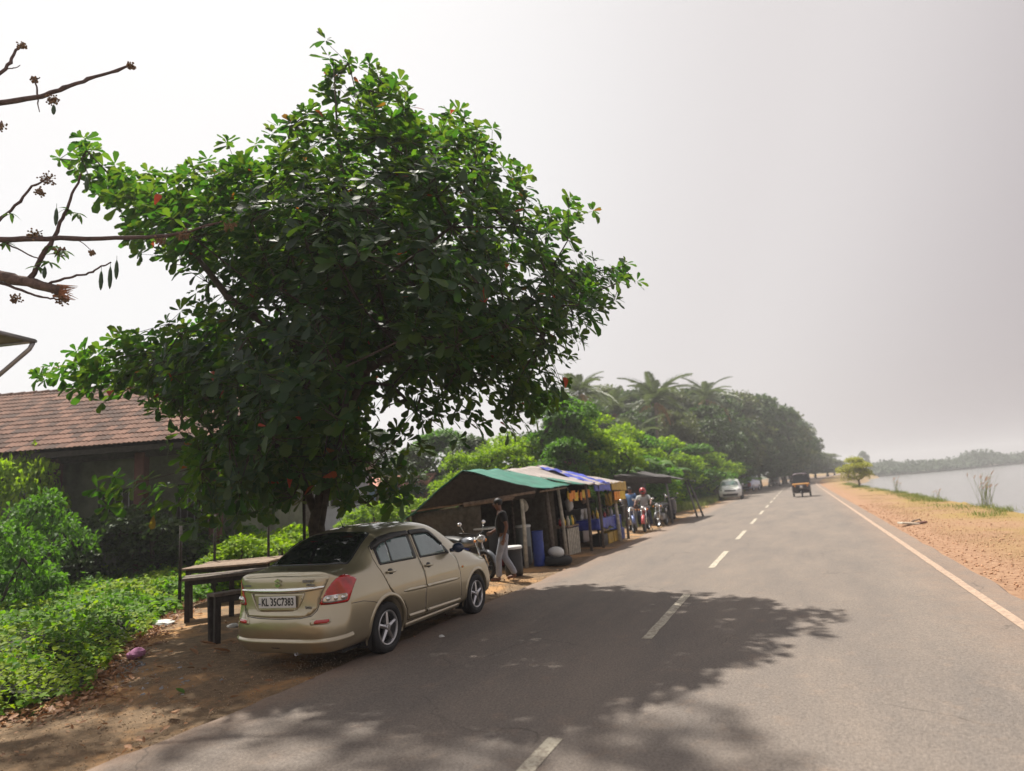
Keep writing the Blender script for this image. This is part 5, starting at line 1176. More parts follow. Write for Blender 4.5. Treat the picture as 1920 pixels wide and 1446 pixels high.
# ------------------------------------------------------------------ people
def skin_mesh(name, nodes, edges, m, parent=None, lv=1, root=0):
    bm = bmesh.new(); ly = bm.verts.layers.skin.verify(); vs = []
    for i, (p, r) in enumerate(nodes):
        v = bm.verts.new(p); vs.append(v); rr = r if isinstance(r, tuple) else (r, r); v[ly].radius = rr; v[ly].use_root = (i == root)
    for a, b in edges: bm.edges.new((vs[a], vs[b]))
    me = bpy.data.meshes.new('t'); bm.to_mesh(me); bm.free()
    o = bpy.data.objects.new('t', me); COL.objects.link(o); o.modifiers.new('k', 'SKIN').use_smooth_shade = True; s = o.modifiers.new('s', 'SUBSURF'); s.levels = lv; s.render_levels = lv
    me2 = apply_obj(o); me2.materials.clear(); me2.materials.append(m); return link(name, me2, parent)
def person(loc, rz, lab, J, shirt, trousers, cap=None, helmet=None, scale=1.):
    """J: joint positions; keys hip, chest, neck, head, and for L/R: sh, el, wr, hp, kn, an, toe"""
    root = empty('person', loc, rz, label=lab, cat='person'); root.scale = (scale,)*3
    j = {k: Vector(v) for k, v in J.items()}; nodes = []; edges = []; ix = {}
    def add(k, p, r, par=None):
        ix[k] = len(nodes); nodes.append((p, r)); 
        if par is not None: edges.append((ix[par], ix[k]))
    add('hip', j['hip'], (.125, .10)); add('belly', j['hip'].lerp(j['chest'], .5), (.115, .09), 'hip'); add('chest', j['chest'], (.14, .10), 'belly')
    nb_ = j['chest'].lerp(j['neck'], .75); add('upper', nb_, (.10, .08), 'chest'); add('neck', j['neck'], .052, 'upper')
    up = (j['head']-j['neck']).normalized(); add('jaw', j['head']-up*.07, (.062, .07), 'neck'); add('head', j['head'], (.078, .092), 'jaw'); add('crown', j['head']+up*.075, (.07, .08), 'head')
    for s in 'LR':
        add(s+'sh', j[s+'sh'], .058, 'upper'); add(s+'el', j[s+'el'], .040, s+'sh'); add(s+'wr', j[s+'wr'], .027, s+'el')
        d = (j[s+'wr']-j[s+'el']).normalized(); sd = Vector((0, 1, 0)) if abs(d.y) < .7 else Vector((0, 0, 1)); sd = (sd-d*sd.dot(d)).normalized(); nn = d.cross(sd)
        palm = j[s+'wr']+d*.07; add(s+'palm', palm, (.036, .018), s+'wr')
        for q_, (o, L_) in enumerate(((-.030, .070), (-.010, .082), (.010, .076), (.030, .060))):
            a = palm+sd*o+d*.025; add(f'{s}f{q_}a', a, .010, s+'palm'); add(f'{s}f{q_}b', a+d*L_*.5+nn*.006, .009, f'{s}f{q_}a'); add(f'{s}f{q_}c', a+d*L_*.9+nn*.022, .007, f'{s}f{q_}b')
        tb = j[s+'wr']+d*.03+sd*-.025; add(s+'t0', tb, .012, s+'wr'); add(s+'t1', tb+d*.03-sd*.02, .010, s+'t0'); add(s+'t2', tb+d*.06-sd*.025, .008, s+'t1')
        add(s+'hp', j[s+'hp'], .088, 'hip'); add(s+'kn', j[s+'kn'], .055, s+'hp'); add(s+'cf', j[s+'kn'].lerp(j[s+'an'], .3), .054, s+'kn'); add(s+'an', j[s+'an'], .034, s+'cf'); add(s+'hl', j[s+'an']+Vector((0, -.03, -.045)), .034, s+'an')
        add(s+'ball', j[s+'an'].lerp(j[s+'toe'], .6), (.038, .026), s+'hl'); add(s+'toe', j[s+'toe'], (.034, .018), s+'ball')
    b = skin_mesh('body', nodes, edges, M['skin'])
    b.parent = root
    hd = j['head']; f = MB(); f.tube([hd+Vector((0, .085, .015)), hd+Vector((0, .108, -.025)), hd+Vector((0, .088, -.035))], [.010, .016, .010], 6); f.build('nose', M['skin'], b, True)
    for s in (-1, 1):
        e_ = MB(); e_.ball(hd+Vector((s*.03, .082, .01)), .011, 8, 6); e_.build('eye', M['black'], b, True)
        e_ = MB(); e_.ball(hd+Vector((s*.082, .0, -.01)), .026, 8, 6, (.35, .7, 1.1)); e_.build('ear', M['skin'], b, True)
    e_ = MB(); e_.ball(hd+Vector((0, .083, -.055)), .022, 8, 5, (1, .35, .3)); e_.build('mouth', M['redp'], b, True)
    if helmet: h_ = MB(); h_.ball(hd+Vector((0, 0, .03)), .135, 16, 10, (.95, 1.1, 1.0)); h_.build('helmet', helmet, root, True); v_ = MB(); v_.ball(hd+Vector((0, .045, .01)), .115, 14, 8, (.9, 1, .5)); v_.build('visor', M['glass_dark'], root, True)
    else: h_ = MB(); h_.ball(hd+Vector((0, -.018, .042)), .094, 14, 9, (.95, 1.06, .95)); h_.build('hair' if not cap else 'cap', cap or M['hair'], root, True)
    # clothing
    n = [(j['hip']+Vector((0, 0, -.09)), .165), (j['hip'].lerp(j['chest'], .5), .150), (j['chest'], .165), (nb_, .125)]; e = [(0, 1), (1, 2), (2, 3)]
    for s in 'LR': n += [(j[s+'sh'], .078), (j[s+'sh'].lerp(j[s+'el'], .75), .066)]; k_ = len(n); e += [(3, k_-2), (k_-2, k_-1)]
    skin_mesh('shirt', n, e, shirt, root)
    n = [(j['hip']+Vector((0, 0, .10)), .140), (j['hip']+Vector((0, 0, -.04)), .15)]; e = [(0, 1)]
    for s in 'LR': n += [(j[s+'hp'], .102), (j[s+'kn'], .078), (j[s+'an']+Vector((0, 0, .05)), .072), (j[s+'an']+Vector((0, 0, .0)), .074)]; k_ = len(n); e += [(1, k_-4), (k_-4, k_-3), (k_-3, k_-2), (k_-2, k_-1)]
    skin_mesh('trousers', n, e, trousers, root)
    return root
STAND = dict(hip=(0, 0, .93), chest=(0, .0, 1.22), neck=(0, .01, 1.46), head=(0, .035, 1.60), Lsh=(-.185, 0, 1.40), Lel=(-.25, -.03, 1.13), Lwr=(-.26, .06, .88), Rsh=(.185, 0, 1.40), Rel=(.25, -.04, 1.13), Rwr=(.27, .03, .88),
    Lhp=(-.095, 0, .88), Lkn=(-.10, .02, .48), Lan=(-.10, -.02, .08), Ltoe=(-.12, .15, .02), Rhp=(.095, 0, .88), Rkn=(.10, .02, .48), Ran=(.10, -.02, .08), Rtoe=(.12, .15, .02))
WALK = dict(STAND); WALK.update(Lkn=(-.10, .13, .50), Lan=(-.10, .15, .08), Ltoe=(-.11, .33, .03), Rkn=(.10, .02, .48), Ran=(.10, -.17, .10), Rtoe=(.11, -.01, .02), Lel=(-.25, -.10, 1.14), Lwr=(-.24, -.02, .90), Rel=(.24, -.02, 1.14), Rwr=(.26, .24, 1.02), chest=(0, .03, 1.22), neck=(0, .05, 1.46), head=(0, .085, 1.60))
blk = mat('black_cotton', (.012, .012, .014), .9); gry = mat('grey_trouser_cloth', (.26, .28, .33), .9, var=.15, vscale=6)
p = atz(950, 1088); person((p.x, p.y, 0), R(112), 'man in a black shirt and grey trousers walking beside the green tarpaulin stall', WALK, blk, gry)
SIT = dict(STAND); SIT.update(hip=(0, -.1, .86), chest=(0, -.04, 1.14), neck=(0, .0, 1.36), head=(0, .03, 1.50), Lsh=(-.19, -.02, 1.31), Rsh=(.19, -.02, 1.31), Lel=(-.30, .2, 1.12), Rel=(.30, .2, 1.12), Lwr=(-.30, .42, 1.04), Rwr=(.30, .42, 1.04),
    Lhp=(-.10, -.1, .83), Rhp=(.10, -.1, .83), Lkn=(-.20, .28, .70), Rkn=(.20, .28, .70), Lan=(-.22, .1, .26), Ran=(.22, .1, .26), Ltoe=(-.22, .3, .22), Rtoe=(.22, .3, .22))
ppale = mat('pale_grey_shirt', (.34, .35, .34), .9); pdark = mat('dark_trouser_cloth', (.03, .035, .06), .9); pblue = mat('blue_shirt', (.08, .16, .32), .9)

# ------------------------------------------------------------------ motorcycles and scooter
def motorbike(loc, rz, lab, col, silver=False):
    root = empty('motorcycle', loc, rz, label=lab, cat='motorcycle'); pm = paint_mat('bike_paint', col, .2, .3)
    for y, r_ in ((-.62, .30), (.66, .31)):
        w_ = MB(); w_.lathe([(r_-.06, .04), (r_-.02, .05), (r_, .03), (r_, -.03), (r_-.02, -.05), (r_-.06, -.04)], (0, y, r_), 'x', 28, True); o = w_.build('wheel', M['rubber'], root, True)
        w_ = MB(); w_.lathe([(r_-.07, .03), (r_-.055, .035), (r_-.055, -.035), (r_-.07, -.03)], (0, y, r_), 'x', 24, True); w_.lathe([(0, .05), (.04, .05), (.04, -.05), (0, -.05)], (0, y, r_), 'x', 10)
        for k_ in range(12): a = math.pi*k_/6; w_.tube([(0, y, r_), (0, y+(r_-.06)*math.cos(a), r_+(r_-.06)*math.sin(a))], .004, 3)
        w_.build('rim', M['steel'], o)
    f = MB()
    for s in (-1, 1): f.tube([(s*.08, .66, .31), (s*.08, .44, .92)], .022, 8)
    f.build('front_fork', M['chrome'], root, True)
    f = MB(); f.tube([(0, .42, .88), (0, .10, .55), (0, -.20, .45), (0, -.62, .32)], .022, 6); f.tube([(0, .42, .84), (0, -.1, .72), (0, -.75, .76)], .022, 6)
    for s in (-1, 1): f.tube([(s*.1, -.62, .3), (s*.1, -.5, .70)], .02, 6)
    f.build('frame', M['black'], root, True)
    e_ = MB(); e_.box((0, .02, .40), (.26, .36, .28), None, .05); e_.lathe([(.10, .16), (.12, -.1), (.12, -.12)], (0, .12, .45), 'x', 14); e_.build('engine', M['steel'], root)
    t_ = MB(); t_.ball((0, .16, .80), .17, 14, 10, (.85, 1.6, .75)); t_.build('fuel_tank', pm, root, True)
    s_ = MB(); s_.sheet(lambda u, v: ((u-.5)*.26*(1.1-.2*v), .02-.72*v, .80+.03*math.sin(3*v)+.05*v-.18*(u-.5)**2), 6, 8, .09); s_.build('seat', M['black'], root, True)
    c_ = MB()
    for s in (-1, 1): c_.ball((s*.11, -.35, .62), .12, 10, 8, (.35, 1.6, .9))
    c_.ball((0, -.82, .74), .09, 10, 8, (.9, 1.3, .7)); c_.build('side_panel', pm, root, True)
    m_ = MB(); m_.sheet(lambda u, v: ((u-.5)*.13, .66+.35*math.cos(.1+2.4*v), .31+.35*math.sin(.1+2.4*v)-.04*(2*u-1)**2), 4, 12, .008); m_.build('front_mudguard', pm, root, True)
    m_ = MB(); m_.sheet(lambda u, v: ((u-.5)*.15, -.62-.35*math.cos(.1+1.9*v), .31+.35*math.sin(.1+1.9*v)), 4, 12, .008); m_.build('rear_mudguard', M['black'], root, True)
    h_ = MB(); h_.tube([(-.36, .26, 1.02), (-.2, .38, 1.0), (0, .42, .95), (.2, .38, 1.0), (.36, .26, 1.02)], .014, 8)
    for s in (-1, 1): h_.tube([(s*.36, .26, 1.02), (s*.25, .34, 1.01)], .02, 8)
    h_.build('handlebar', M['black'], root, True)
    l_ = MB(); l_.lathe([(0, .08), (.075, .07), (.09, .02), (.06, -.08)], (0, .56, .88), 'y', 16); l_.build('headlight', M['lens_clear'], root, True)
    for s in (-1, 1):
        q_ = MB(); q_.tube([(s*.26, .34, 1.0), (s*.34, .30, 1.18)], .006, 5); q_.ball((s*.36, .30, 1.22), .055, 10, 6, (1.2, .3, .8)); q_.build('mirror', M['chrome'], root, True)
        q_ = MB(); q_.ball((s*.16, .54, .84), .03, 8, 6); q_.build('indicator', M['orangep'], root, True)
    x_ = MB(); x_.tube([(.13, .1, .35), (.15, -.2, .28), (.17, -.75, .36)], [.02, .03, .045], 10); x_.build('exhaust', M['chrome'], root, True)
    st = MB(); st.tube([(-.08, -.1, .35), (-.22, -.05, .01)], .012, 5); st.build('side_stand', M['black'], root)
    return root
def scooter(loc, rz, lab, col):
    root = empty('scooter', loc, rz, label=lab, cat='scooter'); pm = paint_mat('scooter_paint', col, .2, .2)
    for y in (-.55, .60):
        w_ = MB(); w_.lathe([(.13, .045), (.19, .05), (.22, .02), (.22, -.02), (.19, -.05), (.13, -.045)], (0, y, .22), 'x', 24, True); o = w_.build('wheel', M['rubber'], root, True)
        w_ = MB(); w_.lathe([(0, .03), (.12, .035), (.13, 0), (.12, -.035), (0, -.03)], (0, y, .22), 'x', 18); w_.build('rim', M['steel'], o)
    a_ = MB(); a_.sheet(lambda u, v: ((u-.5)*(.42-.10*abs(v-.6)), .36+.10*(1-(2*u-1)**2)+.08*v, .30+.62*v), 8, 8, .02); a_.build('apron', pm, root, True)
    f_ = MB(); f_.box((0, .15, .28), (.32, .5, .06), None, .02); f_.build('floorboard', M['black'], root)
    b_ = MB(); b_.ball((0, -.42, .52), .24, 14, 10, (.78, 1.75, .85)); b_.build('rear_body', pm, root, True)
    s_ = MB(); s_.ball((0, -.36, .76), .16, 14, 8, (.95, 2.2, .42)); s_.build('seat', M['black'], root, True)
    h_ = MB(); h_.ball((0, .46, .98), .13, 12, 8, (1.3, .8, .8)); h_.build('head_cowl', pm, root, True)
    l_ = MB(); l_.ball((0, .56, .98), .07, 12, 8, (1.2, .5, .9)); l_.build('headlight', M['lens_clear'], root, True)
    g_ = MB(); g_.tube([(-.34, .36, 1.02), (0, .44, 1.0), (.34, .36, 1.02)], .018, 8); g_.build('handlebar', M['black'], root, True)
    for s in (-1, 1): q_ = MB(); q_.tube([(s*.2, .4, 1.0), (s*.30, .38, 1.2)], .006, 5); q_.ball((s*.32, .38, 1.23), .05, 10, 6, (1.2, .3, .8)); q_.build('mirror', M['chrome'], root, True)
    m_ = MB(); m_.sheet(lambda u, v: ((u-.5)*.16, .60+.26*math.cos(.2+2.3*v), .22+.26*math.sin(.2+2.3*v)), 4, 10, .01); m_.build('mudguard', pm, root, True)
    k_ = MB(); k_.tube([(-.1, -.1, .25), (-.24, -.08, .01)], .012, 5); k_.build('side_stand', M['black'], root)
    return root
p = atz(885, 1090); motorbike((p.x-.3, p.y+.3, 0), R(-110), 'dark silver grey motorcycle parked between the sedan and the walking man', (.10, .11, .13))
p = atz(1212, 998); b = motorbike((p.x-.1, p.y+.6, 0), R(186), 'red motorcycle facing the camera with a helmeted rider, beyond the last stall', (.40, .02, .02))
person((p.x-.1, p.y+.55, 0), R(186), 'rider in a pale shirt and red helmet sitting on the red motorcycle', SIT, ppale, pdark, helmet=M['redp'])
person((p.x-.75, p.y+1.2, 0), R(165), 'man in a blue shirt standing left of the red motorcycle', STAND, pblue, mat('pale_dhoti', (.4, .42, .44), .9))
p = atz(1236, 988); motorbike((p.x+.05, p.y+.5, 0), R(176), 'black motorcycle standing just right of the red one', (.03, .03, .035)); p = atz(1192, 1000); motorbike((p.x-.35, p.y+.9, 0), R(200), 'blue motorcycle standing just left of the red one', (.03, .06, .2))
p = atz(1256, 975); scooter((p.x, p.y+.6, 0), R(200), 'dark scooter parked in front of the dark roofed hut', (.05, .045, .06))
# ------------------------------------------------------------------ the tiled house on the left
def tiled_house():
    A_ = at(-260, 868, 8.9); A_.z = 3.95; B_ = at(420, 815, 12.6); B_.z = 3.95       # eave line
    # keep the eave level and straight
    e0 = at(0, 848, 10.3); e1 = at(280, 825, 11.9); dx = Vector((e1.x-e0.x, e1.y-e0.y, 0)).normalized(); nb = Vector((-dx.y, dx.x, 0))   # nb points away from the road camera
    O = Vector((e0.x, e0.y, 0)); Z0 = 3.93; rise, run = 2.45, 4.1
    s0, s1 = -5.2, 6.2
    root = empty('tiled_house', O, label='long old house with brown clay tile roof behind the shrubs at left', cat='house')
    L_ = lambda s, d, z: dx*s+nb*d+Vector((0, 0, z))
    gz0 = gz(O.x, O.y)
    tm = mat('clay_tile', (.21, .085, .05), .9, var=0, vscale=1, bump=.3, bscale=30)
    t = tm.node_tree; b = t.nodes['Principled BSDF']; oi = t.nodes.new('ShaderNodeObjectInfo'); gg = t.nodes.new('ShaderNodeNewGeometry'); ad = t.nodes.new('ShaderNodeMath'); ad.operation = 'ADD'; fr = t.nodes.new('ShaderNodeMath'); fr.operation = 'FRACT'
    t.links.new(oi.outputs['Random'], ad.inputs[0]); t.links.new(gg.outputs['Random Per Island'], ad.inputs[1]); t.links.new(ad.outputs[0], fr.inputs[0])
    rp = t.nodes.new('ShaderNodeValToRGB'); rp.color_ramp.elements[0].color = (.07, .040, .030, 1); rp.color_ramp.elements[1].color = (.22, .115, .078, 1); e_ = rp.color_ramp.elements.new(.5); e_.color = (.14, .072, .048, 1)
    t.links.new(fr.outputs[0], rp.inputs['Fac']); t.links.new(rp.outputs['Color'], b.inputs['Base Color'])
    tw, th_ = .27, .33; sl = math.hypot(rise, run); rows = int(sl/th_)+1; cols = int((s1-s0)/tw)
    up = (nb*run+Vector((0, 0, rise))).normalized(); nn = dx.cross(up).normalized(); nn = nn if nn.z > 0 else -nn
    prof = [(0, .0), (.25, .030), (.5, .006), (.75, .030), (1, .0)]
    tv = []
    for q in (0, 1): tv += [Vector((u*tw*1.02, q*th_*1.12, w_+(.022 if q == 0 else .0))) for u, w_ in prof]
    tv += [Vector((u*tw*1.02, 0, w_+.004)) for u, w_ in prof]
    tf = [(k, k+1, k+6, k+5) for k in range(4)]+[(10+k, 11+k, k+1, k) for k in range(4)]
    tme = make_mesh('roof_tile', tv, tf, tm, False); Rm = Matrix((dx, up, nn)).transposed(); items = []
    for r_ in range(rows):
        for c in range(cols):
            items.append((r_, c, L_(s0+c*tw, -.12, Z0)+up*(r_*th_)+nn*random.uniform(0, .008)))
    def vis(it):
        px, py = proj(np.array(it[2]+O)); return (0 <= px <= 360 and 700 < py < 860)
    v_ = [i for i in items if vis(i)]; random.Random(3).shuffle(v_); v_.sort(key=lambda it: -min(1, it[0]*.0+1/(it[2]+O).length)*1.0); solo = v_[:300]; ids = {(a, b) for a, b, _ in solo}
    SV = []; SF = []
    for r_, c, p in items:
        if (r_, c) in ids:
            o = link('roof_tile', tme, root); m4 = (Matrix.Rotation(random.uniform(-.03, .03), 3, nn) @ Rm).to_4x4(); m4.translation = p; o.matrix_local = m4
        else:
            b0 = len(SV); SV += [Rm @ v+p for v in tv]; SF += [tuple(i+b0 for i in q) for q in tf]
    link('roof_tiles', make_mesh('roof_tiles', SV, SF, tm), root, kind='stuff')
    mb = MB(); mb.add([L_(s0, 0, Z0-.08), L_(s1, 0, Z0-.08), L_(s1, run, Z0+rise-.08), L_(s0, run, Z0+rise-.08), L_(s0, 2*run, Z0-.08), L_(s1, 2*run, Z0-.08)], [(0, 1, 2, 3), (3, 2, 5, 4)]); 
    for k in range(2): pass
    mb.add([L_(s0, 0, Z0-.14), L_(s1, 0, Z0-.14), L_(s1, run, Z0+rise-.14), L_(s0, run, Z0+rise-.14), L_(s0, 2*run, Z0-.14), L_(s1, 2*run, Z0-.14)], [(3, 2, 1, 0), (4, 5, 2, 3)])
    mb.build('roof_deck', M['wood_dark'], root)
    rd = MB()
    for c in range(int((s1-s0)/.42)): rd.tube([L_(s0+c*.42, run, Z0+rise+.03), L_(s0+c*.42+.44, run, Z0+rise+.045)], [.11, .125], 8)
    rd.build('ridge_tiles', tm, root, kind='stuff')
    f = MB(); R3 = Matrix((dx, nb, Vector((0, 0, 1)))).transposed(); f.box(L_((s0+s1)/2, -.02, Z0-.13), (s1-s0, .03, .14), R3); f.build('fascia_board', M['wood_dark'], root)
    wl = MB(); wl.box(L_((s0+s1)/2, 1.3, (Z0-.1+gz0)/2-.05), (s1-s0-.6, .22, Z0-gz0), R3); wl.build('wall', M['plaster'], root)
    bk = MB(); bk.box(L_((s0+s1)/2, 6.9, (Z0-.1+gz0)/2-.05), (s1-s0-.6, .22, Z0-gz0), R3)
    for s in (s0+.35, s1-.35):
        bk.add([L_(s, 1.3, gz0-.2), L_(s, 6.9, gz0-.2), L_(s, 6.9, Z0+.6), L_(s, run, Z0+rise-.2), L_(s, 1.3, Z0+.6), L_(s+.15, 1.3, gz0-.2), L_(s+.15, 6.9, gz0-.2), L_(s+.15, 6.9, Z0+.6), L_(s+.15, run, Z0+rise-.2), L_(s+.15, 1.3, Z0+.6)],
               [(0, 1, 2, 3, 4), (9, 8, 7, 6, 5), (0, 4, 9, 5), (1, 6, 7, 2), (3, 8, 9, 4), (2, 7, 8, 3)])
    bk.build('gable_walls', M['plaster'], root)
    for s in (-3.9, -1.3, 1.15, 3.6, 5.7): c = MB(); c.box(L_(s, .55, (Z0-.2+gz0)/2), (.28, .28, Z0-.2-gz0), R3, .02); c.build('pillar', M['pillar'], root)
    for s in (-2.6, 2.5, 4.8):
        w_ = MB(); w_.box(L_(s, 1.175, 2.2), (1.0, .06, 1.2), R3); o = w_.build('window', M['wood_dark'], root)
        for k in range(5): g = MB(); g.box(L_(s-.4+.2*k, 1.13, 2.2), (.025, .025, 1.1), R3); g.build('window_bar', M['steel'], o)
    bm2 = MB(); bm2.box(L_((s0+s1)/2, .55, Z0-.24), (s1-s0, .16, .18), R3); bm2.build('beam', M['wood_dark'], root)
tiled_house()

def tarp_obj(name, fn, m, root, nu=18, nv=14, **k):
    mb = MB(); mb.sheet(fn, nu, nv, .012); return mb.build(name, m, root, True, **k)
def lerp2(a, b, c, d, u, v): return (Vector(a)*(1-u)+Vector(b)*u)*(1-v)+(Vector(d)*(1-u)+Vector(c)*u)*v
def wrinkle(p, s, f): return Vector((0, 0, s*noise.noise(Vector(p)*f)))
def post(a, b, r, m, root, name='post'):
    mb = MB(); mb.tube([a, Vector(a).lerp(Vector(b), .5)+Vector((.02, 0, 0)), b], [r*1.1, r, r*.9], 8); return mb.build(name, m, root, True)
# pale houses behind the almond tree
def plain_house(name, c, sx, sy, h, wallm, roofm, lab, rz=0., rise=1.2, cat='house', gable=True):
    root = empty(name, c, rz, label=lab, cat=cat); w_ = MB(); w_.box((0, 0, h/2-.1), (sx, sy, h+.2)); w_.build('wall', wallm, root)
    r_ = MB(); o = .45; V = [(-sx/2-o, -sy/2-o, h-.12), (sx/2+o, -sy/2-o, h-.12), (sx/2+o, 0, h+rise), (-sx/2-o, 0, h+rise), (-sx/2-o, sy/2+o, h-.12), (sx/2+o, sy/2+o, h-.12)]
    r_.add(V+[(a, b, c_+.1) for a, b, c_ in V], [(3, 2, 1, 0), (4, 5, 2, 3), (6, 7, 8, 9), (9, 8, 11, 10), (0, 1, 7, 6), (5, 4, 10, 11), (1, 2, 8, 7), (2, 5, 11, 8), (3, 0, 6, 9), (4, 3, 9, 10)]); 
    n = 9
    r_.build('roof', roofm, root)
    for k in range(n): rr = MB(); 
    for x in (-sx*.28, sx*.28):
        f = MB(); f.box((x, -sy/2-.03, h*.58), (.9, .06, 1.0)); fo = f.build('window', M['wood_dark'], root)
        g = MB(); g.box((x, -sy/2-.07, h*.58), (.04, .03, 1.0)); g.box((x, -sy/2-.073, h*.58), (.9, .03, .04)); g.build('window_bar', M['whitep'], fo)
    d = MB(); d.box((0, -sy/2-.03, 1.0), (.85, .06, 2.0)); d.build('door', M['wood'], root); return root
rt = mat('pink_tile', (.42, .20, .15), .9, var=.35, vscale=6, bump=.5, bscale=14); rt2 = mat('pale_tin', (.42, .36, .33), .6, var=.2, vscale=3)
p = at(545, 960, 24); plain_house('pale_house', (p.x, p.y+2, gz(p.x, p.y)), 4.2, 4, 3.0, M['lav'], rt2, 'pale lavender house seen just left of the almond trunk', .4)
p = at(695, 935, 29); plain_house('blue_house', (p.x, p.y+2, gz(p.x, p.y)), 4.4, 3, 2.2, M['bluewall'], rt, 'small pale blue house with reddish roof right of the almond trunk', .3, .5)
p = at(838, 905, 30); plain_house('low_house', (p.x, p.y+2, gz(p.x, p.y)), 5.0, 3, 1.8, M['wood'], rt, 'low house with a weathered pink tile roof behind the green tarpaulin', .35, .6)
p = at(1066, 880, 31); plain_house('gabled_house', (p.x, p.y, gz(p.x, p.y)), 1.0, 1.6, 2.7, M['lav'], rt, 'house whose pink tiled roof peeks over the grey stall roof', 1.2, 1.0)
# low block wall
a = at(628, 985, 19); b = at(800, 965, 22); dv = Vector((b.x-a.x, b.y-a.y, 0)); Lw = dv.length; dv.normalize(); root = empty('block_wall', (a.x, a.y, gz(a.x, a.y)), math.atan2(dv.y, dv.x), label='low grey block wall behind the sedan roof', cat='wall')
bl = {}
for r_ in range(5):
    for c in range(int(Lw/.42)):
        key = random.randint(0, 3)
        if key not in bl: q = MB(); q.box((0, 0, 0), (.40, .2, .19), None, .012); bl[key] = make_mesh('block', q.v, q.f, M['block'])
        o = link('block', bl[key], root); o.location = (c*.42+(.21 if r_ % 2 else 0), random.uniform(-.01, .01), .1+r_*.205)
mo = MB(); mo.box((Lw/2, 0, .52), (Lw, .15, 1.0)); mo.build('mortar', mat('dark_mortar', (.08, .075, .07), .95), root)

# ------------------------------------------------------------------ benches and platform
def bench(px0, py0, px1, py1, Y0, Y1, wid, lab, m, legs, name='wooden_bench', thick=.05, planks=3, cat='bench'):
    a = at(px0, py0, Y0); b = at(px1, py1, Y1); z = (a.z+b.z)/2; d = Vector((b.x-a.x, b.y-a.y, 0)); L_ = d.length; d.normalize()
    g = max(gz(a.x, a.y), -.02); root = empty(name, (a.x, a.y, g), math.atan2(d.y, d.x), label=lab, cat=cat); H = z-g
    for k in range(planks):
        w_ = wid/planks; q = MB(); q.box((L_/2+random.uniform(-.04, .04), w_*(k+.5), H-thick/2+random.uniform(-.006, .006)), (L_, w_*.93, thick), Matrix.Rotation(random.uniform(-.006, .006), 3, 'Z'), .006); q.build('plank', m, root)
    for (x, y) in legs: q = MB(); q.box((x*L_, y*wid, (H-thick)/2-.02), (.085, .085, H-thick+.04), Matrix.Rotation(random.uniform(-.03, .03), 3, 'Y'), .008); q.build('leg', M['wood_dark'], root)
    r_ = MB(); 
    for y in (.12, .88): r_.box((L_/2, y*wid, H-thick-.045), (L_*.94, .05, .08))
    r_.build('rail', M['wood_dark'], root)
    return root
LG = [(.04, .12), (.04, .88), (.95, .12), (.95, .88)]
bench(402, 1121, 560, 1085, 6.95, 8.1, .34, 'nearest dark wooden bench with one stout leg left of the sedan', M['wood'], LG)
bench(343, 1092, 520, 1060, 8.2, 9.3, .62, 'grey wooden counter table standing behind the nearest bench', M['wood'], LG+[(.5, .12)], 'wooden_table', cat='table', planks=4)
bench(338, 1066, 500, 1055, 9.6, 10.4, 1.7, 'wide pale plank platform behind the grey table, left of the sedan', M['wood_pale'], LG, 'plank_platform', cat='platform', planks=9, thick=.04)
for (px, y0, y1, Y, lab) in [(338, 985, 1070, 9.6, 'thin dark stake at the left end of the plank platform'), (402, 965, 1060, 11, 'thin stake rising behind the middle of the platform'), (502, 960, 1060, 11.6, 'thin stake at the right end of the platform'), (568, 925, 1000, 9.3, 'slender dark pole standing just left of the almond trunk')]:
    t_ = at(px, y0, Y); g = max(gz(t_.x, t_.y), 0); q = MB(); q.tube([(t_.x, t_.y, g-.05), (t_.x+.02, t_.y, t_.z)], [.035, .028], 6); q.build('stake', M['wood_dark'], None, True, label=lab, cat='stake')

# ------------------------------------------------------------------ the stalls
green = mat('green_tarpaulin', (.018, .15, .10), .45, var=.25, vscale=1.5, bump=.3, bscale=5); greyt = mat('grey_sheet', (.30, .26, .24), .8, var=.2, vscale=2.5, bump=.3, bscale=6)
bluet = mat('blue_tarpaulin', (.04, .06, .36), .45, var=.4, vscale=3, bump=.3, bscale=6); sack = mat('sackcloth', (.10, .085, .065), .95, var=.35, vscale=7, bump=.4, bscale=20); darkt = mat('dark_thatch', (.06, .055, .055), .9, var=.3, vscale=6, bump=.4)
def sagged(a, b, c, d, s=.10, wr=.05, f=1.7):
    def fn(u, v):
        p = lerp2(a, b, c, d, u, v); return p+Vector((0, 0, -s*math.sin(math.pi*u)*math.sin(math.pi*v)))+wrinkle(p, wr, f)
    return fn
s1 = empty('market_stall', (-7.6, 15.4, 0), label='roadside stall under a sloping green tarpaulin with sackcloth walls', cat='stall'); o1 = Vector((7.6, -15.4, 0))
def put(o, root): 
    return o
def local(fn, off): return lambda u, v: fn(u, v)+off
RA, RB = (-7.55, 14.0, 2.46), (-7.7, 17.0, 2.5); FA, FB = (-5.75, 14.9, 1.86), (-5.85, 17.1, 1.92); LA, LB = (-9.35, 13.9, 1.30), (-9.6, 17.0, 1.45)
tarp_obj('tarpaulin_front', local(sagged(RA, FA, FB, RB, .06, .06), o1), green, s1); tarp_obj('tarpaulin_back', local(sagged(RA, LA, LB, RB, .08, .06), o1), green, s1)
tarp_obj('tarpaulin_gable', local(sagged((-7.55, 14.02, 2.44), (-5.9, 14.75, 1.88), (-6.0, 14.75, 1.66), (-8.9, 13.98, 1.62), .0, .05, 2.5), o1), M['wood_dark'], s1)
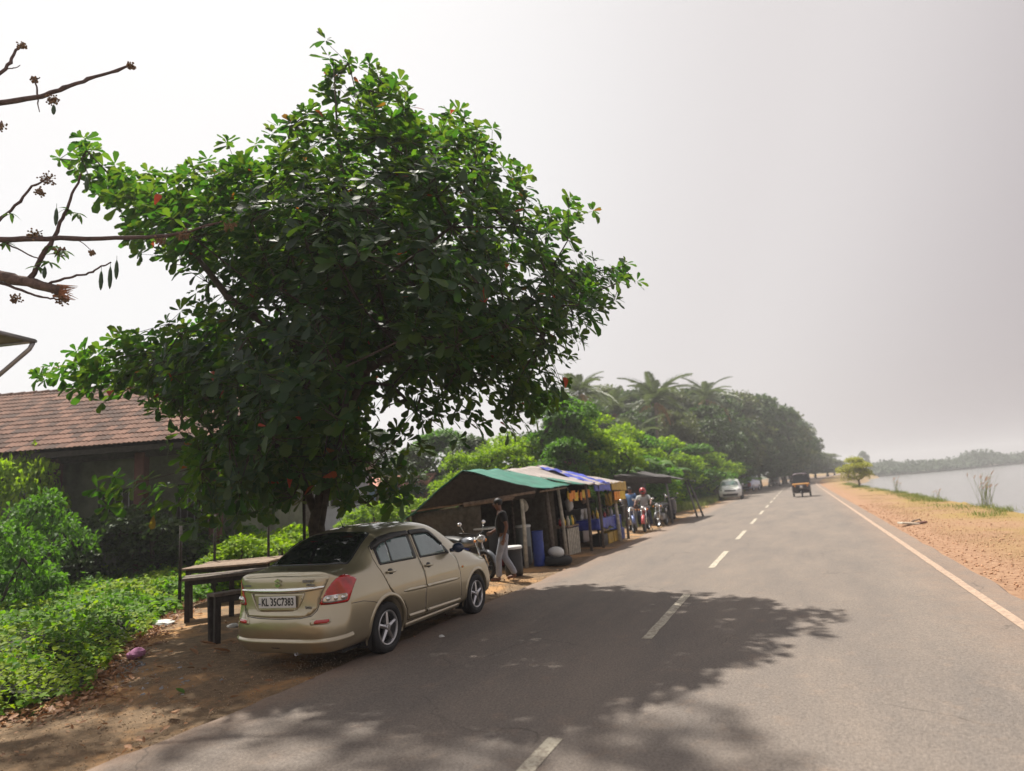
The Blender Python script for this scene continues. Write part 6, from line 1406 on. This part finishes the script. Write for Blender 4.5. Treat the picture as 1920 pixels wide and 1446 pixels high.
for a, b, r_, m_ in [((-6.22, 16.3, -.05), (-6.3, 16.3, 2.0), .07, 'wood'), ((-6.35, 14.75, -.05), (-6.35, 14.75, 1.85), .05, 'plankwhite'), ((-9.2, 14.0, -.05), (-9.2, 14.0, 1.4), .05, 'wood'), ((-9.3, 16.8, -.05), (-9.3, 16.8, 1.5), .05, 'wood'), ((-7.6, 16.9, -.05), (-7.6, 16.9, 2.45), .05, 'wood')]:
    post(Vector(a)+o1, Vector(b)+o1, r_, M[m_], s1)
for a, b, r_ in [((-9.1, 14.02, 1.55), (-5.95, 14.7, 1.80), .035), ((-7.55, 14.05, 2.40), (-7.65, 16.95, 2.44), .035), ((-5.9, 14.9, 1.80), (-5.95, 17, 1.86), .03), ((-7.6, 14.05, 1.62), (-6.3, 14.75, 1.72), .06)]:
    q = MB(); q.tube([Vector(a)+o1, Vector(b)+o1], r_, 6); q.build('roof_pole', M['wood_pale'], s1, True)
tarp_obj('sack_wall', local(sagged((-9.15, 14.1, 1.5), (-9.15, 14.1, 0.0), (-9.3, 16.9, 0), (-9.3, 16.9, 1.5), 0, .0), o1), sack, s1, 8, 8)
tarp_obj('sack_wall', local(sagged((-9.2, 16.9, 1.6), (-9.2, 16.9, 0.0), (-6.3, 16.9, 0), (-6.3, 16.9, 2.0), 0, .0), o1), sack, s1, 8, 8)
tarp_obj('sack_wall', local(sagged((-9.1, 14.15, 1.48), (-9.1, 14.15, .3), (-7.3, 14.35, .3), (-7.3, 14.35, 1.62), 0, .0), o1), sack, s1, 8, 8)
def drum(px, py, Y, r, h, m, lab, cat='drum', name='drum', lid=None, group=None, z0=None):
    p = atz(px, py, 0) if Y is None else at(px, py, Y); g = 0 if z0 is None else z0
    root = empty(name, (p.x, p.y, g), label=lab, cat=cat, group=group); q = MB()
    q.lathe([(0, .01), (r*.92, .01), (r, .05*h), (r*1.02, .33*h), (r*.98, .36*h), (r*1.02, .66*h), (r*.98, .69*h), (r, .96*h), (r*1.04, h), (r*.9, h), (r*.9, h*.9), (0, h*.9)], n=20); q.build('shell', m, root, True)
    if lid: q = MB(); q.lathe([(0, h+.035), (r*1.0, h+.03), (r*1.08, h+.01), (r*1.08, h-.03)], n=20); q.build('lid', lid, root, True)
    return root
drum(1012, 1062, None, .14, .85, M['bluep'], 'tall blue plastic drum standing beside the stall corner post')
drum(965, 1080, None, .20, .62, M['black'], 'black bin with a white lid behind the walking man', 'bin', 'bin', M['whitep'])
drum(985, 1048, 15.6, .19, .95, mat('grey_bin', (.2, .22, .22), .6), 'grey bin with a pale lid standing further inside the green stall', 'bin', 'bin', M['whitep'], None)
def crate(c, d, m, lab, cat='crate', rz=0, group=None, name='crate'):
    root = empty(name, c, rz, label=lab, cat=cat, group=group); sx, sy, sz = d; t_ = .025
    q = MB(); q.box((0, 0, t_/2), (sx-2*t_-.004, sy-2*t_-.004, t_)); q.build('base', m, root)
    for nm, cc, dd in (('side', (0, -sy/2+t_/2, sz/2), (sx, t_, sz)), ('side', (0, sy/2-t_/2, sz/2), (sx, t_, sz)), ('end', (-sx/2+t_/2, 0, sz/2), (t_, sy-2*t_-.002, sz)), ('end', (sx/2-t_/2, 0, sz/2), (t_, sy-2*t_-.002, sz))):
        q = MB(); q.box(cc, dd); 
        q.build(nm, m, root)
    return root
crate((-8.1, 14.15, 0), (.95, .5, .75), M['bluep'], 'big blue tub at the left front of the green stall'); crate((-7.4, 14.6, 0), (.55, .5, .95), M['black'], 'black counter box with a white top beside the blue tub', 'box', 0, None, 'counter_box')
q = MB(); q.box((-7.4, 14.6, 1.0), (.6, .55, .05), None, .01); q.build('tray', M['whitep'], label='white tray lying on the black counter box', cat='tray')
# tyre with a sack at the corner post
p = atz(1036, 1062); q = MB(); q.lathe([(.17, .04), (.20, 0), (.33, .0), (.37, .05), (.37, .13), (.33, .18), (.20, .18), (.17, .14)], n=26, close=True); q.build('spare_tyre', M['rubber'], None, True, label='black tyre lying at the foot of the stall corner post', cat='tyre').location = (p.x, p.y+.35, .005)
mb = MB(); mb.ball((0, 0, 0), .22, 12, 8, (1, .8, .6)); mb.v = [v*(1+.2*noise.noise(v*6)) for v in mb.v]; mb.build('white_sack', M['whitep'], None, True, label='small white sack resting on the black tyre', cat='sack').location = (p.x, p.y+.35, .30)

s2 = empty('market_stall', (-7.3, 18.05, 0), label='stall with a grey sheet roof hung with orange snack packets and a plank counter', cat='stall'); o2 = Vector((7.2, -19, 0)); s2.scale = (1, .5, 1)
tarp_obj('roof_sheet', local(sagged((-7.7, 16.7, 2.5), (-5.75, 17.15, 1.95), (-5.35, 21.6, 1.86), (-7.3, 21.6, 2.62), .05, .05), o2), greyt, s2); tarp_obj('roof_sheet', local(sagged((-7.7, 16.7, 2.5), (-9.6, 16.8, 1.7), (-9.4, 21.6, 1.7), (-7.3, 21.6, 2.62), .05, .05), o2), greyt, s2)
tarp_obj('green_strip', local(sagged((-6.6, 17.0, 2.22), (-5.66, 17.05, 1.93), (-5.55, 18.7, 1.92), (-6.2, 18.4, 2.11), .0, .02), o2), green, s2, 8, 8)
for a, b, r_, m_ in [((-6.05, 17.2, -.05), (-6.15, 17.2, 2.0), .05, 'plankwhite'), ((-5.7, 19.6, -.05), (-5.7, 19.6, 1.9), .045, 'wood'), ((-5.6, 21.4, -.05), (-5.6, 21.4, 1.88), .045, 'wood'), ((-9.3, 17.1, -.05), (-9.3, 17.1, 1.75), .045, 'wood'), ((-9.2, 21.4, -.05), (-9.2, 21.4, 1.75), .045, 'wood')]: post(Vector(a)+o2, Vector(b)+o2, r_, M[m_], s2)
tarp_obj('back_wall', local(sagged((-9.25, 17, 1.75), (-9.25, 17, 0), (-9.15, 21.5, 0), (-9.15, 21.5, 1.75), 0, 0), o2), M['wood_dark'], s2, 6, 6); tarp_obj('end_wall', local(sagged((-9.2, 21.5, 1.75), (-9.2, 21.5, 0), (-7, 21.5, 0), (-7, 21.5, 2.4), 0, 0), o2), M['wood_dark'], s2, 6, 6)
for k in range(7): q = MB(); q.box(Vector((-6.0+.012*k, 17.45+.23*k, .36))+o2, (.03, .15, .72), Matrix.Rotation(random.uniform(-.03, .03), 3, 'X'), .004); q.build('counter_plank', M['plankwhite'], s2)
q = MB(); q.box(Vector((-6.25, 18.2, .77))+o2, (.62, 1.9, .05), None, .008); q.build('counter_top', M['wood_pale'], s2)
for z in (1.15, 1.5): q = MB(); q.box(Vector((-8.2, 18.9, z))+o2, (.35, 3.2, .035)); q.build('shelf', M['wood'], s2)
for y in (17.4, 20.4):
    q = MB(); q.box(Vector((-8.2, y, .78))+o2, (.06, .06, 1.6)); q.build('shelf_post', M['wood'], s2)
PK = MB(); PK.v = []; PK.sheet(lambda u, v: ((u-.5)*.16, .03*math.sin(math.pi*u)*math.sin(math.pi*v), -(v)*.22), 4, 4, .02); pkO = make_mesh('packet', PK.v, PK.f, M['orangep'], True); pkY = make_mesh('packet', PK.v, PK.f, M['yellowfoil'], True)
for k in range(9):
    y = 17.25+.2*k; me = pkO if k % 3 else pkY
    o = link('snack_packet', me, label='%s snack packet, %s from the left in the row under the grey eave' % ('orange' if k % 3 else 'yellow', ORD[k]), cat='packet', group='snack packets hung under the grey stall eave')
    o.location = (-6.0+.04*k*.3, y, 1.76-.06*(k % 2)); o.rotation_euler = (0, 0, math.pi/2+random.uniform(-.5, .5)); o.scale = (1, 1, 1.1)
    q = MB(); q.tube([(0, 0, 0), (0, 0, .14)], .003, 3); q.build('string', M['black'], o)
def bottle(c, m, lab, group, r=.04, h=.24):
    q = MB(); q.lathe([(0, 0), (r, .01), (r, h*.6), (r*.4, h*.78), (r*.36, h*.97), (0, h)], n=10); o = q.build('bottle', m, None, True, label=lab, cat='bottle', group=group); o.location = c; return o
gn = ['red', 'brown', 'white', 'off-white', 'green', 'yellow', 'black']; gl = [M['redp'], M['wood_pale'], M['whitep'], M['plankwhite'], M['green_tin'], M['yellowfoil'], M['black']]
for k in range(14):
    m_ = gl[(k*5) % 7]; o = bottle((-6.3+.1*(k % 3), 17.25+.06*k, .795), m_, 'small %s jar on the plank counter, %s from its near end' % (gn[(k*5) % 7], ORD[k]), 'jars on the plank counter', .05, .2+.04*(k % 3))
for k in range(22):
    m_ = gl[(k*7+k//7) % 7]; bottle((-8.25+.05*(k % 3), 17.3+.07*k, [1.17, 1.52][k % 2]), m_, '%s jar on the %s back shelf of the grey-roofed stall, %s from the near end' % (gn[(k*7+k//7) % 7], ['lower', 'upper'][k % 2], ORD[k//2]), 'jars on the back shelves', .05, .2)
# third stall
s3 = empty('market_stall', (-7.15, 20.35, 0), label='stall with blue tarpaulins over its roof, yellow fringe and a blue-covered table', cat='stall'); o3 = Vector((6.8, -23, 0)); s3.scale = (1, .74, 1)
tarp_obj('roof_sheet', local(sagged((-7.3, 21.65, 2.66), (-5.3, 21.7, 1.88), (-5.2, 25.6, 1.9), (-7.0, 25.6, 2.35), .05, .05), o3), greyt, s3); tarp_obj('roof_sheet', local(sagged((-7.3, 21.65, 2.66), (-9.2, 21.7, 1.7), (-9.0, 25.6, 1.7), (-7.0, 25.6, 2.35), .05, .05), o3), greyt, s3)
tarp_obj('blue_tarpaulin', local(sagged((-7.0, 20.6, 2.58), (-5.38, 21.0, 1.93), (-5.3, 23.1, 1.93), (-6.5, 22.9, 2.36), .0, .10, 3.5), o3), bluet, s3, 20, 16); tarp_obj('blue_valance', local(sagged((-5.36, 21.0, 1.95), (-5.34, 21.0, 1.70), (-5.26, 23.1, 1.66), (-5.28, 23.1, 1.93), .0, .05, 4), o3), bluet, s3, 5, 14)
tarp_obj('yellow_valance', local(sagged((-5.28, 23.3, 1.92), (-5.26, 23.3, 1.66), (-5.18, 25.5, 1.62), (-5.2, 25.5, 1.90), .0, .05, 4), o3), M['yellowp'], s3, 5, 14)
for a, b, r_, m_ in [((-5.35, 24.3, -.05), (-5.45, 24.3, 1.9), .06, 'plankwhite'), ((-5.3, 25.5, -.05), (-5.3, 25.5, 1.9), .045, 'wood'), ((-9, 25.5, -.05), (-9, 25.5, 1.75), .045, 'wood')]: post(Vector(a)+o3, Vector(b)+o3, r_, M[m_], s3)
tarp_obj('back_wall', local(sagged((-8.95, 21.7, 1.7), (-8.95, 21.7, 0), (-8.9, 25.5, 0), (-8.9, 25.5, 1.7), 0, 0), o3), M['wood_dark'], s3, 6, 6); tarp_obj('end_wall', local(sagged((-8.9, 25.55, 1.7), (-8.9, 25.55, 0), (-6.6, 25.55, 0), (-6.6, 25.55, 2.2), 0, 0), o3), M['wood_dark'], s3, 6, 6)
tb = empty('stall_table', (-6.2, 20.55, 0), label='table draped in bright blue plastic in front of the blue-roofed stall', cat='table'); q = MB(); q.box((0, 0, .78), (.8, 2.5, .05)); q.build('table_top', M['wood'], tb)
for x in (-.34, .34):
    for y in (-1.15, 1.15): q = MB(); q.box((x, y, .38), (.05, .05, .76)); q.build('leg', M['wood_dark'], tb)
q = MB(); q.sheet(lambda u, v: (.42+.012*math.sin(v*40)*u, -1.28+2.56*v, .812-.30*u*(1+.12*math.sin(v*23))), 6, 40, .01); q.sheet(lambda u, v: (-.42+.84*u, -1.28+2.56*v, .812+.006*math.sin(u*9+v*20)), 6, 20, .006); q.sheet(lambda u, v: (-.42+.84*v, -1.29-.01*math.sin(v*30), .812-.30*u), 4, 10, .01); q.build('blue_cover', bluet, tb, True)
for k in range(3): crate((-6.0, 19.85+.68*k, 0), (.42, .6, .34), M['yellowp'] if k else M['black'], ['black crate under the near end of the blue table', 'yellow crate under the middle of the blue table', 'yellow crate under the far end of the blue table'][k], 'crate')
for k in range(16):
    c = (-6.2+.22*(k % 3)-.2, 19.5+.14*k, .818); bottle(c, gl[(k*5+2) % 7], '%s bottle among the goods on the blue-covered table, %s from the near end' % (gn[(k*5+2) % 7], ORD[k]), 'goods on the blue-covered table', .05, .18+.05*(k % 4))
def bananas(c, lab):
    root = empty('banana_bunch', c, label=lab, cat='bananas')
    q0 = MB(); q0.tube([(0, 0, .3), (0, 0, -.25)], .015, 5); q0.build('stalk', M['wood'], root)
    q = MB(); q.tube([(.02, 0, 0), (.08, 0, .02), (.12, 0, .09)], [.012, .022, .008], 6); me = make_mesh('banana', q.v, q.f, M['yellowp'], True)
    for k in range(30): o = link('banana', me, root); o.location = (0, 0, .15-.012*k); o.rotation_euler = (0, 0, k*1.3)
bananas((-5.75, 20.5, 1.38), 'nearer bunch of yellow bananas hanging from the blue-roofed stall'); bananas((-5.72, 21.1, 1.42), 'farther bunch of yellow bananas hanging beside the white post')
for k in range(6):
    o = link('hanging_bag', pkY if k % 2 else pkO, label='%s foil bag, %s from the banana bunches toward the far end of the blue stall' % ('yellow' if k % 2 else 'orange', ORD[k]), cat='packet', group='foil bags hung in the blue-roofed stall'); o.location = (-5.6, 20.9+.2*k, 1.62); o.rotation_euler = (0, 0, 1.5+random.uniform(-.4, .4)); o.scale = (1.3,)*3
drum(1160, 1000, None, .16, .7, M['bluep'], 'blue drum at the far end of the blue-covered table')
# clutter in and around the stalls
cl = [((-6.75, 19.2, 0), (.5, .45, .5), 'wood', 'wooden box at the end of the plank counter'), ((-6.7, 15.2, 0), (.42, .4, .45), 'black', 'black crate beside the white stall post'), ((-8.4, 15.4, 0), (.8, .6, .7), 'wood', 'brown box deep inside the green stall'),
      ((-7.7, 19.9, 0), (.6, .9, .9), 'wood_dark', 'dark cabinet behind the blue-covered table'), ((-6.0, 22.1, 0), (.4, .4, .35), 'bluep', 'blue crate just past the end of the blue-covered table'), ((-7.2, 21.6, 0), (.6, .8, 1.1), 'steel', 'grey cabinet at the back of the blue-roofed stall')]
for c, d, m_, lab in cl: crate(c, d, M[m_], lab, 'box', random.uniform(-.2, .2), None, 'storage_box')
for k in range(10): bottle((-7.2+.12*(k % 5), 15.2+.16*k, .0), gl[(k*3) % 7], '%s bottle standing on the ground inside the green stall, %s from the front' % (gn[(k*3) % 7], ORD[k]), 'bottles on the ground in the green stall', .05, .28)
for (c, r_, m_, lab) in [((-6.55, 18.9, 1.35), .16, 'whitep', 'pale bundle hanging under the eave between the grey and blue roofs'), ((-6.3, 19.6, 1.5), .14, 'wood_pale', 'brown bundle hanging at the near end of the blue-roofed stall'), ((-6.9, 16.2, 1.45), .13, 'plankwhite', 'white bundle hanging in the dark of the green stall')]:
    q = MB(); q.ball((0, 0, 0), r_, 10, 8, (.8, .8, 1.3)); q.tube([(0, 0, r_), (0, 0, r_+.35)], .006, 4); q.v = [v*(1+.25*noise.noise(v*8)) for v in q.v]; q.build('hanging_bundle', M[m_], None, True, label=lab, cat='bundle').location = c
# dark hut
s4 = empty('roadside_hut', (-6.2, 31, 0), label='open hut with a dark sloping roof on leaning poles beyond the motorcycles', cat='hut'); o4 = Vector((6.2, -31, 0))
tarp_obj('roof', local(sagged((-7.6, 28.3, 2.28), (-5.15, 28.6, 1.98), (-4.75, 33.5, 1.75), (-7.5, 34, 2.45), .04, .05), o4), darkt, s4); tarp_obj('roof_edge', local(sagged((-7.6, 28.28, 2.30), (-5.1, 28.55, 2.0), (-5.1, 28.55, 1.72), (-7.6, 28.3, 1.95), 0, .02), o4), M['wood_dark'], s4, 8, 3)
for a, b in [((-5.3, 28.8, 0), (-5.4, 28.8, 1.95)), ((-4.75, 32.4, 0), (-5.15, 32.6, 1.8)), ((-4.55, 33.0, 0), (-5.1, 33.2, 1.78)), ((-7.4, 28.6, 0), (-7.4, 28.6, 2.2)), ((-7.4, 33.6, 0), (-7.4, 33.6, 2.3))]: post(Vector(a)+o4, Vector(b)+o4, .045, M['steelwood'], s4)
tarp_obj('back_wall', local(sagged((-7.45, 28.4, 2.1), (-7.45, 28.4, 0), (-7.4, 33.8, 0), (-7.4, 33.8, 2.3), 0, 0), o4), M['wood_dark'], s4, 6, 6)
# small awning behind the white hatchback
p = atz(1352, 934); s5 = empty('roadside_kiosk', (p.x-1.2, p.y+5, 0), label='small kiosk with a pinkish awning behind the white hatchback', cat='kiosk'); q = MB(); q.box((0, 0, 1.1), (2, 2, 2.2)); q.build('booth', M['wood'], s5); q = MB(); q.sheet(lambda u, v: (-1.3+3.3*u, -1.6+3.2*v, 2.5-.5*u), 6, 6, .03); q.build('awning', rt, s5)
# end of the road: a pale low building and parapet
p = at(1500, 885, 190); plain_house('roadside_building', (p.x-3, p.y, 0), 9, 5, 2.6, mat('pale_concrete', (.42, .40, .36), .9), rt2, 'pale low building closing the view at the end of the road', .1, .8, 'building')

# ------------------------------------------------------------------ bare flowering branches coming in from the left
def kapok():
    D = 8.2; base = atd(-420, 1180, D); g = gz(base.x, base.y); root = empty('flowering_tree', (base.x, base.y, g), label='bare branched tree with brown flower clusters and hanging green pods reaching in from the left', cat='tree'); O = Vector((base.x, base.y, g))
    def P(px, py, d=D): return atd(px, py, d)-O
    hub = P(-300, 560)
    q = MB(); q.tube([(0, 0, -.2), P(-400, 900), P(-330, 700), hub, P(-260, 300)], [.2, .17, .15, .13, .09], 12); q.build('trunk', M['bark_pink'], root, True)
    def br(pts, r0, r1, m=M['bark_pink'], name='branch'):
        rn = random.Random(len(pts)); pp = [P(*a) for a in pts]; fine = []
        for i in range(len(pp)-1):
            for k in range(5): fine.append(pp[i].lerp(pp[i+1], k/5)+Vector((rn.gauss(0, 1), rn.gauss(0, 1), rn.gauss(0, 1)))*.006)
        fine.append(pp[-1]); n = len(fine); rr = [r0+(r1-r0)*i/(n-1)+rn.uniform(0, .15)*r0*(1 if i % 4 == 0 else 0) for i in range(n)]
        q = MB(); q.tube(fine, rr, 7); return q.build(name, m, root, True)
    br([(-260, 300), (-120, 215), (0, 193), (80, 182), (120, 165), (180, 145), (245, 122)], .045, .014); br([(-270, 340), (-100, 215), (10, 130), (30, 95), (45, 80)], .03, .010)
    br([(-300, 560), (-100, 460), (0, 450), (110, 447), (240, 446), (330, 440), (375, 428), (425, 412)], .05, .007); br([(-300, 570), (-60, 500), (0, 518), (55, 530), (112, 545)], .085, .06, M['bark_mid'])
    br([(58, 522), (85, 470), (100, 450), (118, 410), (132, 375), (152, 325)], .032, .012); br([(80, 536), (120, 522), (160, 515), (190, 500), (208, 492)], .018, .008); br([(-200, 520), (-20, 430), (20, 395), (60, 350), (88, 335)], .024, .010)
    br([(0, 452), (40, 470), (70, 485), (90, 492)], .012, .006); br([(0, 530), (50, 548), (90, 560), (118, 562)], .02, .008); br([(70, 182), (66, 150), (75, 145)], .012, .006); br([(70, 182), (74, 210)], .009, .005); br([(0, 460), (60, 440), (80, 432)], .010, .005); br([(10, 130), (30, 127), (38, 122)], .008, .004); br([(140, 448), (165, 462), (172, 472)], .006, .004)
    q = MB(); rn = random.Random(5)
    for k in range(26): a = P(105+rn.uniform(-8, 6), 546+rn.uniform(-12, 10)); b = P(125+rn.uniform(0, 22), 550+rn.uniform(-14, 14)); q.tube([a, b], [.018, .002], 4)
    q.build('splintered_end', mat('splinter_wood', (.32, .14, .07), .9, var=.4, vscale=20), root)
    for (px, py, L_) in [(101, 197, 20), (163, 330, 32), (106, 390, 36), (190, 508, 38), (207, 500, 44), (219, 488, 38), (84, 500, 24)]:
        q = MB(); a = P(px, py); s = Vector((0, 0, -L_/F_PX*D)); q.tube([a+Vector((0, 0, .06)), a], [.003, .003], 4); q.tube([a, a+s*.2, a+s*.55, a+s*.85, a+s], [.006, .020, .027, .018, .004], 8); q.build('seed_pod', mat('green_pod', (.03, .07, .025), .5) if 'green_pod' not in bpy.data.materials else bpy.data.materials['green_pod'], root, True)
    fm = mat('brown_blossom', (.20, .11, .05), .8, var=.5, vscale=30)
    for (px, py, r_) in [(88, 335, .11), (430, 420, .11), (342, 440, .10), (98, 186, .09), (246, 124, .055), (65, 440, .09), (118, 563, .09), (0, 235, .08), (110, 470, .09), (75, 360, .07), (40, 85, .06), (64, 150, .05), (300, 452, .08), (30, 560, .08), (172, 474, .04)]:
        q = MB(); c = P(px, py); rn = random.Random(px)
        for k in range(46):
            d = Vector((rn.gauss(0, 1), rn.gauss(0, 1), rn.gauss(-.3, .8))).normalized()*r_*rn.uniform(.4, 1); q.tube([c, c+d], [.0028, .002], 3, False); q.ball(c+d, .010+.004*rn.random(), 5, 4)
        q.build('flower_cluster', fm, root)
    tv, tq = leaf_template(1, .34, 'oval', .1, .35); lm = make_mesh('leaflet', tv, [tuple(t) for t in tq], M['banana'], True)
    for (px, py) in [(128, 392), (118, 470), (92, 492), (70, 500), (110, 478), (146, 400), (20, 400), (430, 408), (10, 455), (100, 462)]:
        c = P(px, py)
        for k in range(6): o = link('leaflet', lm, root); o.location = c; a = k*1.05+random.random(); o.rotation_euler = (Matrix.Rotation(a, 4, 'Z') @ Matrix.Rotation(random.uniform(-.7, .1), 4, 'X')).to_euler(); o.scale = (random.uniform(.10, .15),)*3
kapok()
# corner of a sheet roof with its strut at the left edge
def sheet_awning():
    D = 6.0; g = atd(-160, 1240, D); root = empty('sheet_awning', (g.x, g.y, gz(g.x, g.y)), label='corner of a striped sheet awning on a bent pipe strut at the left picture edge', cat='awning'); O = Vector((g.x, g.y, gz(g.x, g.y)))
    P = lambda px, py, d=D: atd(px, py, d)-O
    q = MB(); a, b, c, d = P(66, 640, 6.0), P(-260, 560, 5.2), P(-420, 600, 6.4), P(-60, 655, 7.2)
    q.sheet(lambda u, v: lerp2(a, b, c, d, u, v)+Vector((0, 0, .012*math.sin(u*60))), 60, 4, .006); q.build('sheet', mat('rusty_sheet', (.16, .12, .10), .6, .2, var=.4, vscale=3), root)
    q = MB(); q.tube([a, b], .022, 8); q.tube([a, d], .018, 8); q.build('edge_pipe', M['steel'], root, True)
    q = MB(); q.tube([P(62, 643), P(55, 655), P(0, 702), P(-160, 840)], .020, 8); q.build('strut', M['steel'], root, True)
    q = MB(); q.tube([Vector((0, 0, -.1)), P(-160, 560, 5.6)], .04, 8); q.tube([P(-160, 840), Vector((0, 0, 1.9))], .02, 6); q.build('post', M['steel'], root, True)
sheet_awning()

# ------------------------------------------------------------------ air
hz = bpy.data.materials.new('haze'); hz.use_nodes = True; t = hz.node_tree; t.nodes.clear(); ov = t.nodes.new('ShaderNodeOutputMaterial'); pv = t.nodes.new('ShaderNodeVolumePrincipled')
pv.inputs['Color'].default_value = (.93, .93, .95, 1); pv.inputs['Density'].default_value = .0014; pv.inputs['Anisotropy'].default_value = .25; t.links.new(pv.outputs[0], ov.inputs['Volume'])
q = MB(); q.box((60, 380, 8.5), (2300, 1900, 29)); o = q.build('haze', hz, kind='stuff', label='warm pale haze over the road and river', cat='haze')
